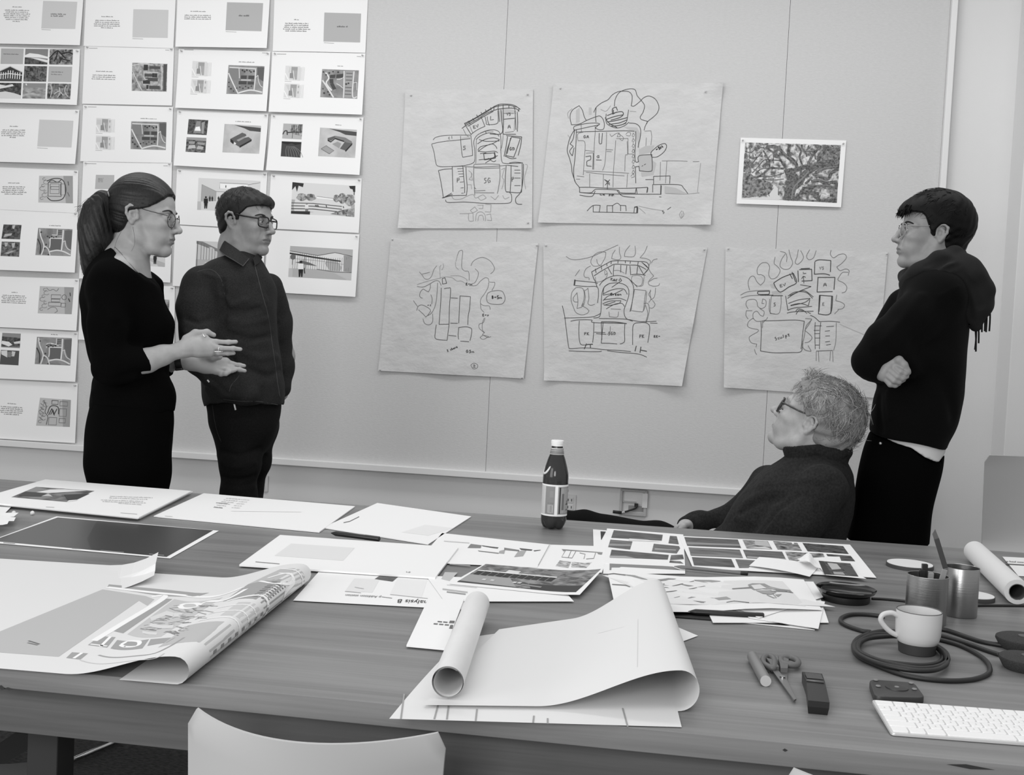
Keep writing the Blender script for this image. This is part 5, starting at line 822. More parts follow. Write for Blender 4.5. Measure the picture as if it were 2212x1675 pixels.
s = psheet([(1754, 1207), (1800, 1212), (1872, 1251), (1785, 1243)], .008, d2, 6); q = K7(1280, 505, 1700, 540, 1810, 715, 1355, 685); s.poly(q, CP[3], 1); f = Q(q); s.poly([f(0, 0), f(.15, 0), f(.22, 1), f(.02, 1)], G(.2), 2); s.poly([f(.25, .1), f(.55, .12), f(.6, .5), f(.3, .6)], G(.72), 2); s.poly([f(.3, .75), f(.6, .75), f(.62, .95), f(.3, .95)], G(.62), 2); s.poly([f(.62, .15), f(.95, .3), f(1, .9), f(.7, .9)], G(.3), 2)
s.build('photo_print', 'small bent photo print lying on the near corner of the wide contact sheet', 'photo print')
s = psheet([(1722, 1208), (1752, 1206), (1772, 1228), (1745, 1226)], .012, lambda x, y: .014*math.exp(-((x-1745)/12.0)**2), 6); s.build('paper_scrap', 'folded strip of white paper propped between blank card and bent print', 'paper scrap')
# stacked plans
for q, z, l in (([(1460, 1318), (1560, 1300), (1760, 1361), (1495, 1334)], .002, 'black bordered print at the bottom of the stacked plans'), ([(1500, 1262), (1768, 1280), (1790, 1345), (1540, 1345)], .004, 'lowest white page sticking out from the stacked plans toward the dish'), ([(1480, 1255), (1782, 1300), (1768, 1358), (1620, 1335)], .006, 'page fanned out furthest toward the camera from the stacked plans'), ([(1450, 1250), (1757, 1257), (1778, 1290), (1775, 1330), (1620, 1322)][0:3]+[(1640, 1335)], .008, 'page second from the top of the stacked plans')):
    s = psheet(q, z, None, 1, thick=.0012)
    if z == .002: s.poly(K7((-700, 1170), (400, 1200), (560, 1260), (900, 1370), (600, 1350), (-700, 1245)), G(.06), 1); s.poly(K7((150, 1245), (215, 1250), (210, 1280), (145, 1275)), G(.7), 2)
    s.build('printed_page', l, 'paper', 'pages of the stacked plans')
s = psheet([(1312, 1238), (1736, 1252), (1776, 1316), (1330, 1322)], .011, lambda x, y: .003*math.sin(x*.02), 8, thick=0)
s.grid(K6((250, 770), (1800, 830), (3350, 1160), (1130, 1130)), G(.90), 4, 4, 1); s.grid(K7((20, 770), (800, 790), (1110, 1105), (-100, 1060)), G(.87), 4, 4, 2)
for pl, g in (([(950, 825), (1130, 790), (1240, 795), (1000, 840)], .55), ([(1470, 805), (1700, 815), (1830, 835), (1650, 855), (1480, 820)], .6), ([(1290, 855), (1480, 885), (1400, 895), (1280, 865)], .55), ([(520, 765), (680, 775), (860, 825), (780, 820), (600, 780)], .62), ([(1360, 950), (1520, 1000), (1700, 1040), (1740, 1060), (1560, 1030), (1380, 1050), (1480, 1010), (1300, 970)], .6), ([(1460, 1080), (1630, 1100), (1560, 1115), (1450, 1090)], .55), ([(1730, 1055), (1900, 1045), (1960, 1080), (1800, 1090)], .62), ([(1200, 1045), (1280, 1025), (1285, 1032), (1205, 1052)], .5), ([(970, 870), (1170, 895), (1150, 905), (975, 880)], .45)): s.poly(K6(*pl), G(g), 4)
for z in ([(990, 910), (1240, 925), (1300, 950), (1620, 890)], [(980, 880), (1080, 870)], [(1070, 980), (1250, 950), (1400, 930)], [(1100, 1050), (1200, 1075)], [(1340, 1095), (1420, 1080), (1600, 1110)], [(270, 770), (400, 755), (560, 775)], [(380, 900), (560, 910), (620, 930)], [(1160, 900), (1470, 820)], [(1900, 1120), (2000, 1110), (2200, 1140)]): s.line(K6(*z), 1.4, G(.45), 4)
for pl, g in (([(340, 840), (400, 825), (560, 830), (640, 870), (760, 895), (900, 905), (940, 945), (880, 920), (700, 910), (600, 890), (420, 915), (360, 875)], .58), ([(135, 885), (360, 875), (380, 890), (140, 892)], .6), ([(440, 920), (640, 920), (720, 945), (650, 975), (540, 965)], .62), ([(700, 975), (790, 965), (740, 1005)], .6), ([(380, 850), (500, 840), (590, 895), (430, 905)], .86)): s.poly(K7(*pl), G(g), 5)
for z in ([(130, 885), (370, 878), (940, 940)], [(590, 980), (680, 1020), (720, 1020), (670, 965)], [(640, 930), (860, 930)]): s.line(K7(*z), 1.1, G(.5), 6)
s.build('printed_page', 'top page of the stacked plans with perspective line drawings of sprawling blocks', 'paper', 'pages of the stacked plans')
s = psheet([(1440, 1345), (1508, 1374), (1465, 1390), (1420, 1380)], .0015); s.build('paper_scrap', 'white paper corner poking out from under the big folded roll beside bare table', 'paper scrap')
s = psheet([(2165, 1203), (2300, 1210), (2320, 1250), (2200, 1245)], .0015); textline(s, *K9(1740, 405, 2100, 425), 3.5, G(.5)); s.line(K9((1740, 428), (2200, 455)), 2.4, G(.35)); s.build('printed_page', 'printed page lying behind the white paper roll', 'paper')
# pens
def pen(a, c, r, label, mats, cap=.12, z=.0):
    A, B = on_z(*a, TZ+r+z), on_z(*c, TZ+r+z); o = empty('pen', (A+B)/2, label, 'pen'); d = B-A; h = (A+B)/2
    m = MB(); m.tube([A-h, A+d*.06-h, A+d*.1-h, B-d*cap-h], [r*.15, r*.7, r, r], mats[0], 14); m.build('barrel', o, auto=.6)
    m = MB(); m.tube([B-d*cap-h, B-d*.01-h, B-h], [r*1.04, r*1.04, r*.8], mats[1], 14); m.build('cap', o, auto=.6)
    return o
BLK = mat('black_plastic', .012, .35)
pen((715, 1152), (820, 1165), .0062, 'black pen lying across the white headed page', (BLK, BLK), .3, .006)
pen((1456, 1224), (1616, 1240), .0045, 'grey pencil with a black end lying below the wide contact sheet', (mat('pencil_grey', .16, .4), BLK), .1, .004)
pen((1486, 1322), (1650, 1331), .006, 'black marker pinned under the stacked plans', (BLK, BLK), .1, .002)
# ================================================================== the curling plans
def unit(v): v = np.array(v, float); return v/np.linalg.norm(v)
class Curl:
    """sheet lying flat and rolling under at one edge. s<0 flat part, s>=0 round the roll; a runs near->far along the roll"""
    def __init__(c, near, far, nl, fl, R, rise, z0, base=.0012):
        c.N, c.Fp = on_z(*near), on_z(*far); c.dn, c.df = on_z(*nl)-c.N, on_z(*fl)-c.Fp
        c.L = np.linalg.norm(c.df); c.dn = unit(c.dn); c.df = unit(c.df); c.R = R; c.rise = rise; c.z0 = z0; c.base = base
    def h(c, s):
        u = min(1, max(0, (s+c.rise)/c.rise)); return c.z0+(2*c.R+c.base-c.z0)*(u*u*(3-2*u))
    def tz(c, s):
        R = c.R
        if s <= 0: return s, c.h(s)
        if s <= PI*R: th = s/R; return R*math.sin(th), c.base+R+R*math.cos(th)
        return -(s-PI*R), c.base
    def pt(c, a, s, k=0):
        t, z = c.tz(s); g = (1-a)*(c.N-c.dn*t)+a*(c.Fp-c.df*t)
        n = np.zeros(3)
        if k:
            t2, z2 = c.tz(s+.002); d = (t2-t, z2-z); l = math.hypot(*d); side = -((1-a)*c.dn+a*c.df); n = (unit(side)*(-d[1]/l)+np.array((0, 0, d[0]/l)))*k*.35
        return np.array((g[0], g[1], TZ+z))+n
    def inv(c, x, y):
        """photo pixel -> (a, s) on the flat or rising part"""
        z = c.z0
        for _ in range(12):
            p = on_z(x, y, TZ+z)
            a = .5
            for _ in range(8):
                base = (1-a)*c.N+a*c.Fp; d = unit((1-a)*c.dn+a*c.df); ax = c.Fp-c.N
                M = np.array([[ax[0], d[0]], [ax[1], d[1]]]); da, l = np.linalg.solve(M, (p-base)[:2]); a += da
            s = -l; z = c.h(s) if s < 0 else 2*c.R
        return a, s
class CurlSheet:
    def __init__(s, c, paper): s.c = c; s.v = []; s.f = []; s.m = []; s.mats = [paper]
    def _m(s, m):
        if m not in s.mats: s.mats.append(m)
        return s.mats.index(m)
    def body(s, s0f, s0n, s1, na=24, ns=70, a0=0, a1=1, wav=0):
        for i in range(ns+1):
            for j in range(na+1):
                a = a0+(a1-a0)*j/na; s0 = s0n*(1-a)+s0f*a; u = i/ns; q = s0+(s1-s0)*(u**.75)
                p = s.c.pt(a, q); p[2] += wav*math.sin(a*9+q*14)**2*(1 if q < 0 else 0); s.v.append(p)
        for i in range(ns):
            for j in range(na): k = i*(na+1)+j; s.f.append([k, k+1, k+na+2, k+na+1]); s.m.append(0)
    def P(s, x, y, k): a, q = s.c.inv(x, y); return s.c.pt(a, q, k)
    def poly(s, pts, m, k=.0008, n=6):
        """quad or fan, finely divided so that it follows the curve"""
        if len(pts) == 4: return s.patch([s.c.inv(*p) for p in pts], m, k, n)
        b = len(s.v); s.v += [s.P(x, y, k) for x, y in pts]; s.f.append(list(range(b, b+len(pts)))); s.m.append(s._m(m))
    def patch(s, q, m, k=.0008, n=6):
        b = len(s.v); f = Q(q)
        for j in range(n+1):
            for i in range(n+1): s.v.append(s.c.pt(*f(i/n, j/n), k))
        for j in range(n):
            for i in range(n): t = b+j*(n+1)+i; s.f.append([t, t+1, t+n+2, t+n+1]); s.m.append(s._m(m))
    def line(s, pts, w, m, k=.0012, conv=True):
        A = [np.array(s.c.inv(*p)) for p in pts] if conv else [np.array(p, float) for p in pts]
        A = spline(A, 8); AL = np.linalg.norm(s.c.Fp-s.c.N); b = len(s.v); L = len(A)
        for i in range(L):
            t = A[min(i+1, L-1)]-A[max(i-1, 0)]; t = np.array((t[0]*AL, t[1])); t /= np.linalg.norm(t)+1e-9; nn = np.array((-t[1]/AL, t[0]))*w/2
            s.v.append(s.c.pt(*(A[i]+nn), k)); s.v.append(s.c.pt(*(A[i]-nn), k))
        for i in range(L-1): s.f.append([b+2*i, b+2*i+1, b+2*i+3, b+2*i+2]); s.m.append(s._m(m))
    def build(s, name, label, cat, parent=None):
        v = np.array(s.v); o = v.mean(0); o[2] = TZ
        ob = mesh_obj(name, v, s.f, s.mats, parent, s.m, True, origin=o); 
        return tag(ob, label, cat)
# sheet beneath, its far corner curled up
def du(x, y): return .034*max(0, (x-230)/110)**2.2*(1 if y < 1250 else .6)
s = psheet([(-20, 1206), (341, 1228), (332, 1262), (-40, 1330)], .0015, du, 14, ROLLP); s.build('drawing_sheet', 'blank drawing sheet with an upcurled corner lying under the curling site plan', 'drawing')
# curling site plan
c = Curl((378, 1481), (650, 1262), (0, 1449), (173, 1232), .0205, .17, .003)
s = CurlSheet(c, ROLLP); Lf = -np.linalg.norm(on_z(173, 1232)-c.Fp); s.body(Lf, Lf*1.12, PI*c.R+.085)
GR, GR2, WH = G(.72), G(.62), G(.95)
inv = lambda *p: [c.inv(*k2) for k2 in K2(*p)]
s.poly(K2((612, 702), (870, 742), (350, 1105), (-260, 1060)), GR, .0006, 8); s.poly(K2((870, 742), (922, 762), (880, 800), (830, 770)), GR, .0006)
s.poly(K2((650, 672), (1000, 705), (1250, 722), (1180, 745)), GR2, .0006, 6); s.poly(K2((650, 672), (1180, 745), (960, 742), (640, 690)), GR2, .0006, 6)
s.poly(K2((985, 757), (1030, 760), (735, 965), (672, 950)), GR2, .0006, 8)
s.patch(inv(1040, 760, 1330, 750, 960, 985, 760, 970), G(.76), .0005, 8)
random.seed(3)
for i in range(90):
    x, y = random.uniform(0, 1), random.uniform(0, 1); px, py = Q([(1020, 800), (1300, 790), (1050, 970), (800, 960)])(x, y); w_ = random.uniform(20, 60)
    s.line(K2((px, py), (px+w_, py+random.uniform(-14, 14))), .0022, G(random.uniform(.45, .62)), .0011)
for q4 in ((895, 870, 1000, 830, 1010, 850, 905, 890), (990, 830, 1090, 845, 1080, 868, 985, 855), (900, 905, 1040, 915, 1030, 935, 890, 925), (850, 950, 940, 960, 935, 975, 850, 965)): s.poly(K2(*q4), G(.84), .0010, 2)
s.line(K2((1075, 800), (1110, 788), (1170, 786), (1190, 798), (1150, 812), (1090, 814), (1075, 800)), .010, WH, .0013); s.line(K2((1180, 800), (1240, 775), (1330, 770), (1400, 740), (1470, 700)), .010, WH, .0013)
s.line(K2((640, 690), (900, 720), (1150, 745), (1330, 735), (1450, 690)), .014, WH, .0013); s.line(K2((905, 745), (980, 752), (700, 925), (560, 1010)), .012, WH, .0009)
for q4 in ((595, 982, 690, 988, 640, 1050, 525, 1035), (700, 1005, 890, 1000, 850, 1055, 660, 1055), (430, 1078, 525, 1085, 480, 1122, 395, 1112), (900, 1000, 1050, 990, 1000, 1020, 880, 1040)): s.poly(K2(*q4), GR2, .0007, 4)
s.line(K2((720, 1035), (770, 1012), (830, 1015), (820, 1040), (750, 1046), (720, 1035)), .007, WH, .0013); s.line(K2((600, 1045), (660, 985)), .005, WH, .0013); s.line(K2((540, 1030), (640, 1042)), .005, WH, .0013); s.line(K2((440, 1115), (490, 1082)), .005, WH, .0013)
s.line(K2((590, 1095), (760, 1105), (900, 1090), (1000, 1050), (1100, 990)), .004, GR2, .001); s.line(K2((480, 1125), (700, 1140), (900, 1120), (980, 1085)), .003, G(.8), .001); s.line(K2((170, 1010), (235, 1030)), .004, G(.4), .0012); s.line(K2((165, 1022), (225, 1036)), .004, G(.45), .0012)
# printing that runs over the roll
pr = PI*c.R
s.patch([(.10, -.055), (.30, -.06), (.30, pr*.95), (.14, pr*.95)], GR, .0007, 10); s.patch([(.36, -.02), (.5, -.02), (.5, pr*.95), (.36, pr*.95)], G(.78), .0007, 8); s.patch([(.55, -.06), (.76, -.06), (.8, pr), (.52, pr)], GR2, .0007, 10); s.patch([(.76, -.06), (.93, -.03), (.93, pr), (.76, pr)], GR, .0008, 10)
for a in (.33, .4, .46): s.line([(a, -.05), (a+.01, .01), (a-.02, pr)], .005, WH, .0014, False)
s.line([(.54, -.05), (.58, .005), (.55, .04), (.53, pr)], .010, WH, .0016, False); s.line([(.77, -.04), (.72, .0), (.8, .02), (.86, .0), (.8, -.03)], .007, WH, .0016, False); s.line([(.86, -.02), (.83, .02), (.72, .03), (.7, pr)], .007, WH, .0016, False); s.line([(.93, -.03), (.9, .02), (.93, pr)], .006, WH, .0016, False)
for i in range(9): s.patch([(.56+i*.022, -.01), (.57+i*.022, -.01), (.57+i*.022, .02), (.56+i*.022, .02)], G(.4 if i % 2 else .5), .0012, 3); s.patch([(.15+i*.05, .03), (.17+i*.05, .03), (.17+i*.05, .036), (.15+i*.05, .036)], G(.55), .0012, 2)
s.build('site_plan', 'x', 'drawing')['label'] = 'large printed site plan with one edge rolled under, lying beside the dark bordered print'
# big folded roll in the centre
c2 = Curl((1474, 1574), (1412, 1322), (850, 1556), (905, 1395), .030, .21, .0065, .0016)
s = CurlSheet(c2, ROLLP); W_n = np.linalg.norm(on_z(842, 1557)-c2.N); W_f = np.linalg.norm(on_z(925, 1330)-c2.Fp)
tip = -np.linalg.norm(on_z(905, 1519)-c2.N)
s.body(-np.linalg.norm(on_z(1000, 1300)-c2.Fp), tip, PI*c2.R+.001, 24, 70, .10, 1.02)
b0 = len(s.v); na = 16; nb = 20                                  # lower leaf of the same sheet
for i in range(nb+1):
    for j in range(na+1):
        a = j/na*1.0; u = i/nb; p = c2.pt(a, PI*c2.R+.001+u*((W_n*(1-a)+W_f*a))); s.v.append(p)
for i in range(nb):
    for j in range(na): k = b0+i*(na+1)+j; s.f.append([k, k+1, k+na+2, k+na+1]); s.m.append(0)
for x0, x1, y0, y1 in ((735, 755, 1310, 1160), (935, 960, 1310, 1215), (1010, 1020, 1312, 1230), (1182, 1190, 1320, 1250), (1525, 1530, 1332, 1290), (1612, 1612, 1338, 1305), (2090, 2060, 1355, 1245)):
    z = .0022
    (ax, ay), (bx, by) = K3(x0, y0, x1, y1); A, B = on_z(ax, ay, TZ+z), on_z(bx, by, TZ+z); w_ = np.array((.0012, 0, 0)); k = len(s.v); s.v += [A-w_, A+w_, B+w_, B-w_]; s.f.append([k, k+1, k+2, k+3]); s.m.append(s._m(G(.6)))
for z in ([(1505, 1010)], ): pass
s.line(K3((2145, 715), (2142, 1000)), .0012, G(.8), .0006)
s.line(K3((1900, 800), (2060, 760)), .001, G(.84), .0006)
big = s.build('folded_drawing_roll', 'x', 'drawing')
big['label'] = 'big blank drawing sheet folded over with one end rolled into a tube'
# rolled end: a spiral of the same paper
A = on_z(966, 1509, TZ+.009); B = on_z(1030, 1331, TZ+.009); R = .0235; ax = unit(B-A); sd = unit(np.cross(ax, (0, 0, 1)))
v = []; f = []; N_ = 110
for i in range(N_+1):
    th = i/N_*2*PI*2.6; r = R*(1-.13*i/N_)
    o_ = sd*(-math.sin(th)*r)+np.array((0, 0, R-math.cos(th)*r))
    v += [A+o_, B+o_+ax*.0]
f = [[2*i, 2*i+1, 2*i+3, 2*i+2] for i in range(N_)]
TUBEP = mat('roll_paper_print', .72, .6, noise=((14, 5, 14), .07), bump=(9, .1, .004))
o = mesh_obj('rolled_end', np.array(v)-np.array(big.location), f, [TUBEP], big, None, True); o['label'] = 'rolled tube of the sheet'
# thick roll of white trace at the right
A = on_z(2196, 1306, TZ); B = on_z(2104, 1214, TZ); ax = unit(B-A); R = np.linalg.norm(on_z(2170, 1305)-on_z(2226, 1309))*.5; L = np.linalg.norm(B-A)
Mx = np.array([np.cross((0, 0, 1), ax), np.array((0, 0, 1)), ax]).T
t = empty('paper_roll', A, 'thick roll of white tracing paper lying at the table end beside the steel cups', 'paper roll')
b = MB(); b.lathe([(R*.64, 0), (R, .0), (R, L), (R*.64, L)], ROLLP, (0, 0, R), 48, Mx, cap=False); b.build('paper', t, auto=.6)
b = MB(); b.lathe([(R*.6, -.0), (R*.66, 0), (R*.66, L+.02), (R*.6, L+.02), (R*.6, 0)], mat('core_card', .12, .8), (0, 0, R), 40, Mx, cap=False); b.build('core_tube', t, auto=.6)
# ================================================================== things on the table
def depth(p): return float(np.dot(np.asarray(p)-CAM_P, CAM_F))
def ppm(p): return F/depth(p)
STEEL = mat('brushed_steel', .36, .32, 1, bump=((3, 3, 500), .25, .001))
CER = mat('mug_glaze', .62, .35); CLAY = mat('mug_clay', .035, .6); RIM = mat('mug_rim', .1, .6)
def base_at(px, py): return on_z(px, py, TZ)
# steel cups
cups = []
for (bx, by), hw, hp, l in (((1998, 1345), 42.7, 102, 'brushed steel cup full of pens and a knife behind the mug'), ((2071, 1329), 36.6, 103, 'empty brushed steel cup beside the white paper roll')):
    p = base_at(bx, by); k = ppm(p); r = hw/k; h = hp/k*1.02; t = empty('pen_cup', p, l, 'cup', 'steel cups'); cups.append((p, r, h))
    b = MB(); b.lathe([(0, .0005), (r*.985, .0005), (r, .002), (r, h-.001), (r*.985, h), (r*.965, h-.001), (r*.965, .003), (0, .003)], STEEL, n=64, cap=False); b.build('body', t, auto=.5)
p, r, h = cups[0]
def stick(name, dx, dy, ln, tilt, w, m, label, flat=.4):
    o = empty(name, p+np.array((dx*r*.25, dy*r*.25, .004)), label, name.replace('_', ' '))
    d = unit((dx*.5*tilt, dy*.5*tilt, 1)); b = MB(); M = np.array([unit(np.cross((0, 1, 0), d)), unit(np.cross(d, unit(np.cross((0, 1, 0), d)))), d]).T
    b.box(d*ln/2, (w, w*flat, ln), m, M, bev=w*.15); b.build('barrel' if name != 'craft_knife' else 'handle', o); return o, d, M
o, d, M = stick('craft_knife', .9, -.1, h*1.12, .45, .011, mat('knife_grey', .28, .4), 'craft knife standing in the steel cup with its blade up')
M2 = M @ roty(-.55)
b = MB(); b.box(d*h*1.16+M2 @ np.array((0, 0, .030)), (.010, .003, .062), mat('knife_dark', .05, .4), M2, bev=.001); b.build('clip', o)
b = MB(); b.prism([(-.005, 0), (.005, 0), (.003, .022), (-.005, .014)], -.0004, .0004, mat('blade_steel', .3, .3, 1), M2 @ rotx(PI/2), d*h*1.16+M2 @ np.array((0, 0, .058))); b.build('blade', o)
for dx, dy, ln, m, l in ((-.25, .5, h*1.16, BLK, 'tall black marker standing in the steel cup'), (-.55, .2, h*1.05, BLK, 'short black marker standing in the steel cup'), (.3, .2, h*1.0, mat('knife_grey', .28, .4), 'grey plastic holder standing in the steel cup')): stick('marker', dx, dy, ln, .2, .011, m, l, 1.0)
# mug
p = base_at(1980, 1410); k = ppm(p); r = 47.5/k; rb = 39/k; h = 91/k*1.02
t = empty('mug', p, 'two-tone mug with a dark unglazed foot standing on the coiled cable', 'mug'); p_m = p
b = MB(); b.lathe([(rb*.99, h*.235), (rb*1.04, h*.25), (r*.93, h*.33), (r*.985, h*.45), (r, h*.7), (r, h*.99), (r*.955, h*.99), (r*.95, h*.6), (r*.88, h*.3), (r*.5, h*.24), (0, h*.235)], CER, n=64, cap=False); b.build('body', t, auto=.7)
b = MB(); b.lathe([(0, 0), (rb*.93, 0), (rb*.97, h*.015), (rb*1.03, h*.245), (rb*.95, h*.25)], CLAY, n=64, cap=False); b.build('foot', t, auto=.7)
b = MB(); b.lathe([(r*.995, h*.985), (r*1.004, h*.99), (r*.99, h*1.003), (r*.965, h*1.003), (r*.95, h*.985)], RIM, n=64, cap=False); b.build('rim', t, smooth=True)
hd = unit((-CAM_R[0]-.05, -CAM_R[1]-.0, 0)); pts = [hd*r*.95+np.array((0, 0, h*.84)), hd*r*1.25+np.array((0, 0, h*.90)), hd*r*1.62+np.array((0, 0, h*.85)), hd*r*1.72+np.array((0, 0, h*.72)), hd*r*1.5+np.array((0, 0, h*.56)), hd*r*1.2+np.array((0, 0, h*.44)), hd*r*.93+np.array((0, 0, h*.38))]
b = MB(); b.tube(spline(pts, 8), r*.115, CER, 14); b.build('handle', t, smooth=True)
# black dish
p = base_at(1827, 1298); k = ppm(p); r = 63.5/k; rb = 50/k; h = 26/k
t = empty('black_dish', p, 'glossy black round dish on a drum foot beside the stacked plans', 'dish')
GLB = mat('gloss_black', .006, .12, spec=.5)
b = MB(); b.lathe([(0, 0), (rb*.97, 0), (rb, .003), (rb, h*.55), (rb*.95, h*.6)], mat('satin_black', .006, .5), n=64, cap=False); b.build('foot', t, auto=.6)
b = MB(); b.lathe([(rb*.95, h*.58), (r*.92, h*.78), (r, h*1.05), (r*.985, h*1.07), (r*.9, h*.92), (r*.8, h*.86), (0, h*.84)], GLB, n=64, cap=False); b.build('bowl', t, auto=.9)
# coasters
for (x, y), hw, l in (((1965, 1226), 49, 'white topped round coaster lying behind the steel cups'), ((2103, 1295), 43, 'white topped round coaster half hidden beside the empty steel cup')):
    p = base_at(x, y); r = hw/ppm(p); t = empty('coaster', p, l, 'coaster', 'round coasters')
    b = MB(); b.lathe([(0, 0), (r, 0), (r, .0085), (r*.985, .0095), (0, .0095)], mat('coaster_side', .05, .6), n=56, cap=False); b.build('base', t, auto=.6)
    b = MB(); b.lathe([(r*.965, .0093), (r*.96, .0105), (0, .0105)], mat('coaster_white', .75, .6), n=56, cap=False); b.build('top', t, auto=.6)
# bottle
p = base_at(1195, 1141); k = ppm(p); r = 27.6/k; h = 190/k
t = empty('water_bottle', p, 'tall water bottle with white cap and printed label standing at the far table edge', 'bottle')
BG = mat('bottle_plastic', .055, .08, spec=.6); BG.node_tree.nodes['Principled BSDF'].inputs['Transmission Weight'].default_value = .35; BG.node_tree.nodes['Principled BSDF'].inputs['IOR'].default_value = 1.35
prof = [(0, .012), (r*.3, .006), (r*.55, .0), (r*.8, .002), (r*.95, h*.05), (r, h*.10), (r, h*.58), (r*.97, h*.63), (r*.86, h*.70), (r*.68, h*.79), (r*.5, h*.86), (r*.46, h*.90), (r*.44, h*.93), (r*.42, h*.955)]
b = MB(); n = 60; b.lathe(prof, BG, n=n, cap=False)
for i, (x, y, z) in enumerate(b.v):                              # petal foot
    if z < h*.07:
        a = math.atan2(y, x); f_ = abs(math.sin(a*2.5)); b.v[i] = (x, y, z+.012*(1-f_)*(math.hypot(x, y)/r)**1.5)
b.build('body', t, smooth=True)
b = MB(); b.lathe([(r*.42, h*.935), (r*.49, h*.94), (r*.49, h*.952), (r*.46, h*.955), (r*.46, h*.962), (r*.5, h*.963), (r*.5, h*.996), (r*.47, h*1.003), (0, h*1.004)], mat('cap_white', .85, .4), n=48, cap=False); b.build('cap', t, auto=.5)
def wraplabel(name, z0, z1, f_r, marks, a0, a1, base):
    v = []; f = []; mm = []; mats_ = [base]; n = 48
    P = lambda u, w, k: (f_r(z0+(z1-z0)*w)+k)*np.array((math.cos(a0+(a1-a0)*u), math.sin(a0+(a1-a0)*u), 0))+np.array((0, 0, z0+(z1-z0)*w))
    for i in range(n+1): v += [P(i/n, 0, .0004), P(i/n, 1, .0004)]
    f = [[2*i, 2*i+2, 2*i+3, 2*i+1] for i in range(n)]; mm = [0]*n
    for (u0, w0, u1, w1, m) in marks:
        if m not in mats_: mats_.append(m)
        c_ = max(1, int((u1-u0)*60)); b_ = len(v); lay = .0005+.0001*len(mm)/400+.0003*(u1-u0 < .3)
        for i in range(c_+1): u = u0+(u1-u0)*i/c_; v += [P(u, w0, lay), P(u, w1, lay)]
        f += [[b_+2*i, b_+2*i+2, b_+2*i+3, b_+2*i+1] for i in range(c_)]; mm += [mats_.index(m)]*c_
    return v, f, mm, mats_, P
va = math.atan2(-p[1], -p[0])                                  # direction of the viewer round the bottle
LB, LD, LM = G(.8), G(.25), G(.55); rl = lambda z: r*1.004
marks = [(.0, .0, 1, .045, G(.95)), (0, .955, 1, 1, G(.95)), (.02, .07, .42, .93, LM), (.03, .1, .41, .9, G(.72)), (.335, .2, .365, .72, G(.45)), (.385, .08, .405, .92, LD), (.42, .0, .455, 1, G(.95)), (.46, .06, .58, .94, LM), (.48, .1, .54, .36, G(.88)), (.495, .12, .505, .34, G(.5)), (.515, .12, .53, .34, G(.5)), (.47, .4, .55, .42, G(.3)), (.2, .18, .3, .22, G(.45)), (.17, .3, .21, .45, G(.6)), (.255, .36, .3, .4, G(.3)), (.27, .4, .285, .5, G(.4)), (.47, .6, .52, .8, G(.6))]
# u runs with the angle: put the bright divider just right of centre
A0 = va-.455*2*PI*-1; A0 = va+.12; v, f, mm, mats_, P_ = wraplabel('label', h*.155, h*.51, rl, [(1-b_, c_, 1-a_, d_, m) for a_, c_, b_, d_, m in [(a*1, w0, bb, w1, m) for a, w0, bb, w1, m in marks]], A0-PI*2*.56+PI*0, A0+PI*2*.44, mat('label_paper', .6, .5))
cv = bpy.data.curves.new('t', 'FONT'); cv.body = 'PELLEGRINO'; cv.resolution_u = 3; ob = bpy.data.objects.new('t', cv); COL.objects.link(ob); bpy.context.view_layer.update(); me = ob.to_mesh()
mats_.append(G(.06)); b_ = len(v); wd = max(q.co.x for q in me.vertices)
for q in me.vertices: v.append(P_(1-(.245-(wd-q.co.x)/wd*.30), .76+q.co.y*.11, .0013))
for q in me.polygons: f.append([b_+i for i in q.vertices]); mm.append(len(mats_)-1)
ob.to_mesh_clear(); bpy.data.objects.remove(ob)
mesh_obj('label', v, f, mats_, t, mm, True)
rn = lambda z: np.interp(z, [q[1] for q in prof[4:]], [q[0] for q in prof[4:]])+.0006
v, f, mm, mats_, P_ = wraplabel('l', h*.845, h*.915, rn, [(0, .0, 1, .15, G(.95)), (0, .85, 1, 1, G(.95))]+[(u, .3, u+.012, .68, G(.85)) for u in np.linspace(0, .98, 34)], 0, 2*PI, mat('neck_label', .22, .5))
mesh_obj('neck_label', v, f, mats_, t, mm, True)
lo = unit(np.array((-CAM_R[0], -CAM_R[1], 0))-.3*unit(p*np.array((1, 1, 0))))
b = MB(); Mx = np.array([np.cross((0, 0, 1), lo), np.array((0, 0, 1)), lo]).T; tl = Mx @ rotx(.0); b.lathe([(0, 0), (.02, 0), (.0205, .0015), (.017, .003), (0, .0032)], mat('badge', .75, .4), lo*r*.70+np.array((0, 0, h*.685)), 28, np.array([Mx[:, 0], unit(Mx[:, 1]*.9+-lo*.45), unit(lo*.9+np.array((0, 0, .45)))]).T, cap=False); b.build('shoulder_badge', t, smooth=True)
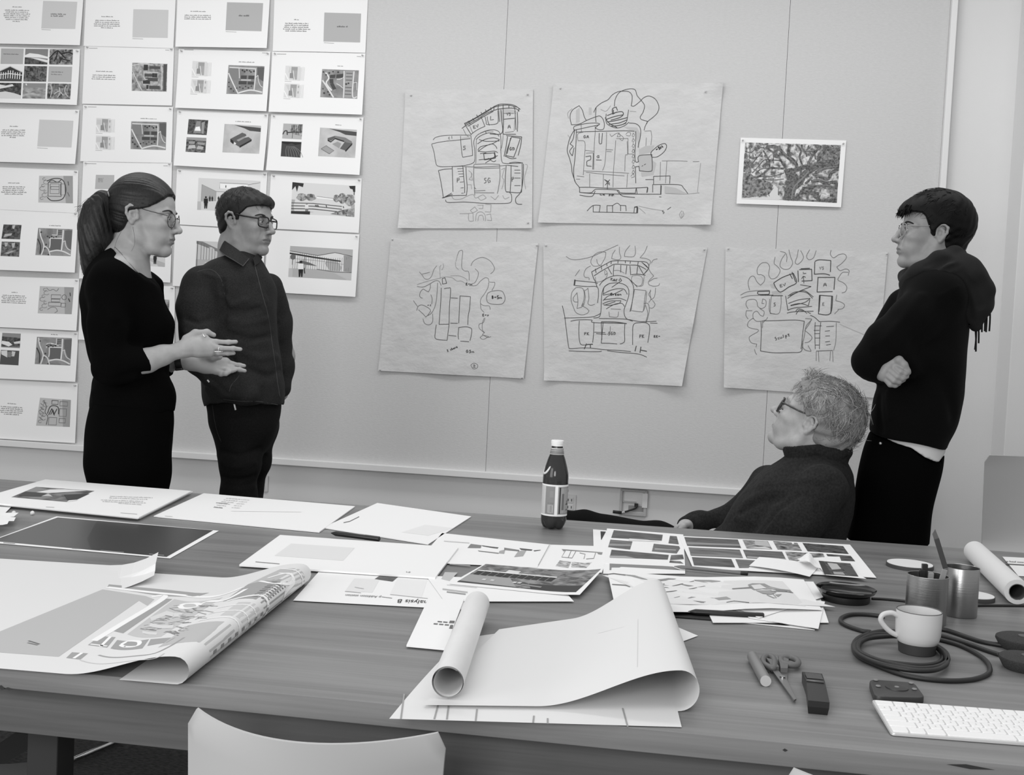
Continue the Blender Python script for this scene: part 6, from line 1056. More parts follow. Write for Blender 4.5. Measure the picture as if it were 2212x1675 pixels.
# cable coil
CAB = mat('cable_rubber', .014, .5)
def zpath(pts, r, lift=0): return [on_z(x, y, TZ+r+lift) for x, y in pts]
cr = .0042
K = K8
loops = [spline(K((1120, 582), (1000, 568), (890, 568), (825, 590), (820, 620), (870, 650), (960, 680), (1020, 692), (940, 730), (905, 780), (930, 850), (1030, 905), (1250, 985), (1500, 1022), (1700, 1020), (1820, 985), (1845, 940), (1800, 870), (1660, 790), (1500, 742), (1300, 700), (1130, 682), (1010, 700)), 10),
         spline(K((1180, 716), (1020, 730), (950, 760), (935, 800), (970, 840), (1100, 890), (1300, 935), (1450, 935), (1540, 900), (1555, 860), (1520, 810), (1420, 760), (1250, 722), (1090, 718), (960, 745), (915, 790), (945, 845), (1080, 905), (1280, 950), (1440, 955), (1530, 925), (1550, 880), (1510, 815), (1380, 752)), 10),
         spline(K((1200, 705), (1050, 705), (960, 740), (920, 790), (935, 830), (1050, 880), (1250, 910), (1400, 918), (1500, 895), (1520, 850), (1480, 800), (1390, 760)), 10)]
o = empty('coiled_cable', on_z(*K(1230, 830)[0]), 'coiled dark cable lying under the mug', 'cable')
for i, L in enumerate(loops):
    b = MB(); b.tube([q-np.array(o.location) for q in zpath(L, cr, [.0, .0075, .002][i])], cr, CAB, 10); b.build('coil', o, smooth=True)
for L, l in ((K((1480, 664), (1560, 680), (1700, 728), (1800, 758), (1935, 782)), 'dark cable running from the coil to the further black microphone pod'), (K((1470, 706), (1560, 728), (1700, 772), (1820, 815), (1910, 845)), 'dark cable running from the coil to the nearer black microphone pod')):
    pts = zpath(spline(L, 8), cr); o = empty('cable', pts[0], l, 'cable'); b = MB(); b.tube([q-np.array(o.location) for q in pts], cr, CAB, 10); b.build('sheath', o, smooth=True)
pts = zpath(spline(K((1030, 458), (1120, 462), (1260, 476), (1420, 500), (1600, 512), (1760, 506), (1900, 506), (2200, 509)), 6), .0028); o = empty('cable', pts[0], 'thin black cable running from the dish behind the cups', 'cable'); b = MB(); b.tube([q-np.array(o.location) for q in pts], .0028, CAB, 8); b.build('sheath', o, smooth=True)
for (x, y), l in (((2209, 1402), 'further black microphone pod at the table end'), ((2216, 1446), 'nearer black microphone pod at the table end')):
    p = base_at(x, y); k = ppm(p); r = 56/k; t = empty('microphone_pod', p, l, 'microphone', 'black microphone pods'); h = .021
    b = MB(); b.lathe([(0, 0), (r*.8, 0), (r*.86, .004), (r, h*.75), (r*.985, h*.95), (r*.9, h*1.05), (0, h*1.15)], mat('pod_fabric', .03, .85, noise=(400, .4)), n=56, cap=False); b.build('shell', t, auto=.7)
    b = MB(); b.lathe([(0, h*1.15), (r*.2, h*1.15), (r*.19, h*1.2), (0, h*1.2)], mat('pod_light', .07, .4), n=28, cap=False); b.build('button', t)
# scissors, marker, wedge remote, pad, keyboard
J = C(1590, 1380, 9.217)
p = on_z(*J(920, 860)[0]); t = empty('scissors', p, 'grey handled scissors lying open-armed beside the capped tube', 'scissors'); t['label'] = 'grey handled scissors lying beside the capped silver tube'
HG = mat('scissor_grey', .13, .5)
def ring(pts, rr, zz):
    L = [on_z(x, y, TZ+zz)-p for x, y in spline(J(*pts), 6, True)]; b = MB(); b.tube(L, rr, HG, 10, closed=True); return b
b = ring([(545, 490), (545, 400), (610, 355), (700, 365), (755, 420), (765, 520), (740, 590), (640, 560)], .0052, .009); b.prism([tuple((on_z(x, y, TZ)-p)[:2]) for x, y in J((590, 520), (740, 560), (850, 700), (700, 705), (650, 600))], .003, .012, HG); b.build('handle', t, auto=.7)
b = ring([(890, 440), (930, 390), (1060, 375), (1180, 410), (1240, 475), (1200, 525), (1060, 530), (940, 500)], .0052, .009); b.prism([tuple((on_z(x, y, TZ)-p)[:2]) for x, y in J((830, 470), (920, 500), (1040, 545), (1020, 735), (880, 730))], .003, .012, HG); b.build('handle', t, auto=.7)
for pl, z0 in (([(700, 690), (830, 705), (950, 850), (1195, 1290), (1150, 1310)], .005), ([(880, 735), (1020, 735), (1005, 860), (1190, 1270), (1140, 1290), (930, 900)], .0025)):
    b = MB(); b.prism([tuple((on_z(x, y, TZ)-p)[:2]) for x, y in J(*pl)], z0, z0+.0018, mat('blade_grey', .32, .35, .9)); b.build('blade', t)
b = MB(); b.lathe([(0, .009), (.0045, .009), (.005, .004)], mat('rivet', .5, .3, 1), (0, 0, 0), 20, cap=False); b.build('rivet', t)
A, B = on_z(*J(590, 845)[0], TZ+.009), on_z(*J(320, 345)[0], TZ+.009); t = empty('metal_tube', (A+B)/2, 'silver capped tube lying beside the scissors', 'tube'); h_ = (A+B)/2; rr = .0092
b = MB(); b.tube([A-h_, A+(B-A)*.02-h_, B-(B-A)*.03-h_, B-h_], [rr*.96, rr, rr, rr*.85], mat('tube_silver', .3, .4, .5), 24, cap=True); b.build('barrel', t, auto=.6)
d = unit(B-A); b = MB(); b.tube([A-d*.0015-h_, A+d*.001-h_], rr*.93, mat('tube_end', .55, .5), 24); b.build('end_cap', t, auto=.6)
top = [on_z(*q, TZ+.021) for q in J(1435, 1232, 1862, 1272, 1770, 860, 1400, 850)]; far = [on_z(*q, TZ+.016) for q in J(1712, 700, 1312, 660)]
p = np.mean(top, 0); p[2] = TZ; t = empty('remote_control', p, 'small black wedge shaped remote lying beside the scissors', 'remote')
b = MB(); n0, n1, m1, m0 = top; f1, f0 = far; dn = lambda q, z, s=1: np.array((p[0]+(q[0]-p[0])*s, p[1]+(q[1]-p[1])*s, TZ+z))
V = [n0, n1, m1, m0, f1, f0, dn(n0, .012), dn(n1, .012), dn(n0, .0, .9), dn(n1, 0, .9), dn(f1, 0, .97), dn(f0, 0, .97), dn(m1, 0, .97), dn(m0, 0, .97)]
b.add([q-p for q in V], [[0, 1, 2, 3], [3, 2, 4, 5], [0, 6, 7, 1], [6, 8, 9, 7], [1, 7, 9, 12, 2], [0, 3, 13, 8, 6], [2, 12, 10, 4], [3, 5, 11, 13], [5, 4, 10, 11], [8, 13, 11, 10, 12, 9]], mat('remote_black', .018, .4)); b.build('body', t)
b = MB(); q0, q1 = on_z(*J(1405, 830)[0], TZ+.0225)-p, on_z(*J(1750, 872)[0], TZ+.0225)-p; b.tube([q0, q1], .0016, mat('remote_seam', .12, .3), 8); b.build('seam_bar', t, smooth=True)
b = MB(); qq = [on_z(x, y, TZ+.0195)-p for x, y in J(1370, 690, 1690, 722, 1735, 830, 1410, 800)]; b.add([q+np.array((0, 0, .0012)) for q in qq], [[0, 3, 2, 1]], mat('remote_gloss', .03, .12)); b.build('window', t)
# square pad
hp = .014; P4 = [on_z(x, y, TZ+hp) for x, y in K8(1010, 1012, 1325, 1035, 1402, 1140, 1052, 1132)]; p = np.mean(P4, 0); p[2] = TZ; ex = unit(P4[1]-P4[0]); ey = unit(P4[0]-P4[3]); W_ = np.linalg.norm(P4[1]-P4[0]); H_2 = np.linalg.norm(P4[0]-P4[3])
t = empty('control_pad', p, 'square black conference control pad lying behind the keyboard', 'control pad')
def rrect(pts4, r_, n=6):
    out = []
    for i in range(4):
        a, b_, c_ = pts4[i-1], pts4[i], pts4[(i+1) % 4]; u, w = unit(a-b_), unit(c_-b_)
        for j in range(n+1): th = j/n; out.append(b_+u*r_*(1-th)**2+w*r_*th**2)
    return out
pl = rrect([q[:2]-p[:2] for q in P4], .014); ctr = np.mean(pl, 0)
b = MB(); n = len(pl); rings = [(.965, 0), (1, .004), (1, hp-.003), (.985, hp-.0008), (.95, hp)]
for sc, z in rings: b.v += [tuple((*(ctr+(q-ctr)*sc), z)) for q in pl]
for i in range(len(rings)-1): b.f += [[i*n+k, i*n+(k+1) % n, (i+1)*n+(k+1) % n, (i+1)*n+k] for k in range(n)]
b.f.append([(len(rings)-1)*n+k for k in range(n)]); b.m = [b.mi(mat('pad_black', .035, .5))]*len(b.f); b.build('body', t, auto=.6)
cx = on_z(*K8(1203, 1074)[0], TZ+hp)-p; a1 = on_z(*K8(1285, 1085)[0], TZ+hp)-p; rx = np.linalg.norm((a1-cx)[:2])
b = MB(); b.lathe([(rx, hp), (rx*.985, hp+.0016), (rx*.9, hp+.0018), (0, hp+.0018)], mat('pad_dial', .028, .4), (cx[0], cx[1], 0), 48, cap=False); b.build('dial', t, auto=.6)
for x, y in ((1075, 1066), (1325, 1087), (1303, 1045), (1058, 1024), (1203, 1074)):
    q = on_z(*K8(x, y)[0], TZ+hp)-p; b = MB(); b.lathe([(0, hp+.001), (.004, hp+.001), (.0035, hp+.0022), (0, hp+.0022)], mat('pad_button', .22, .5), (q[0], q[1], 0), 16, cap=False); b.build('button', t)
# keyboard
KB = C(1880, 1480, 6.663)
bl = on_z(*KB(82, 236)[0], TZ+.0115); fl = on_z(*KB(303, 690)[0], TZ+.005); fr = on_z(*KB(2212, 836)[0], TZ+.005)
ex = unit(fr-fl); ex[2] = 0; ex = unit(ex); ey = bl-fl; ey[2] = 0; dep = np.linalg.norm(ey); ey = unit(ey); eyp = unit(np.array((-ex[1], ex[0], 0))); dep = float(np.dot(bl-fl, eyp)); sk = 0
pitch = np.dot(on_z(*KB(1955, 470)[0], TZ+.01)-on_z(*KB(335, 340)[0], TZ+.01), ex)/9.0; wid = pitch*14.65
t = empty('keyboard', (*fl[:2], TZ), 'slim white wireless keyboard at the near right of the table', 'keyboard'); t['label'] = 'slim white keyboard lying in front of the black control pad'
def kb(u, v, z): return ex*u+eyp*v+np.array((0, 0, z+.0085*v/dep))
KW = mat('key_white', .86, .5); KS = mat('keyboard_aluminium', .62, .35, .3)
def slab(u0, v0, u1, v1, z0, z1, m, r_=.001, b=None):
    b = b or MB(); pl = rrect([np.array((u0, v0)), np.array((u1, v0)), np.array((u1, v1)), np.array((u0, v1))], r_, 4); n = len(pl); c_ = np.array(((u0+u1)/2, (v0+v1)/2)); o_ = len(b.v)
    for z, ins in ((z0, 0), (z1-.0004, 0), (z1, .0004)): b.v += [tuple(kb(*(q+(c_-q)/np.linalg.norm(c_-q)*ins), z)) for q in pl]
    fs = [[o_+i*n+k, o_+i*n+(k+1) % n, o_+(i+1)*n+(k+1) % n, o_+(i+1)*n+k] for i in range(2) for k in range(n)]+[[o_+2*n+k for k in range(n)], [o_+k for k in range(n)][::-1]]
    b.f += fs; b.m += [b.mi(m)]*len(fs); return b
b = slab(0, 0, wid, dep, .001, .0048, KS, .006); b.v = [(x, y, max(z, .0006)) for x, y, z in b.v]; b.build('body', t, auto=.5)
b = MB(); b.tube([kb(.006, dep-.012, -.004), kb(wid-.006, dep-.012, -.004)], .0055, KS, 16); b.build('battery_bar', t, auto=.6)
rows = [[1.5]+[1]*13, [1]*13+[1.5], [1.5]+[1]*12+[1], [1.75]+[1]*11+[1.75], [2.25]+[1]*10+[2.25], [1.25, 1.25, 1.45, 5.05, 1.25, 1, 1, 1.25]]
rh = (dep-.006)/6.0; gap = .0024; LEGEND = G(.78)
for i, row in enumerate(rows):
    tot = sum(row); sc = (wid-.005)/tot; u = .0025; v0 = dep-.003-(i+1)*rh
    for wk in row:
        w_ = wk*sc; b = slab(u+gap/2, v0+gap/2, u+w_-gap/2, v0+rh-gap/2, .0046, .0064, KW, .002)
        if 0 < i < 5 and wk == 1: q = [kb(u+w_*.45, v0+rh*.42, .0066), kb(u+w_*.55, v0+rh*.42, .0066), kb(u+w_*.55, v0+rh*.6, .0066), kb(u+w_*.45, v0+rh*.6, .0066)]; b.add(q, [[0, 1, 2, 3]], LEGEND)
        o = b.build('key', t, auto=.5); u += w_
# ================================================================== chairs
SHELL = mat('chair_shell', .47, .45); CHROME = mat('chrome', .6, .12, 1)
def shell_chair(name, label, loc, rz, w=.40, seat=.45, top=.80, bulge=.06, tilt=.06, m=SHELL, corner=.03, deep=.40, sled=True, flare=1.0, group='white shell chairs'):
    """one-piece shell on a chrome sled; local +y is where the sitter faces, the back stands at y=0"""
    t = empty(name, loc, label, 'chair', group, rz)
    prof = []                                                   # (y, z) down the back and out along the seat
    for i in range(13): u = i/12; prof.append((-tilt*(1-u), top-(top-seat-.07)*u))
    for i in range(1, 9): a = i/8*PI/2; prof.append((.07-.07*math.cos(a), seat+.07-.07*math.sin(a)))
    for i in range(1, 11): u = i/10; prof.append((.07+(deep-.07)*u, seat-.012*math.sin(u*PI)+.01*u-.02*u**6))
    nu = 22; v = []; f = []; n = len(prof); th = .006
    for side in (0, 1):
        for i, (y, z) in enumerate(prof):
            k = max(0, min(1, (z-seat)/(top-seat))); a, b_ = prof[max(i-1, 0)], prof[min(i+1, n-1)]; tn = np.array((b_[0]-a[0], b_[1]-a[1])); tn /= np.linalg.norm(tn); nn = np.array((-tn[1], tn[0]))
            hw = w/2*(.93+.07*k*flare)
            if z > top-corner: hw -= corner*(1-math.sqrt(max(0, 1-((z-top+corner)/corner)**2)))*.75
            if i > n-4: hw -= .012*(i-n+4)
            for j in range(nu+1):
                x = (j/nu*2-1); yy = y-bulge*(1-x*x)*(.35+.65*k)*min(1, k*3+.25)+(0 if k else 0)
                v.append((x*hw, yy+nn[0]*th*(side-.5)*-1, z+nn[1]*th*(side-.5)*-1+(.02*abs(x)**3 if k == 0 else 0)))
    N0 = n*(nu+1)
    for i in range(n-1):
        for j in range(nu): q = i*(nu+1)+j; f.append([q, q+1, q+nu+2, q+nu+1]); f.append([N0+q, N0+q+nu+1, N0+q+nu+2, N0+q+1])
    rim = [j for j in range(nu+1)]+[i*(nu+1)+nu for i in range(1, n)]+[(n-1)*(nu+1)+j for j in range(nu-1, -1, -1)]+[i*(nu+1) for i in range(n-2, 0, -1)]
    for a, b_ in zip(rim, rim[1:]+rim[:1]): f.append([a, N0+a, N0+b_, b_])
    mesh_obj('seat_shell', v, f, [m], t, auto=.8)
    if sled:
        for s_ in (-1, 1):
            x = s_*w*.46; b = MB(); b.tube(spline([(x*.8, .30, seat-.02), (x, .34, seat-.05), (x, .37, .06), (x, .34, .012), (x, .1, .011), (x, -.04, .012), (x, -.07, .06), (x, .05, seat-.06), (x*.8, .08, seat-.02)], 8), .0075, CHROME, 12); b.build('sled_leg', t, smooth=True)
        b = MB(); b.tube([(-w*.37, .30, seat-.02), (w*.37, .30, seat-.02)], .006, CHROME, 10); b.tube([(-w*.37, .08, seat-.02), (w*.37, .08, seat-.02)], .006, CHROME, 10); b.build('crossbar', t, smooth=True)
    return t
Yc = 1.40
a, b_ = on_y(412, 1544, Yc), on_y(961, 1569, Yc); mid = (a+b_)/2; W_ = np.linalg.norm(b_-a)
shell_chair('shell_chair', 'white shell chair seen from behind, pushed in at the near table edge', (mid[0], Yc, 0), math.atan2(b_[1]-a[1], b_[0]-a[0]), W_/.985, .43, (a[2]+b_[2])/2, .082, .0, corner=.016)
a2 = on_y(1698, 1662, Yc-.02); shell_chair('shell_chair', 'white shell chair showing only its top corner below the keyboard end of the table', (a2[0]+W_/2, Yc-.02, 0), 0, W_/.985, .43, a2[2]+.002, .082, .0, corner=.016)
Yr = 4.15; a3 = on_y(2124, 982, Yr); zb = on_y(2103, 1170, Yr)[2]
shell_chair('shell_chair', 'tall pale shell chair facing the table from beside the man with the scarf', (a3[0]+.25, Yr, 0), PI, .50, max(.42, zb-.06), a3[2], .05, -.02, corner=.02)
# stool and dark chair under the table at the left
p = on_z(233, 1638, 0); t = empty('stool', (p[0]-.16, p[1]+.10, 0), 'low dark stool with a chrome sled frame tucked under the far side of the table', 'stool')
b = MB(); b.box((0, 0, .44), (.36, .34, .04), mat('stool_seat', .03, .7), bev=.015); b.build('seat', t, auto=.6)
for s_ in (-1, 1):
    x = .16*s_; b = MB(); b.tube(spline([(x, .12, .43), (x, .13, .05), (x, .11, .012), (x, -.05, .011), (x, -.2, .011), (x, -.22, .05), (x, -.15, .43)] if s_ < 0 else [(x, .12, .43), (x, .13, .05), (x, .12, .012), (x-.06, -.12, .011), (x-.10, -.22, .011), (x-.1, -.24, .05), (x-.04, -.15, .43)], 6), .0075, CHROME, 12); b.build('sled_leg', t, smooth=True)
z = .46; P_ = lambda x, y, zz=z: on_z(x, y, zz); o = P_(40, 1660); t = empty('side_chair', (o[0], o[1], 0), 'grey seated side chair with a dark frame at the lower corner under the table', 'chair'); O = np.array(t.location)
pl = [P_(-60, 1652), P_(20, 1651), P_(75, 1646), P_(128, 1638), P_(126, 1648), P_(100, 1675), P_(80, 1720), P_(-80, 1720)]
b = MB(); b.prism([tuple(q[:2]-O[:2]) for q in pl], z-.012, z, mat('seat_grey', .16, .6)); b.build('seat', t)
b = MB(); b.prism([tuple((q[:2]-O[:2])*1.0+np.array((.004, -.008))) for q in pl], z-.035, z-.013, mat('seat_under', .015, .6)); b.build('seat_frame', t)
b = MB(); b.tube([P_(x, y, .40)-O for x, y in spline([(40, 1720), (70, 1690), (100, 1672), (128, 1672), (150, 1690), (160, 1730)], 6)], .008, mat('tube_black', .012, .25), 12); b.build('arm_tube', t, smooth=True)
b = MB(); q = [on_y(x, y, 2.55)-O for x, y in ((-80, 1650), (-10, 1612), (30, 1585), (75, 1588), (72, 1612), (-5, 1660))]; b.add(q+[k_+np.array((0, .03, 0)) for k_ in q], [[0, 1, 2, 3, 4, 5], [11, 10, 9, 8, 7, 6]]+[[i, 6+i, 6+(i+1) % 6, (i+1) % 6] for i in range(6)], mat('back_dark', .02, .7)); b.build('back_strut', t)
for x in (-.12, .0):
    b = MB(); b.tube([(x, .1, z-.03), (x, .12, .0)], .01, mat('tube_black', .012, .25), 10); b.build('leg', t)
b = MB(); b.tube([on_y(78, 1592, 2.4)-O, on_y(75, 1650, 2.4)-O], .005, CHROME, 10); b.build('rod', t)
# ================================================================== smooth solids (figures): distance fields meshed as one continuous surface
class Field:
    def __init__(s): s.pr = []; s.T = None
    def _push(s, fn, lo, hi, k, op, M=None):
        """M = (R, o, sc): local -> figure coordinates"""
        M = M or s.T
        lo, hi = np.array(lo, float), np.array(hi, float)
        if M is not None:
            R, o, sc = M; c = np.array([[x, y, z] for x in (lo[0], hi[0]) for y in (lo[1], hi[1]) for z in (lo[2], hi[2])]) @ R.T*sc+o
            lo, hi = c.min(0), c.max(0); f0 = fn; fn = lambda p: f0((p-o) @ R/sc)*sc; k *= sc
        s.pr.append((fn, lo, hi, k, op)); return s
    def cone(s, pts, k=.01, op='u'):
        """chain of tapered capsules: pts = [(xyz, radius), ...]"""
        for (a, ra), (b, rb) in zip(pts, pts[1:]):
            a, b = np.array(a, float), np.array(b, float); ab = b-a; L = ab @ ab+1e-12
            def fn(p, a=a, ab=ab, L=L, ra=ra, rb=rb):
                t = np.clip(((p-a) @ ab)/L, 0, 1); q = p-a-t[:, None]*ab; return np.sqrt((q*q).sum(1))-(ra+(rb-ra)*t)
            m = max(ra, rb); s._push(fn, np.minimum(a, b)-m, np.maximum(a, b)+m, k, op)
        return s
    def ell(s, c, r, k=.01, op='u', R=None):
        c, r = np.array(c, float), np.array(r, float)
        def fn(p):
            q = p-c
            if R is not None: q = q @ R
            q = q/r; k0 = np.sqrt((q*q).sum(1)); k1 = np.sqrt(((q/r)**2).sum(1))+1e-9; return k0*(k0-1)/k1
        m = r if R is None else np.full(3, r.max()); return s._push(fn, c-m, c+m, k, op)
    def loft(s, lv, k=.02, op='u', e=2.2):
        """horizontal slices (z, cx, cy, rx, ry) joined smoothly"""
        A = np.array(sorted(lv)); n = 60; zz = np.linspace(A[0, 0], A[-1, 0], n); B = np.zeros((n, 4))
        for j in range(4):
            y = A[:, j+1]; d = np.gradient(y, A[:, 0]); i = np.clip(np.searchsorted(A[:, 0], zz)-1, 0, len(A)-2); h = A[i+1, 0]-A[i, 0]; t = (zz-A[i, 0])/h
            B[:, j] = (2*t**3-3*t*t+1)*y[i]+(t**3-2*t*t+t)*h*d[i]+(-2*t**3+3*t*t)*y[i+1]+(t**3-t*t)*h*d[i+1]
        def fn(p):
            z = p[:, 2]; v = [np.interp(z, zz, B[:, j]) for j in range(4)]
            q = ((np.abs(p[:, 0]-v[0])/v[2])**e+(np.abs(p[:, 1]-v[1])/v[3])**e)**(1/e); d = (q-1)*np.minimum(v[2], v[3])
            return np.maximum(d, np.maximum(zz[0]-z, z-zz[-1]))
        return s._push(fn, (B[:, 0]-B[:, 2]).min()*np.array((1, 0, 0))+(B[:, 1]-B[:, 3]).min()*np.array((0, 1, 0))+np.array((0, 0, zz[0])), (B[:, 0]+B[:, 2]).max()*np.array((1, 0, 0))+(B[:, 1]+B[:, 3]).max()*np.array((0, 1, 0))+np.array((0, 0, zz[-1])), k, op)
    def bump(s, pts, w, amp):
        """raised (amp>0) or sunk line, for folds, lids and creases"""
        P = [np.array(p, float) for p in pts]
        def fn(p):
            d = np.full(len(p), 1e9)
            for a, b in zip(P, P[1:]):
                ab = b-a; t = np.clip(((p-a) @ ab)/(ab @ ab+1e-12), 0, 1); q = p-a-t[:, None]*ab; d = np.minimum(d, (q*q).sum(1))
            return amp*np.exp(-d/(w*w))
        A = np.array(P); return s._push(fn, A.min(0)-2.5*w, A.max(0)+2.5*w, 0, 'b')
    def cuff(s, a, b, r):
        """cut a sleeve off square at a, clearing the way towards b"""
        a, b = np.array(a, float), np.array(b, float); ab = b-a; L = ab @ ab; u = ab/math.sqrt(L)
        def fn(p):
            t = np.clip(((p-a) @ ab)/L, 0, 1); q = p-a-t[:, None]*ab; return np.maximum(np.sqrt((q*q).sum(1))-r, (a-p) @ u)
        return s._push(fn, np.minimum(a, b)-r, np.maximum(a, b)+r, .002, 's')
    def keep(s, fn, k=.004): return s._push(fn, [-9]*3, [9]*3, k, 'i')
    def disp(s, fn): return s._push(fn, [-9]*3, [9]*3, 0, 'b')
    def ev(s, p, lo=None, hi=None):
        d = np.full(len(p), .25)
        for fn, a, b, k, op in s.pr:
            if lo is not None and (np.any(a > hi+k+.02) or np.any(b < lo-k-.02)): continue
            v = fn(p)
            if op == 'b': d = d-v; continue
            if op == 's': v = -v
            if op == 'u': h = np.maximum(k-np.abs(d-v), 0); d = np.minimum(d, v)-(h*h/(4*k) if k > 1e-9 else 0)
            else: h = np.maximum(k-np.abs(d-v), 0); d = np.maximum(d, v)+(h*h/(4*k) if k > 1e-9 else 0)
        return d
    def mesh(s, h):
        n = 12; B = n*h; us = [q for q in s.pr if q[4] == 'u']; lo = np.min([q[1] for q in us], 0)-.02; hi = np.max([q[2] for q in us], 0)+.02
        nb = np.ceil((hi-lo)/B).astype(int); I = np.stack(np.meshgrid(*[np.arange(k) for k in nb], indexing='ij'), -1).reshape(-1, 3)
        keepb = np.zeros(len(I), bool); cen = lo+(I+.5)*B
        for i0 in range(0, len(I), 20000): keepb[i0:i0+20000] = np.abs(s.ev(cen[i0:i0+20000])) < B*1.75+.012
        g = np.stack(np.meshgrid(*[np.arange(n+1)]*3, indexing='ij'), -1).reshape(-1, 3); off = np.array([[i, j, k] for i in (0, 1) for j in (0, 1) for k in (0, 1)])
        ed = [(0, 1), (2, 3), (4, 5), (6, 7), (0, 2), (1, 3), (4, 6), (5, 7), (0, 4), (1, 5), (2, 6), (3, 7)]
        K = []; V = []; Qd = []; D = (nb*n+5).astype(np.int64); key = lambda c: (c[..., 0]+1)*D[1]*D[2]+(c[..., 1]+1)*D[2]+(c[..., 2]+1)
        for b in I[keepb]:
            o = lo+b*B; d = s.ev(o+g*h, o, o+B).reshape(n+1, n+1, n+1); sg = d < 0
            if sg.all() or not sg.any(): continue
            c8 = np.stack([d[i:i+n, j:j+n, k:k+n] for i, j, k in off], -1); ins = (c8 < 0).sum(-1); act = (ins > 0) & (ins < 8); ci = np.argwhere(act)
            if len(ci):
                a8 = c8[act]; acc = np.zeros((len(ci), 3)); cnt = np.zeros(len(ci))
                for e0, e1 in ed:
                    x, y = a8[:, e0], a8[:, e1]; cr = (x < 0) != (y < 0); t = np.where(cr, x/(x-y+1e-30), 0)
                    acc += np.where(cr[:, None], off[e0]+(off[e1]-off[e0])*t[:, None], 0); cnt += cr
                V.append(o+(ci+acc/cnt[:, None])*h); K.append(key(ci+b*n))
            for ax in range(3):
                sl0 = [slice(0, n)]*3; sl1 = [slice(0, n)]*3; sl1[ax] = slice(1, n+1); x, y = sg[tuple(sl0)], sg[tuple(sl1)]; pi = np.argwhere(x != y)
                if not len(pi): continue
                u, w = np.eye(3, dtype=int)[(ax+1) % 3], np.eye(3, dtype=int)[(ax+2) % 3]; p = pi+b*n; q = np.stack([key(p-u-w), key(p-w), key(p), key(p-u)], 1)
                fl = ~x[tuple(pi.T)]; q[fl] = q[fl][:, ::-1]; Qd.append(q)
        K = np.concatenate(K); V = np.concatenate(V); Qd = np.concatenate(Qd); srt = np.argsort(K); K = K[srt]; V = V[srt]
        ix = np.searchsorted(K, Qd); ok = (ix < len(K)).all(1); ix = np.minimum(ix, len(K)-1); ok &= (K[ix] == Qd).all(1)
        return V, ix[ok]
def field_obj(name, F_, h, mats, parent, matf=None):
    V, Fq = F_.mesh(h); me = bpy.data.meshes.new(name)
    me.vertices.add(len(V)); me.vertices.foreach_set('co', V.astype(np.float32).ravel()); me.loops.add(Fq.size); me.loops.foreach_set('vertex_index', Fq.astype(np.int32).ravel())
    me.polygons.add(len(Fq)); me.polygons.foreach_set('loop_start', np.arange(0, Fq.size, 4, dtype=np.int32)); me.polygons.foreach_set('loop_total', np.full(len(Fq), 4, dtype=np.int32))
    for m in (mats if isinstance(mats, list) else [mats]): me.materials.append(m)
    if matf is not None: me.polygons.foreach_set('material_index', matf(V[Fq].mean(1)).astype(np.int32))
    me.polygons.foreach_set('use_smooth', np.ones(len(Fq), bool)); me.update(); me.validate()
    o = bpy.data.objects.new(name, me); COL.objects.link(o); o.parent = parent; return o
def waves(seed, f, amp, n=7, st=(1, 1, 1)):
    r = np.random.RandomState(seed); k = r.normal(size=(n, 3)); k /= np.linalg.norm(k, axis=1)[:, None]; k *= r.uniform(.6, 1.5, (n, 1))*f*np.array(st); ph = r.uniform(0, 6.28, n)
    return lambda p: amp*np.sin(p @ k.T+ph).sum(1)/math.sqrt(n)
class Figure:
    """figure coordinates: x to the viewer's right, y away, z up; origin on the floor"""
    def __init__(s, px, py, Y, label, kind='person'):
        p = on_y(px, py, Y); s.o = np.array((p[0], p[1], 0)); d = np.array((p[0], p[1], 0)); s.d = d/np.linalg.norm(d); s.r = np.array((s.d[1], -s.d[0], 0)); s.k = ppm(p)
        s.root = empty(kind, s.o, label, kind); s.root.rotation_euler = (0, 0, math.atan2(s.r[1], s.r[0]))
    def __call__(s, x, y, dep=0.0):
        w = on_plane(x, y, s.o+s.d*dep, s.d)-s.o; return np.array((w @ s.r, w @ s.d, w[2]))
    def head(s, ear, side, a, pitch, roll, sc, dep=0.0):
        """pose: side=+1 faces the viewer's right, -1 left; a turns the face towards the viewer; ear = pixel of the visible ear"""
        ca, sa = math.cos(a), math.sin(a); f = np.array((side*ca, -sa, 0.)); l = np.cross((0, 0, 1), f)
        R = np.array([f, l, (0, 0, 1.)]).T @ roty(-pitch) @ rotx(roll); e = np.array((-.008, -.076*side, .0)); o = s(*ear, dep-.076*sc*abs(ca))-R @ e*sc
        s.H = (R, o, sc); s.side = side; return s.H
    def hl(s, p): R, o, sc = s.H; return (np.asarray(p)-o) @ R/sc
    def hw(s, p): R, o, sc = s.H; return o+np.asarray(p) @ R.T*sc
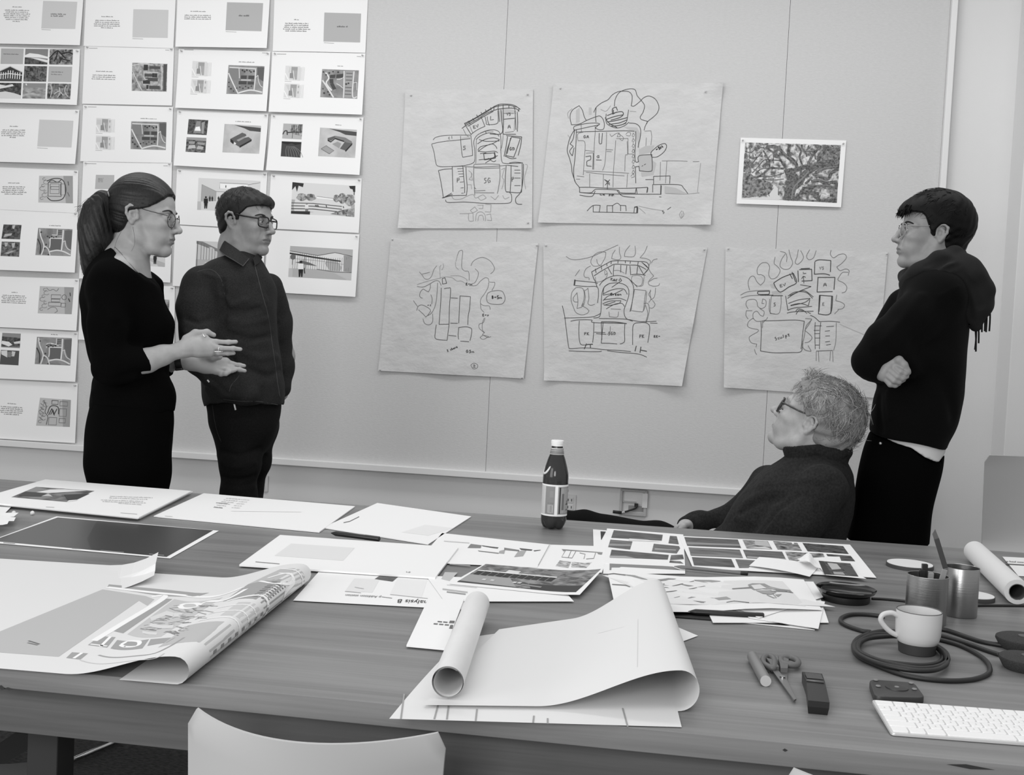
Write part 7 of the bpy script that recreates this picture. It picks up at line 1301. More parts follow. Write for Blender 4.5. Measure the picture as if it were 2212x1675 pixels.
def face(F_, H, jaw=1.0, nose=1.0, chin=0.0, fem=0.0, neck=None, full=1.0):
    F_.T = H
    F_.ell((-.012, 0, .036), (.098, .076, .084), .02); F_.ell((.030, 0, .040), (.062, .063, .058), .02)
    F_.ell((.024, 0, -.035), (.066, .058*jaw, .076), .025); F_.ell((.040, 0, -.055), (.052, .045*jaw, .050), .02)
    for y in (-1, 1):
        F_.cone([((-.006, y*.060*jaw, -.035), .014), ((.002, y*.056*jaw, -.070), .015), ((.045, y*.032*jaw, -.096), .015), ((.076+chin, y*.008, -.100), .015)], .022)
        F_.ell((.060, y*.042, -.020), (.030, .022, .022), .02)                    # cheekbone
        F_.ell((.062, y*.030, -.056), (.028, .022*full, .026), .02)               # cheek
        F_.cone([((.089, y*.012, .022), .007-.002*fem), ((.084, y*.034, .026), .007-.002*fem), ((.066, y*.054, .018), .006)], .012)
    F_.ell((.080+chin, 0, -.098), (.017, .020, .017), .014)
    for y in (-1, 1): F_.ell((.098, y*.032, .003), (.017, .018, .0125), .012, 's')
    F_.cone([((.089, 0, .022), .008), ((.101+.004*nose, 0, -.005), .0075), ((.113+.006*nose, 0, -.029), .0095)], .012)
    F_.ell((.113+.008*nose, 0, -.031), (.0105, .0105, .0095), .006)
    for y in (-1, 1): F_.ell((.102+.003*nose, y*.0115, -.035), (.0105, .0068, .0075), .006); F_.ell((.108+.003*nose, y*.0062, -.0425), (.0045, .003, .003), .003, 's')
    F_.ell((.086, 0, -.060), (.015, .026, .019), .014)                                  # muzzle
    F_.ell((.0955, 0, -.0592), (.0075, .021, .0050), .007); F_.ell((.0945, 0, -.0712), (.0072, .0185, .0058), .007)
    F_.bump([(.090, -.027, -.064+.004*fem), (.1005, -.012, -.0648), (.1035, 0, -.0655), (.1005, .012, -.0648), (.090, .027, -.064+.004*fem)], .0024, -.0040)
    F_.bump([(.100, 0, -.082), (.096, .012, -.082), (.096, -.012, -.082)], .006, -.0025); F_.bump([(.111, 0, -.045), (.108, 0, -.053)], .003, -.0012)
    for y in (-1, 1):
        # lids
        F_.ell((.0815, y*.032, .003), (.0145, .0155, .0135), .004)
        F_.ell((.0945, y*.0335, .0032), (.010, .0125, .0046), .002, 's')
        F_.bump([(.090, y*.020, .010), (.0945, y*.031, .0125), (.087, y*.046, .009)], .0026, -.0014)
        F_.bump([(.105, y*.017, -.036), (.094, y*.029, -.055)], .005, -.0016*(1-fem*.6))
        # ear
        ex = lambda a, dy, b: (-.008+a, y*(.070+dy), b)
        F_.cone([(ex(.012, .000, -.006), .0045), (ex(.012, .006, .012), .0042), (ex(.004, .012, .027), .0042), (ex(-.009, .016, .029), .0045), (ex(-.019, .018, .019), .0045), (ex(-.019, .016, .002), .0042), (ex(-.011, .011, -.014), .0042), (ex(-.003, .006, -.026), .006)], .004)
        F_.cone([(ex(.0, .006, .016), .0038), (ex(-.009, .011, .008), .0036), (ex(-.008, .010, -.008), .0036), (ex(.002, .004, -.014), .004)], .004)
        F_.ell(ex(-.004, .003, .0), (.017, .007, .026), .005); F_.ell(ex(.003, .010, .0), (.0065, .006, .0095), .003, 's'); F_.cone([(ex(.013, .003, -.003), .0048), (ex(.013, .003, -.010), .0048)], .004)
    if neck: F_.T = None
    F_.T = None
def lips(fig):
    def f(c):
        q = fig.hl(c); return ((q[:, 0] > .0905) & (np.abs(q[:, 1]) < .0235) & (np.abs(q[:, 2]+.0655) < .0105*(1-(q[:, 1]/.027)**2))).astype(int)
    return f
def part(fig, name, mb, smooth=True, conv=True, auto=None, label=None):
    """a small part given in head coordinates"""
    if conv: mb.v = [tuple(q) for q in fig.hw(np.array(mb.v))]
    o = mb.build(name, fig.root, smooth=smooth, auto=auto)
    if label: o['label'] = label
    return o
def eyes(fig, gaze=(1, 0, 0), brow=.0045, browm=None, lash=.0008):
    EW, EI, EP = mat('eye_white', .42, .25), mat('iris', .03, .2), mat('pupil', .004, .1); g = unit(gaze); u = unit(np.cross((0, 0, 1), g)); M = np.array([u, np.cross(g, u), g]).T
    for y in (-1, 1):
        b = MB(); r = .0122; an = [0, .18, .19, .42, .43, .8, 1.3, 2, 2.6, PI]
        for i in range(len(an)-1): b.lathe([(r*math.sin(an[i]), r*math.cos(an[i])), (r*math.sin(an[i+1]), r*math.cos(an[i+1]))], [EP, EP, EI, EI, EW, EW, EW, EW, EW][i], (.0825, y*.032, .003), 20, M, cap=False)
        part(fig, 'eye', b)
        b = MB(); P = spline([(.0945, y*.015, .0215), (.0945, y*.026, .0255), (.0885, y*.040, .0275), (.0745, y*.053, .0215)], 6); b.tube(P, [brow*(.5+.9*math.sin(PI*min(1, .15+i/len(P)*.85))) for i in range(len(P))], browm or mat('brow_hair', .02, .8), 8); part(fig, 'eyebrow', b)
        b = MB(); P = spline([(.0925, y*.021, .0062), (.0965, y*.031, .0088), (.0905, y*.045, .0058)], 6); b.tube(P, lash, mat('lash', .006, .8), 6); part(fig, 'eyelashes', b)
LENS = mat('lens_glass', .9, .02, alpha=.025)
def glasses(fig, shape, rw, rh, r, m, z=.002, x=.108, endx=-.012, endz=.022):
    t = empty('glasses', (0, 0, 0)); t.parent = fig.root; del_ = []
    def sub(nm, b, sm=True): b.v = [tuple(q) for q in fig.hw(np.array(b.v))]; return b.build(nm, t, smooth=sm)
    for y in (-1, 1):
        pts = []
        for i in range(32):
            a = i/32*2*PI; c, s_ = math.cos(a), math.sin(a); e = 2 if shape == 'round' else 4.5; q = (abs(c)**e+abs(s_)**e)**(-1/e); yy = rw*q*c; pts.append((x-.006*abs(yy+.034)/.06*1.0-.004*(yy > 0), y*(.0345+yy), z+rh*q*s_*(1-(.08*c if shape != 'round' else 0))))
        b = MB(); b.tube(pts, r, m, 10, closed=True); sub('rim', b)
        b = MB(); b.add(pts, [list(range(32))], LENS); sub('lens', b, False)
        h0 = (x-.011, y*(.0345+rw), z+rh*.55); b = MB(); P = spline([h0, (x-.022, y*(.040+rw), z+rh*.6+.001), (.03, y*.0775, endz-.003), (endx+.012, y*.0785, endz+.004), (endx-.006, y*.078, endz-.006), (endx-.014, y*.077, endz-.024)], 6); b.tube(P, [r*(1.25 if shape != 'round' else .95)]*len(P), m, 8); sub('temple', b)
        b = MB(); b.tube([(x-.003, y*.011, z+.002), (x-.008, y*.010, z-.004)], r*.6, m, 6); sub('nose_pad', b)
    b = MB(); b.tube(spline([(x-.0015, .0345-rw, z+rh*.35), (x+.003, 0, z+rh*.55), (x-.0015, -.0345+rw, z+rh*.35)], 6), r, m, 8); sub('bridge', b)
    return t
def hairline(tab):
    T = np.array(sorted(tab)); return lambda q: (q[:, 0]-np.interp(q[:, 2], T[:, 0], T[:, 1]))
def strands(fig, name, n, root_f, dir_f, ln, r, mats_, seed, seg=6, lift=.0, jit=.35, label=None):
    """loose locks laid over the hair: root_f picks a point on the head, dir_f gives the flow there"""
    rg = np.random.RandomState(seed); b = MB(); made = 0
    while made < n:
        p = root_f(rg)
        if p is None: continue
        made += 1; p = np.array(p); c = np.array((-.012, 0, .03)); pts = [p]; j = rg.normal(size=3)*jit; L = ln*rg.uniform(.5, 1.2)/seg; cur = rg.normal(size=3)*.25
        for i in range(seg):
            q = pts[-1]; nrm = unit((q-c)/np.array((1.2, .85, 1.0))); d = dir_f(q)+j+cur*i; d = d-nrm*(d @ nrm)*.9+nrm*lift*(1-i/seg); pts.append(q+unit(d)*L)
        b.tube(pts, [r*(1-.85*(i/seg)**1.5) for i in range(seg+1)], mats_[rg.randint(len(mats_))], 5, cap=False)
    return part(fig, name, b, label=label)
def hand(F_, W_, palm, fingers, thumb, pr=(.020, .012), k=.006):
    """W_ wrist point, palm list of knuckle points, fingers = chains of points"""
    W_ = np.array(W_, float)
    for q in palm: F_.cone([(W_, pr[0]*.85), (np.array(q)*.55+W_*.45, pr[1]*1.15), (q, pr[1]*.92)], .014)
    for ch in fingers: n = len(ch); F_.cone([(q, .0092-.0026*i/(n-1)) for i, q in enumerate(ch)], k)
    if thumb is not None: n = len(thumb); F_.cone([(q, .0125-.0045*i/(n-1)) for i, q in enumerate(thumb)], .009)
# ================================================================== people
SKIN = mat('skin', .36, .5, noise=((45, 45, 45), .06), bump=((350, 350, 350), .12, .001)); SKINL = mat('lip_skin', .22, .45)
SKIN2 = mat('skin_tan', .30, .5, noise=((45, 45, 45), .08), bump=((300, 300, 300), .15, .001)); SKIN2L = mat('lip_tan', .19, .5)
SKIN3 = mat('skin_pale', .40, .55, noise=((40, 40, 40), .1), bump=((260, 260, 260), .2, .0015))
def rows(fig, L): 
    out = []
    for y, xl, xr, ry, dep in L:
        a, b = fig(xl, y, dep), fig(xr, y, dep); out.append(((a[2]+b[2])/2, (a[0]+b[0])/2, dep, (b[0]-a[0])/2, ry))
    return out
def surf(fig, F_, px, py, lo=-.5, hi=.4, lift=0.0):
    a, b = fig(px, py, lo), fig(px, py, hi); P = a+(b-a)*np.linspace(0, 1, 600)[:, None]; d = F_.ev(P); i = np.argmax(d < 0)
    return P[i if (d < 0).any() else 333]-np.array((0, lift, 0))
def seam(fig, F_, name, pts, r, m, n=5):
    b = MB(); P = [surf(fig, F_, x, y) for x, y in spline(pts, n)]; b.tube(P, r, m, 6); return b.build(name, fig.root, smooth=True)
def folds(fig, F_, L):
    P = [([surf(fig, F_, x, y) for x, y in pts], w, a) for pts, w, a in L]
    for pts, w, a in P: F_.bump(pts, w, a)
def floor_legs(fig, F_, hip, knees, feet, r):
    for k_, f_ in zip(knees, feet):
        h = fig(*hip); F_.cone([((h+k_)/2*np.array((1, 1, 1)), r[0]), (k_, r[1]), (np.array((f_[0], f_[1], .09)), r[2])], .03)
def shoes(fig, feet, fwd, m):
    for f_ in feet:
        F_ = Field(); d = unit(fwd); p = np.array((f_[0], f_[1], 0)); F_.cone([(p-d*.06+np.array((0, 0, .045)), .045), (p+d*.06+np.array((0, 0, .04)), .04), (p+d*.16+np.array((0, 0, .032)), .032)], .02); F_.keep(lambda q: -q[:, 2]); field_obj('shoe', F_, .008, m, fig.root)
# ------------------------------------------------------------------ woman
fw = Figure(285, 1040, 3.46, 'person')
fw.root['label'] = 'person with a dark ponytail and round glasses gesturing with open hands'
fw.head((288, 464), 1, .34, -.06, 0, 1.02)
HAIRD = mat('dark_hair', .0085, .42, noise=((220, 220, 60), .6), bump=((420, 420, 90), .5, .0012), spec=.35)
B = Field(); face(B, fw.H, .90, .45, -.002, 1.0)
B.cone([(fw.hw((-.028, 0, -.035)), .056), (fw.hw((-.036, 0, -.085)), .052), (fw(272, 556, .0), .054), (fw(268, 590, .0), .075)], .025)
B.cone([(fw(262, 585, -.12), .05), (fw(266, 580, .0), .07), (fw(275, 583, .13), .05)], .04)
B.loft(rows(fw, [(570, 240, 300, .09, 0), (600, 205, 322, .12, 0), (650, 185, 343, .12, 0), (720, 195, 360, .11, 0), (800, 210, 360, .11, 0)]), .03)
el, wr = fw(242, 797, -.17), fw(392, 756, -.15)
B.cone([(fw(240, 625, -.15), .045), (el, .042), (fw(318, 779, -.165), .036), (fw(350, 768, -.155), .030), (wr, .0225), (fw(408, 748, -.15), .024)], .02)
wr2 = fw(392, 780, .07); B.cone([(fw(300, 625, .16), .045), (fw(310, 800, .16), .04), (fw(355, 787, .11), .032), (wr2, .0235), (fw(420, 784, .06), .023)], .02)
q = lambda x, y, d: fw(280+x/7.9, 690+y/7.9, d)
hand(B, fw(398, 754, -.15), [q(1290, 330, -.15), q(1370, 430, -.155), q(1400, 520, -.155), q(1380, 580, -.145)],
     [[q(1270, 350, -.148), q(1480, 385, -.15), q(1690, 392, -.152), q(1815, 385, -.15)], [q(1360, 450, -.158), q(1560, 495, -.162), q(1770, 498, -.16), q(1890, 512, -.158)], [q(1360, 540, -.15), q(1520, 570, -.15), q(1680, 580, -.148), q(1775, 580, -.146)], [q(1340, 570, -.135), q(1480, 590, -.13), q(1600, 585, -.125), q(1680, 575, -.12)]],
     [q(960, 330, -.145), q(1120, 235, -.14), q(1320, 222, -.13), q(1435, 270, -.128)], (.024, .0145))
hand(B, fw(408, 782, 0.065), [q(1640, 720, 0.050), q(1620, 790, 0.045), q(1560, 860, 0.042), q(1480, 890, 0.045)],
     [[q(1640, 720, 0.050), q(1760, 765, 0.048), q(1880, 785, 0.045), q(1955, 795, 0.042)], [q(1610, 800, 0.042), q(1730, 830, 0.035), q(1880, 860, 0.030), q(1965, 880, 0.028)], [q(1560, 860, 0.036), q(1660, 870, 0.025), q(1740, 880, 0.020), q(1800, 870, 0.020)], [q(1480, 900, 0.035), q(1560, 935, 0.020), q(1640, 930, 0.010), q(1700, 905, 0.010)]], None, (.026, .0155))
B.cone([(q(1250, 640, 0.050), .016), (q(1430, 645, 0.020), .013), (q(1530, 640, 0.005), .011)], .012)
B.bump([q(1120, 285, -.17), q(1290, 300, -.165)], .006, -.0025); B.bump([q(900, 560, -.18), q(1200, 575, -.175), q(1400, 560, -.17)], .005, -.0014)
field_obj('body', B, .0028, [SKIN, SKINL], fw.root, lips(fw))
eyes(fw, (1, -.05, -.25), .0022, mat('brow_hair', .02, .8))
GL1 = mat('glasses_wire', .015, .3); glasses(fw, 'round', .0235, .0225, .0011, GL1, -.003, .106)
KNIT = mat('black_knit', .0022, .95, bump=((500, 500, 500), .25, .001), spec=.05)
Sw = Field(); Sw.loft(rows(fw, [(535, 240, 282, .07, 0), (556, 212, 305, .13, 0), (580, 190, 328, .175, 0), (610, 178, 342, .185, 0), (650, 173, 358, .175, 0), (690, 175, 377, .16, 0), (715, 178, 377, .15, 0), (750, 185, 370, .14, 0), (785, 193, 367, .135, 0), (810, 204, 366, .135, 0), (830, 199, 374, .14, 0), (860, 194, 379, .15, 0), (885, 192, 379, .15, 0)]), .03)
Sw.cone([(fw(236, 612, -.14), .062), (fw(232, 700, -.17), .056), (fw(238, 792, -.18), .052), (fw(280, 786, -.172), .047), (fw(318, 779, -.165), .0425)], .03)
Sw.cone([(fw(318, 620, .14), .055), (fw(322, 700, .18), .05), (fw(318, 798, .16), .048), (fw(372, 786, .095), .036)], .03)
l_ = np.array((math.sin(.25), math.cos(.25), 0)); p0, p1 = fw(238, 540, -.12), fw(304, 592, -.10); n_ = unit(np.cross(p1-p0, l_)); n_ = n_*np.sign(n_[2])
Sw.keep(lambda p: (p-p0) @ n_, .004)
Sw.cuff(fw(320, 778, -.165), fw(420, 748, -.15), .052); Sw.cuff(fw(368, 787, .096), fw(430, 782, .055), .045)
wv = waves(5, 55, .0022); Sw.disp(wv)
folds(fw, Sw, [([(205, 640), (240, 690)], .012, .004), ([(210, 815), (300, 806), (360, 800)], .014, -.007), ([(215, 780), (260, 760)], .01, .004), ([(290, 800), (330, 820)], .01, -.004), ([(200, 850), (300, 845), (370, 842)], .012, .004), ([(255, 700), (262, 760)], .012, -.006), ([(205, 880), (370, 872)], .02, -.004)])
field_obj('sweater', Sw, .0055, KNIT, fw.root)
BLKT = mat('black_trousers', .0018, .95, spec=.05)
Tr = Field(); Tr.loft(rows(fw, [(870, 196, 374, .15, 0), (900, 188, 376, .155, 0), (940, 183, 373, .16, 0), (1000, 179, 371, .155, 0), (1050, 188, 366, .145, 0), (1100, 196, 358, .13, 0)]), .02)
kn = [fw(262, 1190, -.08), fw(292, 1190, .09)]; ft = [fw(258, 1500, -.09), fw(300, 1500, .1)]; floor_legs(fw, Tr, (275, 1060, 0), kn, ft, (.10, .065, .05)); Tr.disp(waves(9, 40, .002))
field_obj('trousers', Tr, .008, BLKT, fw.root); shoes(fw, ft, (1, -.3, 0), mat('shoe_black', .01, .4))
Hr = Field(); Hr.T = fw.H; Hr.ell((-.014, 0, .043), (.110, .088, .099), .02); Hr.ell((.028, 0, .048), (.066, .072, .060), .02); Hr.ell((-.050, 0, -.015), (.060, .070, .060), .02)
Hr.T = None; hf = hairline([(-.3, -.09), (-.08, -.075), (-.05, -.045), (-.02, -.026), (.012, -.020), (.020, .010), (.030, .038), (.045, .060), (.062, .074), (.080, .086), (.095, .2), (.3, .3)]); Hr.keep(lambda p: hf(fw.hl(p))*1.06, .006)
def wgroove(p):
    q = fw.hl(p); t = q-np.array((-.105, 0, .03)); a = np.arctan2(t[:, 1], t[:, 2]+.0); r_ = np.sqrt((t*t).sum(1)); return .0005*np.sin(a*41+np.sin(r_*60)*1.5+np.sin(a*9)*3)+.0004*np.sin(a*97+r_*40)+.0011*np.sin(a*7+r_*12)
Hr.disp(wgroove); field_obj('hair', Hr, .0026, HAIRD, fw.root)
tie = fw(231, 431, .0)
Pt = Field(); Pt.cone([(fw(240, 430, 0), .016), (fw(222, 432, 0), .024), (fw(208, 455, 0), .036), (fw(205, 490, 0), .046), (fw(206, 525, 0), .044), (fw(202, 555, 0), .034), (fw(194, 580, 0), .018), (fw(188, 592, 0), .006)], .03)
Pt.cone([(fw(236, 440, 0), .014), (fw(228, 480, 0), .024), (fw(224, 520, 0), .024), (fw(215, 552, 0), .014)], .02)
def pgroove(p):
    a = np.arctan2(p[:, 1], p[:, 0]-fw(208, 500, 0)[0]+.3*(p[:, 2]-fw(208, 500, 0)[2])); return .0011*np.sin(a*17+p[:, 2]*9+np.sin(p[:, 2]*25))+.0006*np.sin(a*47-p[:, 2]*14)
Pt.disp(pgroove); field_obj('ponytail', Pt, .0032, HAIRD, fw.root)
b = MB(); P = [fw(235, 429, 0)+np.array((0, .02*math.cos(t), .02*math.sin(t))) for t in np.linspace(0, 2*PI, 20)[:-1]]; b.tube(P, .005, mat('hair_tie', .3, .6), 8, closed=True); b.build('hair_tie', fw.root, smooth=True)
b = MB()
rg = random.Random(4)
for i in range(46):
    s0 = rg.uniform(-6, 8); e = (rg.uniform(158, 185), rg.uniform(446, 470)) if i < 16 else (rg.uniform(176, 205), rg.uniform(560, 598)); m_ = (rg.uniform(186, 205), rg.uniform(428, 446)) if i < 16 else (rg.uniform(176, 192), rg.uniform(490, 540))
    P = spline([fw(224, 424+s0, rg.uniform(-.01, .01)), fw(*m_, rg.uniform(-.03, .03)), fw(*e, rg.uniform(-.03, .02))], 8); b.tube(P, [.0006*(1-.7*k/len(P)) for k in range(len(P))], HAIRD, 5)
for (a, c, e) in (((287, 490), (291, 525), (280, 550)), ((262, 500), (252, 520), (245, 545)), ((255, 495), (248, 512), (240, 522)), ((245, 505), (243, 515), (236, 528))):
    P = spline([fw(*a, -.07), fw(*c, -.08), fw(*e, -.07)], 8); b.tube(P, [.0005*(1-.6*k/len(P)) for k in range(len(P))], HAIRD, 5)
b.build('loose_strands', fw.root, smooth=True)
b = MB(); P = [surf(fw, B, x, y, lift=.0015) for x, y in spline([(248, 534), (262, 548), (278, 566), (292, 583), (301, 592)], 5)]; b.tube(P, .0011, mat('necklace_metal', .4, .3, .8), 6); b.build('necklace', fw.root, smooth=True)
b = MB(); ax = unit(fw(405, 781, .065)-fw(380, 784, .075)); u_ = unit(np.cross(ax, (0, 1, 0))); w_ = np.cross(ax, u_); cc = fw(388, 782, .072)
b.lathe([(.0275, -.011), (.0295, -.011), (.0295, .011), (.0275, .011), (.0275, -.011)], BLK, cc, 30, np.array([u_, w_, ax]).T, cap=False); b.build('watch_strap', fw.root, auto=.6)
b = MB(); b.box(cc+(-.75*np.array((0, 0, 1))-.3*np.array((0, 1, 0)))*.032, (.024, .03, .009), BLK, np.array([ax, w_, u_]).T, bev=.003); b.build('watch_face', fw.root)
RG = mat('ring_silver', .85, .15, .7)
b = MB(); b.tube([q(1440, 550, -.172), q(1590, 556, -.172)], .0016, RG, 8); b.tube([q(1515, 556, -.172), q(1520, 500, -.173), q(1524, 470, -.170)], .0012, RG, 8); b.build('bar_ring', fw.root, smooth=True)
b = MB(); b.tube([q(1245, 240, -.155), q(1262, 280, -.165), q(1280, 300, -.165), q(1300, 275, -.16)], .002, RG, 8); b.build('thumb_ring', fw.root, smooth=True)
# ------------------------------------------------------------------ man in denim
fm = Figure(520, 1060, 3.86, 'person in a dark denim shirt and black glasses with one hand in a pocket')
fm.head((501, 476), 1, .60, -.02, 0, .965)
B = Field(); face(B, fm.H, 1.03, .8, .002, 0.0)
B.cone([(fm.hw((-.025, 0, -.03)), .060), (fm.hw((-.035, 0, -.09)), .060), (fm(515, 555, .0), .066), (fm(510, 590, .0), .08)], .025)
B.loft(rows(fm, [(585, 450, 570, .10, 0), (620, 440, 585, .11, 0), (700, 455, 575, .09, 0), (780, 458, 580, .09, 0)]), .03)
B.cone([(fm(435, 620, -.08), .045), (fm(428, 775, -.13), .04), (fm(500, 828, -.14), .032), (fm(530, 850, -.13), .025)], .02)
hand(B, fm(530, 849, -.13), [fm(543, 861, -.105), fm(541, 868, -.10), fm(538, 875, -.095), fm(534, 880, -.09)], [[fm(543, 862, -.10), fm(546, 882, -.085), fm(545, 900, -.075)], [fm(541, 868, -.10), fm(543, 890, -.08), fm(541, 908, -.07)], [fm(538, 875, -.09), fm(538, 894, -.075), fm(536, 908, -.07)], [fm(533, 880, -.09), fm(532, 896, -.07), fm(530, 906, -.065)]], [fm(535, 846, -.125), fm(545, 853, -.12), fm(551, 866, -.105), fm(551, 880, -.09)], (.026, .015))
B.cone([(fm(590, 640, .1), .045), (fm(612, 770, .13), .04), (fm(605, 850, .1), .03)], .02)
for pts, w, a in [([(.094, -.03, -.034), (.084, -.038, -.062)], .005, -.002), ([(.09, -.02, .052), (.09, .02, .052)], .004, -.0008)]: B.bump([fm.hw(x) for x in pts], w, a)
field_obj('body', B, .0028, [SKIN2, SKIN2L], fm.root, lips(fm))
eyes(fm, (1, .0, -.12), .0030)
GL2 = mat('glasses_black', .006, .22); glasses(fm, 'rect', .0265, .0185, .0024, GL2, .001, .106)
DEN = mat('dark_denim', .020, .85, noise=((240, 240, 240), .35), bump=((600, 600, 600), .3, .001), spec=.2); DENS = mat('denim_seam', .055, .8)
Sh = Field(); Sh.loft(rows(fm, [(542, 498, 545, .07, 0), (556, 478, 560, .10, 0), (568, 452, 570, .13, 0), (588, 430, 582, .15, 0), (612, 415, 594, .16, 0), (650, 425, 599, .165, 0), (700, 432, 598, .165, 0), (740, 433, 602, .165, 0), (790, 433, 609, .165, 0), (830, 433, 614, .16, 0), (865, 437, 615, .15, 0), (890, 442, 612, .14, 0)]), .03)
hem = lambda p: fm(0, 0)[2]*0+np.interp(p[:, 0], [fm(x, 870)[0] for x in (436, 455, 480, 520, 560, 600, 625)], [fm(x, y)[2] for x, y in ((436, 884), (455, 868), (480, 862), (520, 866), (560, 866), (600, 874), (625, 877))])-p[:, 2]
Sh.keep(hem, .004)
Sh.cone([(fm(433, 615, -.07), .068), (fm(423, 665, -.11), .064), (fm(427, 720, -.15), .058), (fm(432, 775, -.17), .056), (fm(465, 806, -.175), .054), (fm(500, 828, -.165), .052), (fm(530, 846, -.15), .050)], .02)
Sh.cone([(fm(585, 620, .08), .05), (fm(600, 700, .11), .05), (fm(608, 790, .12), .045), (fm(606, 835, .1), .04)], .03)
Sh.disp(waves(3, 38, .0028)); Sh.disp(waves(8, 90, .0009))
folds(fm, Sh, [([(482, 640), (500, 660), (530, 650)], .011, .008), ([(488, 670), (520, 676), (560, 668)], .012, -.008), ([(485, 690), (530, 700), (575, 690)], .011, .006), ([(490, 720), (540, 735), (585, 725)], .013, -.008), ([(520, 760), (560, 775), (598, 770)], .013, .007), ([(480, 610), (486, 660), (482, 710)], .010, -.012), ([(405, 690), (430, 700), (455, 690)], .010, -.006), ([(402, 720), (430, 735), (460, 722)], .011, .006), ([(410, 770), (440, 780), (462, 765)], .01, -.006), ([(540, 800), (580, 815), (605, 800)], .013, -.007), ([(505, 745), (520, 790), (560, 830)], .014, .007), ([(450, 815), (470, 830), (490, 850)], .009, -.005), ([(445, 840), (455, 860)], .010, .005), ([(440, 590), (470, 600), (487, 625)], .007, .003), ([(560, 620), (575, 650)], .01, .005), ([(600, 700), (598, 760)], .01, -.004)])
field_obj('shirt', Sh, .0045, DEN, fm.root)
seam(fm, Sh, 'placket_edge', [(550, 572), (557, 600), (566, 635), (576, 670), (583, 705), (588, 745), (594, 785), (599, 825), (605, 860)], .0016, DENS)
seam(fm, Sh, 'shoulder_seam', [(424, 588), (450, 582), (468, 590), (480, 610), (486, 640)], .0013, DENS); seam(fm, Sh, 'hem_stitching', [(482, 863), (520, 867), (560, 868), (600, 875)], .0013, DENS); seam(fm, Sh, 'cuff_seam', [(495, 847), (500, 832), (512, 818), (516, 812)], .0013, DENS)
def leaf(up, lo, m, name):
    b = MB(); n = len(up)
    for k in range(n): b.v += [tuple(up[k]), tuple(lo[k])]
    for k in range(n): 
        o_ = np.array((.0, .004, .0)); b.v += [tuple(up[k]+o_), tuple(lo[k]+o_)]
    for k in range(n-1): b.f += [[2*k, 2*k+1, 2*k+3, 2*k+2], [2*n+2*k, 2*n+2*k+2, 2*n+2*k+3, 2*n+2*k+1], [2*k+1, 2*n+2*k+1, 2*n+2*k+3, 2*k+3], [2*k, 2*k+2, 2*n+2*k+2, 2*n+2*k]]
    b.f += [[0, 2*n, 2*n+1, 1], [2*n-2, 2*n-1, 4*n-1, 4*n-2]]; b.m = [b.mi(m)]*len(b.f); return b
up = spline([fm(492, 515, .05), fm(482, 517, .0), fm(490, 523, -.055), fm(515, 540, -.095), fm(538, 559, -.112)], 6); lo = spline([fm(486, 536, .07), fm(474, 538, .0), fm(481, 548, -.105), fm(506, 563, -.15), fm(525, 575, -.15)], 6)
b = leaf(up, lo, DEN, 'collar'); b.tube(lo, .0014, DENS, 6); b.tube([lo[-1], up[-1]], .0014, DENS, 6); b.build('collar', fm.root, auto=.8)
up = spline([fm(546, 558, -.11), fm(556, 549, -.07), fm(561, 546, -.02)], 5); lo = spline([fm(551, 574, -.125), fm(562, 566, -.08), fm(567, 556, -.02)], 5); b = leaf(up, lo, DEN, 'collar'); b.build('collar', fm.root)
JEAN = mat('black_jeans', .006, .9, noise=((200, 200, 200), .3), bump=((500, 500, 500), .25, .001), spec=.15)
Tr = Field(); Tr.loft(rows(fm, [(855, 442, 606, .125, 0), (890, 446, 606, .13, 0), (920, 450, 600, .13, 0), (950, 462, 590, .12, 0), (975, 470, 575, .11, 0)]), .02)
Tr.cone([(fm(510, 915, -.04), .085), (fm(519, 1000, -.06), .069), (fm(516, 1070, -.06), .062), (fm(518, 1200, -.06), .055)], .03); Tr.cone([(fm(553, 920, .04), .075), (fm(545, 1000, .06), .06), (fm(535, 1070, .08), .055)], .03)
ft = [fm(522, 1500, -.06), fm(545, 1500, .1)]; floor_legs(fm, Tr, (520, 1000, 0), [fm(518, 1200, -.06), fm(538, 1200, .08)], ft, (.06, .058, .05)); Tr.disp(waves(12, 45, .0026))
folds(fm, Tr, [([(478, 1000), (510, 1010), (550, 1000)], .010, .006), ([(480, 975), (520, 985), (560, 970)], .011, -.006), ([(480, 1030), (515, 1036), (550, 1028)], .009, -.005), ([(478, 1056), (515, 1060), (548, 1052)], .009, .005), ([(500, 905), (540, 900)], .010, -.005)])
field_obj('trousers', Tr, .0055, JEAN, fm.root); shoes(fm, ft, (.8, -.5, 0), mat('shoe_black', .01, .4)); seam(fm, Tr, 'side_seam', [(459, 876), (463, 905), (470, 935), (478, 955)], .0012, mat('jean_seam', .03, .8))
b = MB(); b.tube([surf(fm, Tr, 505, 868, lift=.004), surf(fm, Tr, 509, 886, lift=.004)], .0032, mat('pocket_tab', .8, .5), 8); b.build('pocket_clip', fm.root, smooth=True)
b = MB(); b.tube([surf(fm, Sh, 448, 821, lift=.002), surf(fm, Sh, 452, 826, lift=.002)], .0028, mat('pocket_tab', .8, .5), 8); b.build('cuff_button', fm.root, smooth=True)
HM = mat('short_dark_hair', .010, .5, noise=((200, 200, 200), .5), bump=((420, 300, 200), .5, .0012), spec=.3)
Hr = Field(); Hr.T = fm.H; Hr.ell((-.013, 0, .042), (.108, .085, .092), .02); Hr.ell((.036, 0, .058), (.066, .067, .050), .02); Hr.ell((.07, .01, .078), (.034, .042, .022), .02); Hr.ell((-.05, 0, -.02), (.055, .066, .05), .02); Hr.T = None
hfm = hairline([(-.3, -.12), (-.085, -.085), (-.05, -.048), (-.02, -.028), (.0, -.020), (.004, .016), (.022, .020), (.034, .034), (.050, .048), (.060, .078), (.066, .115), (.3, .3)]); Hr.keep(lambda p: hfm(fm.hl(p)), .004)
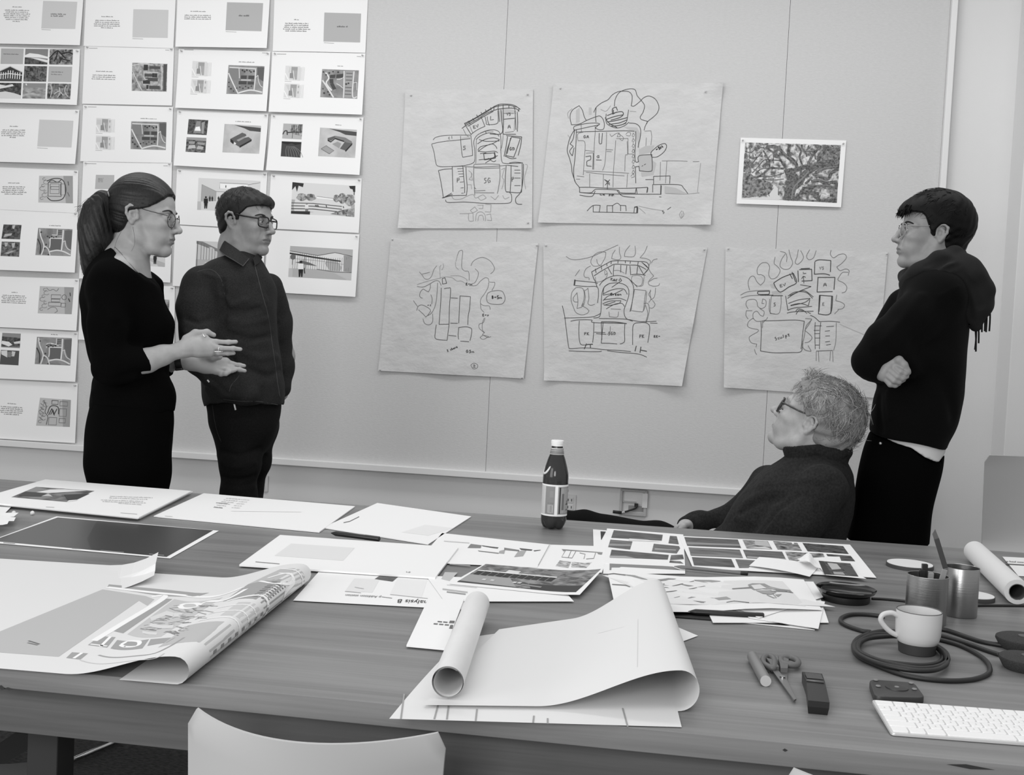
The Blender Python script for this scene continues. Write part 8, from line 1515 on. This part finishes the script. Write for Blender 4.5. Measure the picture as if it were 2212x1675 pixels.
def mgroove(p):
    q = fm.hl(p); return .0006*np.sin(q[:, 1]*260+q[:, 0]*90+np.sin(q[:, 2]*70)*2)+.0006*np.sin(q[:, 0]*170-q[:, 2]*150+q[:, 1]*80)
Hr.disp(mgroove); field_obj('hair', Hr, .0026, HM, fm.root)
def root_on(fig, rx=.104, ry=.083, rz=.09, cz=.04, hf_=None, up=-.05):
    def f(rg):
        d = unit(rg.normal(size=3)); p = np.array((-.013, 0, cz))+d*np.array((rx, ry, rz)); 
        return p if p[2] > up and hf_(p[None])[0] < -.004 and math.hypot(p[0]+.008, p[2]) > .042+.02*(p[2] > 0) else None
    return f
strands(fm, 'hair_locks', 420, root_on(fm, .108, .085, .092, .042, hfm, .0), lambda q: np.array((.35, -.9*(1 if q[2] > .09 else .1), -.2 if q[2] > .08 else -1)), .026, .0008, [HM, mat('short_hair_sheen', .03, .4)], 5, jit=.12)
# ------------------------------------------------------------------ man with the scarf
fr = Figure(1990, 1100, 3.62, 'person with a dark scarf and wire glasses standing with folded arms')
fr.head((2031, 504), -1, .26, .10, 0, .93)
B = Field(); face(B, fr.H, .97, .35, -.004, .3)
B.cone([(fr.hw((-.025, 0, -.03)), .058), (fr.hw((-.035, 0, -.09)), .057), (fr(2022, 580, .0), .065), (fr(2022, 620, .0), .09)], .025)
B.loft(rows(fr, [(610, 1965, 2070, .10, 0), (650, 1955, 2075, .11, 0), (760, 1945, 2070, .10, 0), (880, 1905, 2055, .09, 0), (930, 1905, 2040, .09, 0)]), .03)
B.cone([(fr(2025, 640, -.14), .045), (fr(1878, 782, -.2), .038), (fr(1990, 800, -.05), .03)], .02); B.cone([(fr(1965, 650, .14), .045), (fr(1900, 790, .1), .036), (fr(1912, 800, -.12), .026)], .02)
hand(B, fr(1898, 796, -0.185), [fr(1926, 786, -0.250), fr(1917, 795, -0.255), fr(1911, 805, -0.255), fr(1908, 814, -0.250)],
     [[fr(1925, 786, -0.250), fr(1945, 803, -0.270), fr(1955, 808, -0.265), fr(1963, 806, -0.250)], [fr(1916, 795, -0.255), fr(1938, 814, -0.275), fr(1949, 818, -0.270), fr(1959, 814, -0.255)], [fr(1910, 805, -0.255), fr(1931, 823, -0.273), fr(1942, 826, -0.267), fr(1952, 821, -0.253)], [fr(1908, 813, -0.250), fr(1923, 831, -0.265), fr(1934, 833, -0.260), fr(1942, 829, -0.250)]],
     [fr(1926, 780, -0.245), fr(1942, 778, -0.260), fr(1953, 788, -0.260), fr(1961, 800, -0.255)], (.026, .016), .003)
field_obj('body', B, .0026, [SKIN2, SKIN2L], fr.root, lips(fr))
eyes(fr, (1, .05, -.02), .0030, mat('brow_black', .01, .8)); glasses(fr, 'round', .0225, .0215, .0012, mat('glasses_pale_wire', .33, .35), .0, .106)
WOOL = mat('dark_wool', .0032, .95, bump=((420, 420, 420), .3, .0015), spec=.08, sheen=.02)
Sw = Field(); Sw.loft(rows(fr, [(575, 1990, 2070, .10, 0), (600, 1955, 2088, .15, 0), (640, 1938, 2094, .185, 0), (700, 1930, 2094, .185, 0), (760, 1925, 2090, .18, 0), (815, 1906, 2088, .165, 0), (850, 1891, 2087, .16, 0), (890, 1880, 2076, .155, 0), (925, 1876, 2064, .15, 0), (955, 1884, 2050, .145, 0), (972, 1900, 2044, .14, 0)]), .03)
Sw.cone([(fr(2030, 640, -.13), .075), (fr(1975, 690, -.18), .068), (fr(1915, 740, -.215), .060), (fr(1880, 780, -.22), .050), (fr(1900, 790, -.20), .047), (fr(1960, 775, -.17), .046), (fr(2010, 770, -.13), .045)], .03)
Sw.cone([(fr(1955, 660, .13), .06), (fr(1905, 745, .12), .055), (fr(1885, 790, .08), .045), (fr(1888, 796, -.06), .042)], .03)
hm0, hm1 = fr(1876, 930), fr(2045, 972); sl = (hm1[2]-hm0[2])/(hm1[0]-hm0[0]); Sw.keep(lambda p: hm0[2]+(p[:, 0]-hm0[0])*sl-p[:, 2], .006)
Sw.disp(waves(15, 40, .0028)); folds(fr, Sw, [([(1990, 640), (1950, 690), (1910, 735)], .013, .006), ([(2060, 650), (2020, 690), (1970, 740)], .014, -.006), ([(1890, 760), (1905, 790)], .010, -.006), ([(1985, 770), (2040, 830), (2060, 900)], .02, -.008), ([(1920, 850), (1925, 900)], .012, .006), ([(2030, 640), (2070, 620)], .006, .003), ([(1900, 860), (1905, 930)], .012, -.005)])
field_obj('pullover', Sw, .005, WOOL, fr.root)
Te = Field(); Te.loft(rows(fr, [(945, 1900, 2043, .12, 0), (975, 1905, 2043, .128, 0), (1000, 1985, 2042, .11, 0)]), .01); Te.keep(lambda p: np.interp(p[:, 0], [fr(x, 970)[0] for x in (1905, 1935, 1970, 2000, 2028, 2045)], [fr(x, y)[2] for x, y in ((1905, 940), (1935, 952), (1968, 962), (1995, 982), (2028, 995), (2045, 974))])-p[:, 2], .003); field_obj('undershirt', Te, .005, mat('white_tee', .6, .9), fr.root)
Tr = Field(); Tr.loft(rows(fr, [(935, 1878, 2043, .125, 0), (970, 1866, 2042, .125, 0), (1010, 1856, 2037, .13, 0), (1050, 1849, 2028, .13, 0), (1100, 1841, 2016, .125, 0), (1170, 1830, 2009, .12, 0)]), .02)
tl = fr(1958, 962)[0]; Tr.keep(lambda p: p[:, 2]-np.interp(p[:, 0], [fr(x, 970)[0] for x in (1870, 1910, 1945, 1968, 1995, 2028, 2046)], [fr(x, y)[2] for x, y in ((1870, 925), (1910, 945), (1945, 956), (1968, 964), (1995, 984), (2028, 997), (2046, 976))]), .003)
ft = [fr(1925, 1560, -.08), fr(1965, 1560, .09)]; floor_legs(fr, Tr, (1930, 1150, 0), [fr(1920, 1320, -.08), fr(1945, 1320, .08)], ft, (.09, .07, .055)); Tr.disp(waves(19, 40, .002)); field_obj('trousers', Tr, .0065, BLKT, fr.root); shoes(fr, ft, (-1, -.2, 0), mat('shoe_black', .01, .4))
b = MB(); p_ = surf(fr, Tr, 1902, 958, lift=.002); b.lathe([(0, 0), (.0045, 0), (.004, .002), (0, .0025)], RG, p_, 16, rotx(PI/2), cap=False); b.build('trouser_button', fr.root, smooth=True)
SCF = mat('scarf_wool', .019, .95, bump=((350, 350, 350), .35, .0015), spec=.08, sheen=.03)
Sc = Field()
Sc.cone([(fr(1962, 612, -.06), .026), (fr(1990, 588, -.105), .034), (fr(2030, 568, -.115), .034), (fr(2062, 552, -.07), .026), (fr(2068, 548, .02), .024), (fr(2045, 545, .09), .026), (fr(1990, 570, .10), .03), (fr(1962, 600, .04), .028), (fr(1962, 612, -.06), .026)], .012)
Sc.cone([(fr(1960, 622, -.07), .02), (fr(1998, 606, -.125), .028), (fr(2045, 585, -.13), .032), (fr(2070, 568, -.08), .028), (fr(2074, 566, .02), .026)], .010)
Sc.cone([(fr(2025, 560, -.10), .022), (fr(2056, 549, -.075), .020), (fr(2070, 542, -.02), .018)], .006)
Sc.cone([(fr(2050, 580, -.105), .035), (fr(2085, 597, -.09), .05), (fr(2105, 625, -.06), .050), (fr(2116, 652, -.05), .040)], .03); Sc.cone([(fr(2085, 600, -.06), .04), (fr(2100, 650, -.06), .045), (fr(2104, 690, -.05), .025), (fr(2108, 706, -.05), .012)], .03); Sc.cone([(fr(2104, 650, -.05), .022), (fr(2133, 655, -.03), .012)], .03)
Sc.disp(waves(22, 60, .0025, 7, (1, .5, 2))); folds(fr, Sc, [([(1968, 615), (2010, 585), (2055, 560)], .009, -.014), ([(1985, 600), (2030, 590), (2068, 575)], .009, -.013), ([(2000, 575), (2040, 560)], .007, -.005), ([(2075, 590), (2105, 625), (2118, 660)], .010, -.012), ([(2060, 595), (2090, 630), (2098, 690)], .010, -.012), ([(1990, 620), (2040, 606), (2080, 610)], .009, -.014)]); field_obj('scarf', Sc, .0042, SCF, fr.root)
for x0, y0, x1, y1 in ((2138, 656, 2137, 716), (2131, 660, 2130, 718), (2126, 662, 2127, 716), (2119, 664, 2121, 718), (2109, 700, 2106, 756), (2112, 692, 2114, 742), (2106, 702, 2108, 760)):
    b = MB(); P = spline([fr(x0, y0, -.04), fr((x0+x1)/2+1.2, (y0+y1)/2, -.045), fr(x1, y1, -.045)], 6); b.tube(P, .0026, SCF, 8); b.build('scarf_tassel', fr.root, smooth=True)
HK = mat('black_hair', .002, .55, bump=((300, 300, 200), .5, .001), spec=.18)
Hr = Field(); Hr.T = fr.H; Hr.ell((-.020, 0, .048), (.120, .095, .110), .02); Hr.ell((.035, 0, .066), (.078, .074, .060), .025); Hr.ell((.078, -.005, .066), (.036, .050, .026), .02); Hr.ell((-.052, 0, -.03), (.062, .070, .062), .02)
for y in (-1, 1): Hr.ell((.014, y*.063, .020), (.020, .014, .045), .015)
Hr.T = None; hfr = hairline([(-.3, -.12), (-.10, -.09), (-.06, -.046), (-.035, -.032), (-.02, -.026), (-.012, .010), (-.004, .018), (.02, .030), (.034, .038), (.050, .046), (.060, .056), (.066, .125), (.3, .3)])
Hr.keep(lambda p: hfr(fr.hl(p)), .004)
for y in (-1, 1): Hr.T = fr.H; Hr.ell((-.012, y*.088, .0), (.022, .022, .030), .004, 's'); Hr.T = None
Hr.disp(lambda p: 0.0007*np.sin(fr.hl(p) @ np.array((120, 190, 110))+np.sin(fr.hl(p)[:, 2]*60)*2)+.0005*np.sin(fr.hl(p) @ np.array((-90, 260, 190)))); field_obj('hair', Hr, .0028, HK, fr.root)
strands(fr, 'hair_locks', 420, root_on(fr, .120, .095, .110, .048, hfr, -.02), lambda q: np.array((.75 if q[2] > .05 else .1, .15, -.15 if q[2] > .11 else -.9)), 0.036, .0009, [HK, mat('black_hair_sheen', .004, .5, spec=.25)], 8, jit=.12)
rf = lambda rg: (rg.uniform(.082, .106), rg.uniform(-.05, .055), rg.uniform(.070, .085)); strands(fr, 'fringe', 260, rf, lambda q: np.array((.9, .1, -1.0)), 0.034, .0016, [HK], 11, lift=.05, jit=.2)
# ------------------------------------------------------------------ seated man
fs = Figure(1740, 1160, 3.55, 'seated grey haired person in a dark turtleneck looking up at the sketches')
fs.head((1748, 917), -1, -.28, .46, 0, 1.07)
B = Field(); face(B, fs.H, 1.06, 1.0, .0, 0.0)
B.cone([(fs.hw((-.03, 0, -.03)), .064), (fs(1768, 965, .0), .062), (fs(1770, 1010, .0), .066)], .03); B.loft(rows(fs, [(1020, 1690, 1815, .10, 0), (1060, 1650, 1825, .13, 0), (1120, 1600, 1815, .13, 0), (1190, 1580, 1805, .12, 0)]), .03)
B.cone([(fs(1760, 1070, -.17), .05), (fs(1640, 1200, -.16), .042), (fs(1545, 1165, -.02), .034)], .02); B.cone([(fs(1660, 1060, .17), .05), (fs(1585, 1130, .16), .042), (fs(1510, 1135, .08), .032), (fs(1485, 1138, .04), .026)], .02)
hand(B, fs(1495, 1136, .05), [fs(1474, 1134, .03), fs(1472, 1138, .05), fs(1472, 1142, .07)], [[fs(1474, 1134, .03), fs(1462, 1140, .01), fs(1456, 1150, .0)], [fs(1472, 1138, .045), fs(1460, 1146, .03), fs(1454, 1156, .02)], [fs(1472, 1141, .06), fs(1462, 1150, .05), fs(1456, 1160, .045)], [fs(1472, 1143, .075), fs(1464, 1153, .07), fs(1459, 1162, .065)]], [fs(1486, 1134, .02), fs(1476, 1138, -.01), fs(1468, 1146, -.02)])
B.bump([fs.hw((.090, .028, -.036)), fs.hw((.078, .037, -.062))], .006, -.0022); field_obj('body', B, .003, [SKIN3, SKINL], fs.root, lips(fs))
eyes(fs, (1, .1, .15), .0032, mat('grey_brow', .3, .8)); glasses(fs, 'round', .0245, .022, .0026, mat('glasses_grey', .05, .3), -.001, .107)
TN = mat('turtleneck_knit', .019, .95, noise=((160, 60, 160), .35), bump=((110, 420, 110), .4, .002), spec=.1, sheen=.03)
Tn = Field(); Tn.loft(rows(fs, [(985, 1700, 1826, .09, 0), (1005, 1676, 1838, .14, 0), (1030, 1642, 1846, .19, 0), (1060, 1612, 1848, .205, 0), (1090, 1590, 1844, .205, 0), (1120, 1572, 1838, .20, 0), (1150, 1560, 1830, .19, 0), (1210, 1550, 1818, .18, 0), (1300, 1550, 1815, .18, 0)]), .03)
Tn.cone([(fs(1775, 1058, -.17), .075), (fs(1720, 1130, -.21), .070), (fs(1650, 1205, -.2), .056), (fs(1560, 1175, -.05), .045)], .03); Tn.cone([(fs(1665, 1050, .15), .07), (fs(1612, 1112, .17), .062), (fs(1560, 1130, .14), .048), (fs(1510, 1133, .07), .036), (fs(1482, 1136, .05), .033)], .03)
Tn.disp(waves(31, 42, .003)); Tn.disp(waves(33, 120, .0009)); folds(fs, Tn, [([(1720, 1072), (1685, 1100), (1645, 1150)], .010, -.014), ([(1640, 1050), (1700, 1040), (1760, 1035)], .014, .005), ([(1610, 1085), (1660, 1062), (1700, 1060)], .012, .006), ([(1600, 1110), (1640, 1085), (1690, 1080)], .01, -.006), ([(1650, 1150), (1670, 1120), (1690, 1105)], .012, .007), ([(1590, 1120), (1630, 1130)], .01, .006), ([(1800, 1040), (1820, 1100)], .016, -.005)])
field_obj('turtleneck', Tn, .005, TN, fs.root)
Cl = Field(); c0, c1 = fs(1764, 966, .0), fs(1766, 1006, .0)
Cl.loft(rows(fs, [(950, 1708, 1836, .082, 0), (958, 1690, 1840, .090, 0), (975, 1690, 1842, .095, 0), (990, 1694, 1834, .094, 0), (1004, 1696, 1832, .098, 0), (1020, 1690, 1836, .105, 0)]), .01)
k0, k1 = fs(1682, 964), fs(1842, 949); ks = (k1[2]-k0[2])/(k1[0]-k0[0]); Cl.keep(lambda p: p[:, 2]-(k0[2]+(p[:, 0]-k0[0])*ks), .008); folds(fs, Cl, [([(1700, 994), (1760, 986), (1830, 990)], .007, -.006), ([(1695, 1012), (1760, 1008), (1830, 1012)], .006, -.004)]); Cl.disp(lambda p: .0009*np.sin(np.arctan2(p[:, 1], p[:, 0]-c0[0])*64)); field_obj('rolled_collar', Cl, .0035, TN, fs.root)
Tr = Field(); Tr.cone([(fs(1720, 1290, .0), .16), (fs(1690, 1330, .0), .15)], .05); Tr.cone([(fs(1690, 1290, -.08), .095), (fs(1470, 1290, -.08), .07), (fs(1470, 1560, -.05), .05)], .04); Tr.cone([(fs(1690, 1270, .12), .085), (fs(1420, 1170, .14), .062), (fs(1260, 1132, .14), .045), (fs(1205, 1128, .13), .040), (fs(1225, 1330, .1), .045)], .03); Tr.disp(waves(41, 45, .003)); field_obj('trousers', Tr, .008, mat('dark_trousers', .006, .9, spec=.1), fs.root)
shoes(fs, [fs(1470, 1600, -.05)], (-1, 0, 0), mat('shoe_black', .01, .4))
HG1, HG2, HG3, HG4 = mat('grey_hair', .30, .5), mat('silver_hair', .46, .45), mat('dark_grey_hair', .14, .55), mat('mid_grey_hair', .22, .5)
Hr = Field(); Hr.T = fs.H; Hr.ell((-.016, 0, .042), (.116, .092, .098), .02); Hr.ell((.030, 0, .062), (.066, .072, .058), .02); Hr.ell((-.066, 0, -.01), (.062, .074, .066), .02)
for y in (-1, 1): Hr.ell((-.010, y*.088, -.002), (.022, .022, .034), .004, 's')
Hr.T = None
hfs = hairline([(-.3, -.14), (-.095, -.10), (-.07, -.055), (-.03, -.034), (-.006, -.026), (.012, .002), (.026, .018), (.044, .034), (.060, .050), (.075, .066), (.09, .09), (.11, .3), (.3, .3)]); Hr.keep(lambda p: hfs(fs.hl(p)), .006)
Hr.disp(lambda p: .002*np.sin(fs.hl(p) @ np.array((30, 190, 60))+np.sin(fs.hl(p)[:, 2]*50)*2)+.0012*np.sin(fs.hl(p) @ np.array((150, -220, 90)))); field_obj('hair', Hr, .003, [HG4, HG3], fs.root, lambda c: (fs.hl(c)[:, 2] < -.045).astype(int))
Hr.T = None
fl = lambda q: (np.array((-.9, 0, -.45)) if q[2] < .045 and q[0] > -.05 else np.array((-.55, .0, -.9))) if q[2] < .10 else np.array((-.9, .15, .3))
strands(fs, 'hair_locks', 2600, root_on(fs, .115, .091, .097, .042, hfs, -.03), fl, .058, .0010, [HG1, HG1, HG2, HG4, HG4, HG3], 21, 6, .10, .16)
strands(fs, 'quiff', 150, lambda rg: (rg.uniform(.03, .085), rg.uniform(-.05, .06), rg.uniform(.105, .122)), lambda q: np.array((.35, .2, .9)), 0.036, .0011, [HG1, HG2, HG2, HG4], 27, 6, .3, .35)
# ================================================================== light
W = bpy.data.worlds.new('world'); S.world = W; W.use_nodes = True
W.node_tree.nodes['Background'].inputs[0].default_value = (1, 1, 1, 1); W.node_tree.nodes['Background'].inputs[1].default_value = .52
def area(name, loc, tgt, sx, sy, e):
    l = bpy.data.lights.new(name, 'AREA'); l.shape = 'RECTANGLE'; l.size = sx; l.size_y = sy; l.energy = e
    o = bpy.data.objects.new(name, l); COL.objects.link(o); o.location = loc
    o.rotation_euler = (Vector(tgt)-Vector(loc)).to_track_quat('-Z', 'Y').to_euler(); return o
area('ceiling_light_far', (-.6, 3.7, 3.15), (-.6, 3.9, 0), 4.5, .5, 33)
area('ceiling_light_near', (-.3, 1.0, 3.15), (-.3, 1.3, 0), 4.5, .5, 18)
area('window_behind', (-.55, -.6, 1.6), (-.5, 4.9, 1.5), .9, .7, 28)
area('side_fill', (-3.6, -1.2, 1.9), (-1.4, 4.9, 1.4), 2.4, 1.8, 72)  # unseen fill lamp, added to brighten the left part of the wall
S.view_settings.view_transform = 'Standard'; S.view_settings.look = 'None'; S.view_settings.gamma = 1; S.view_settings.exposure = 0
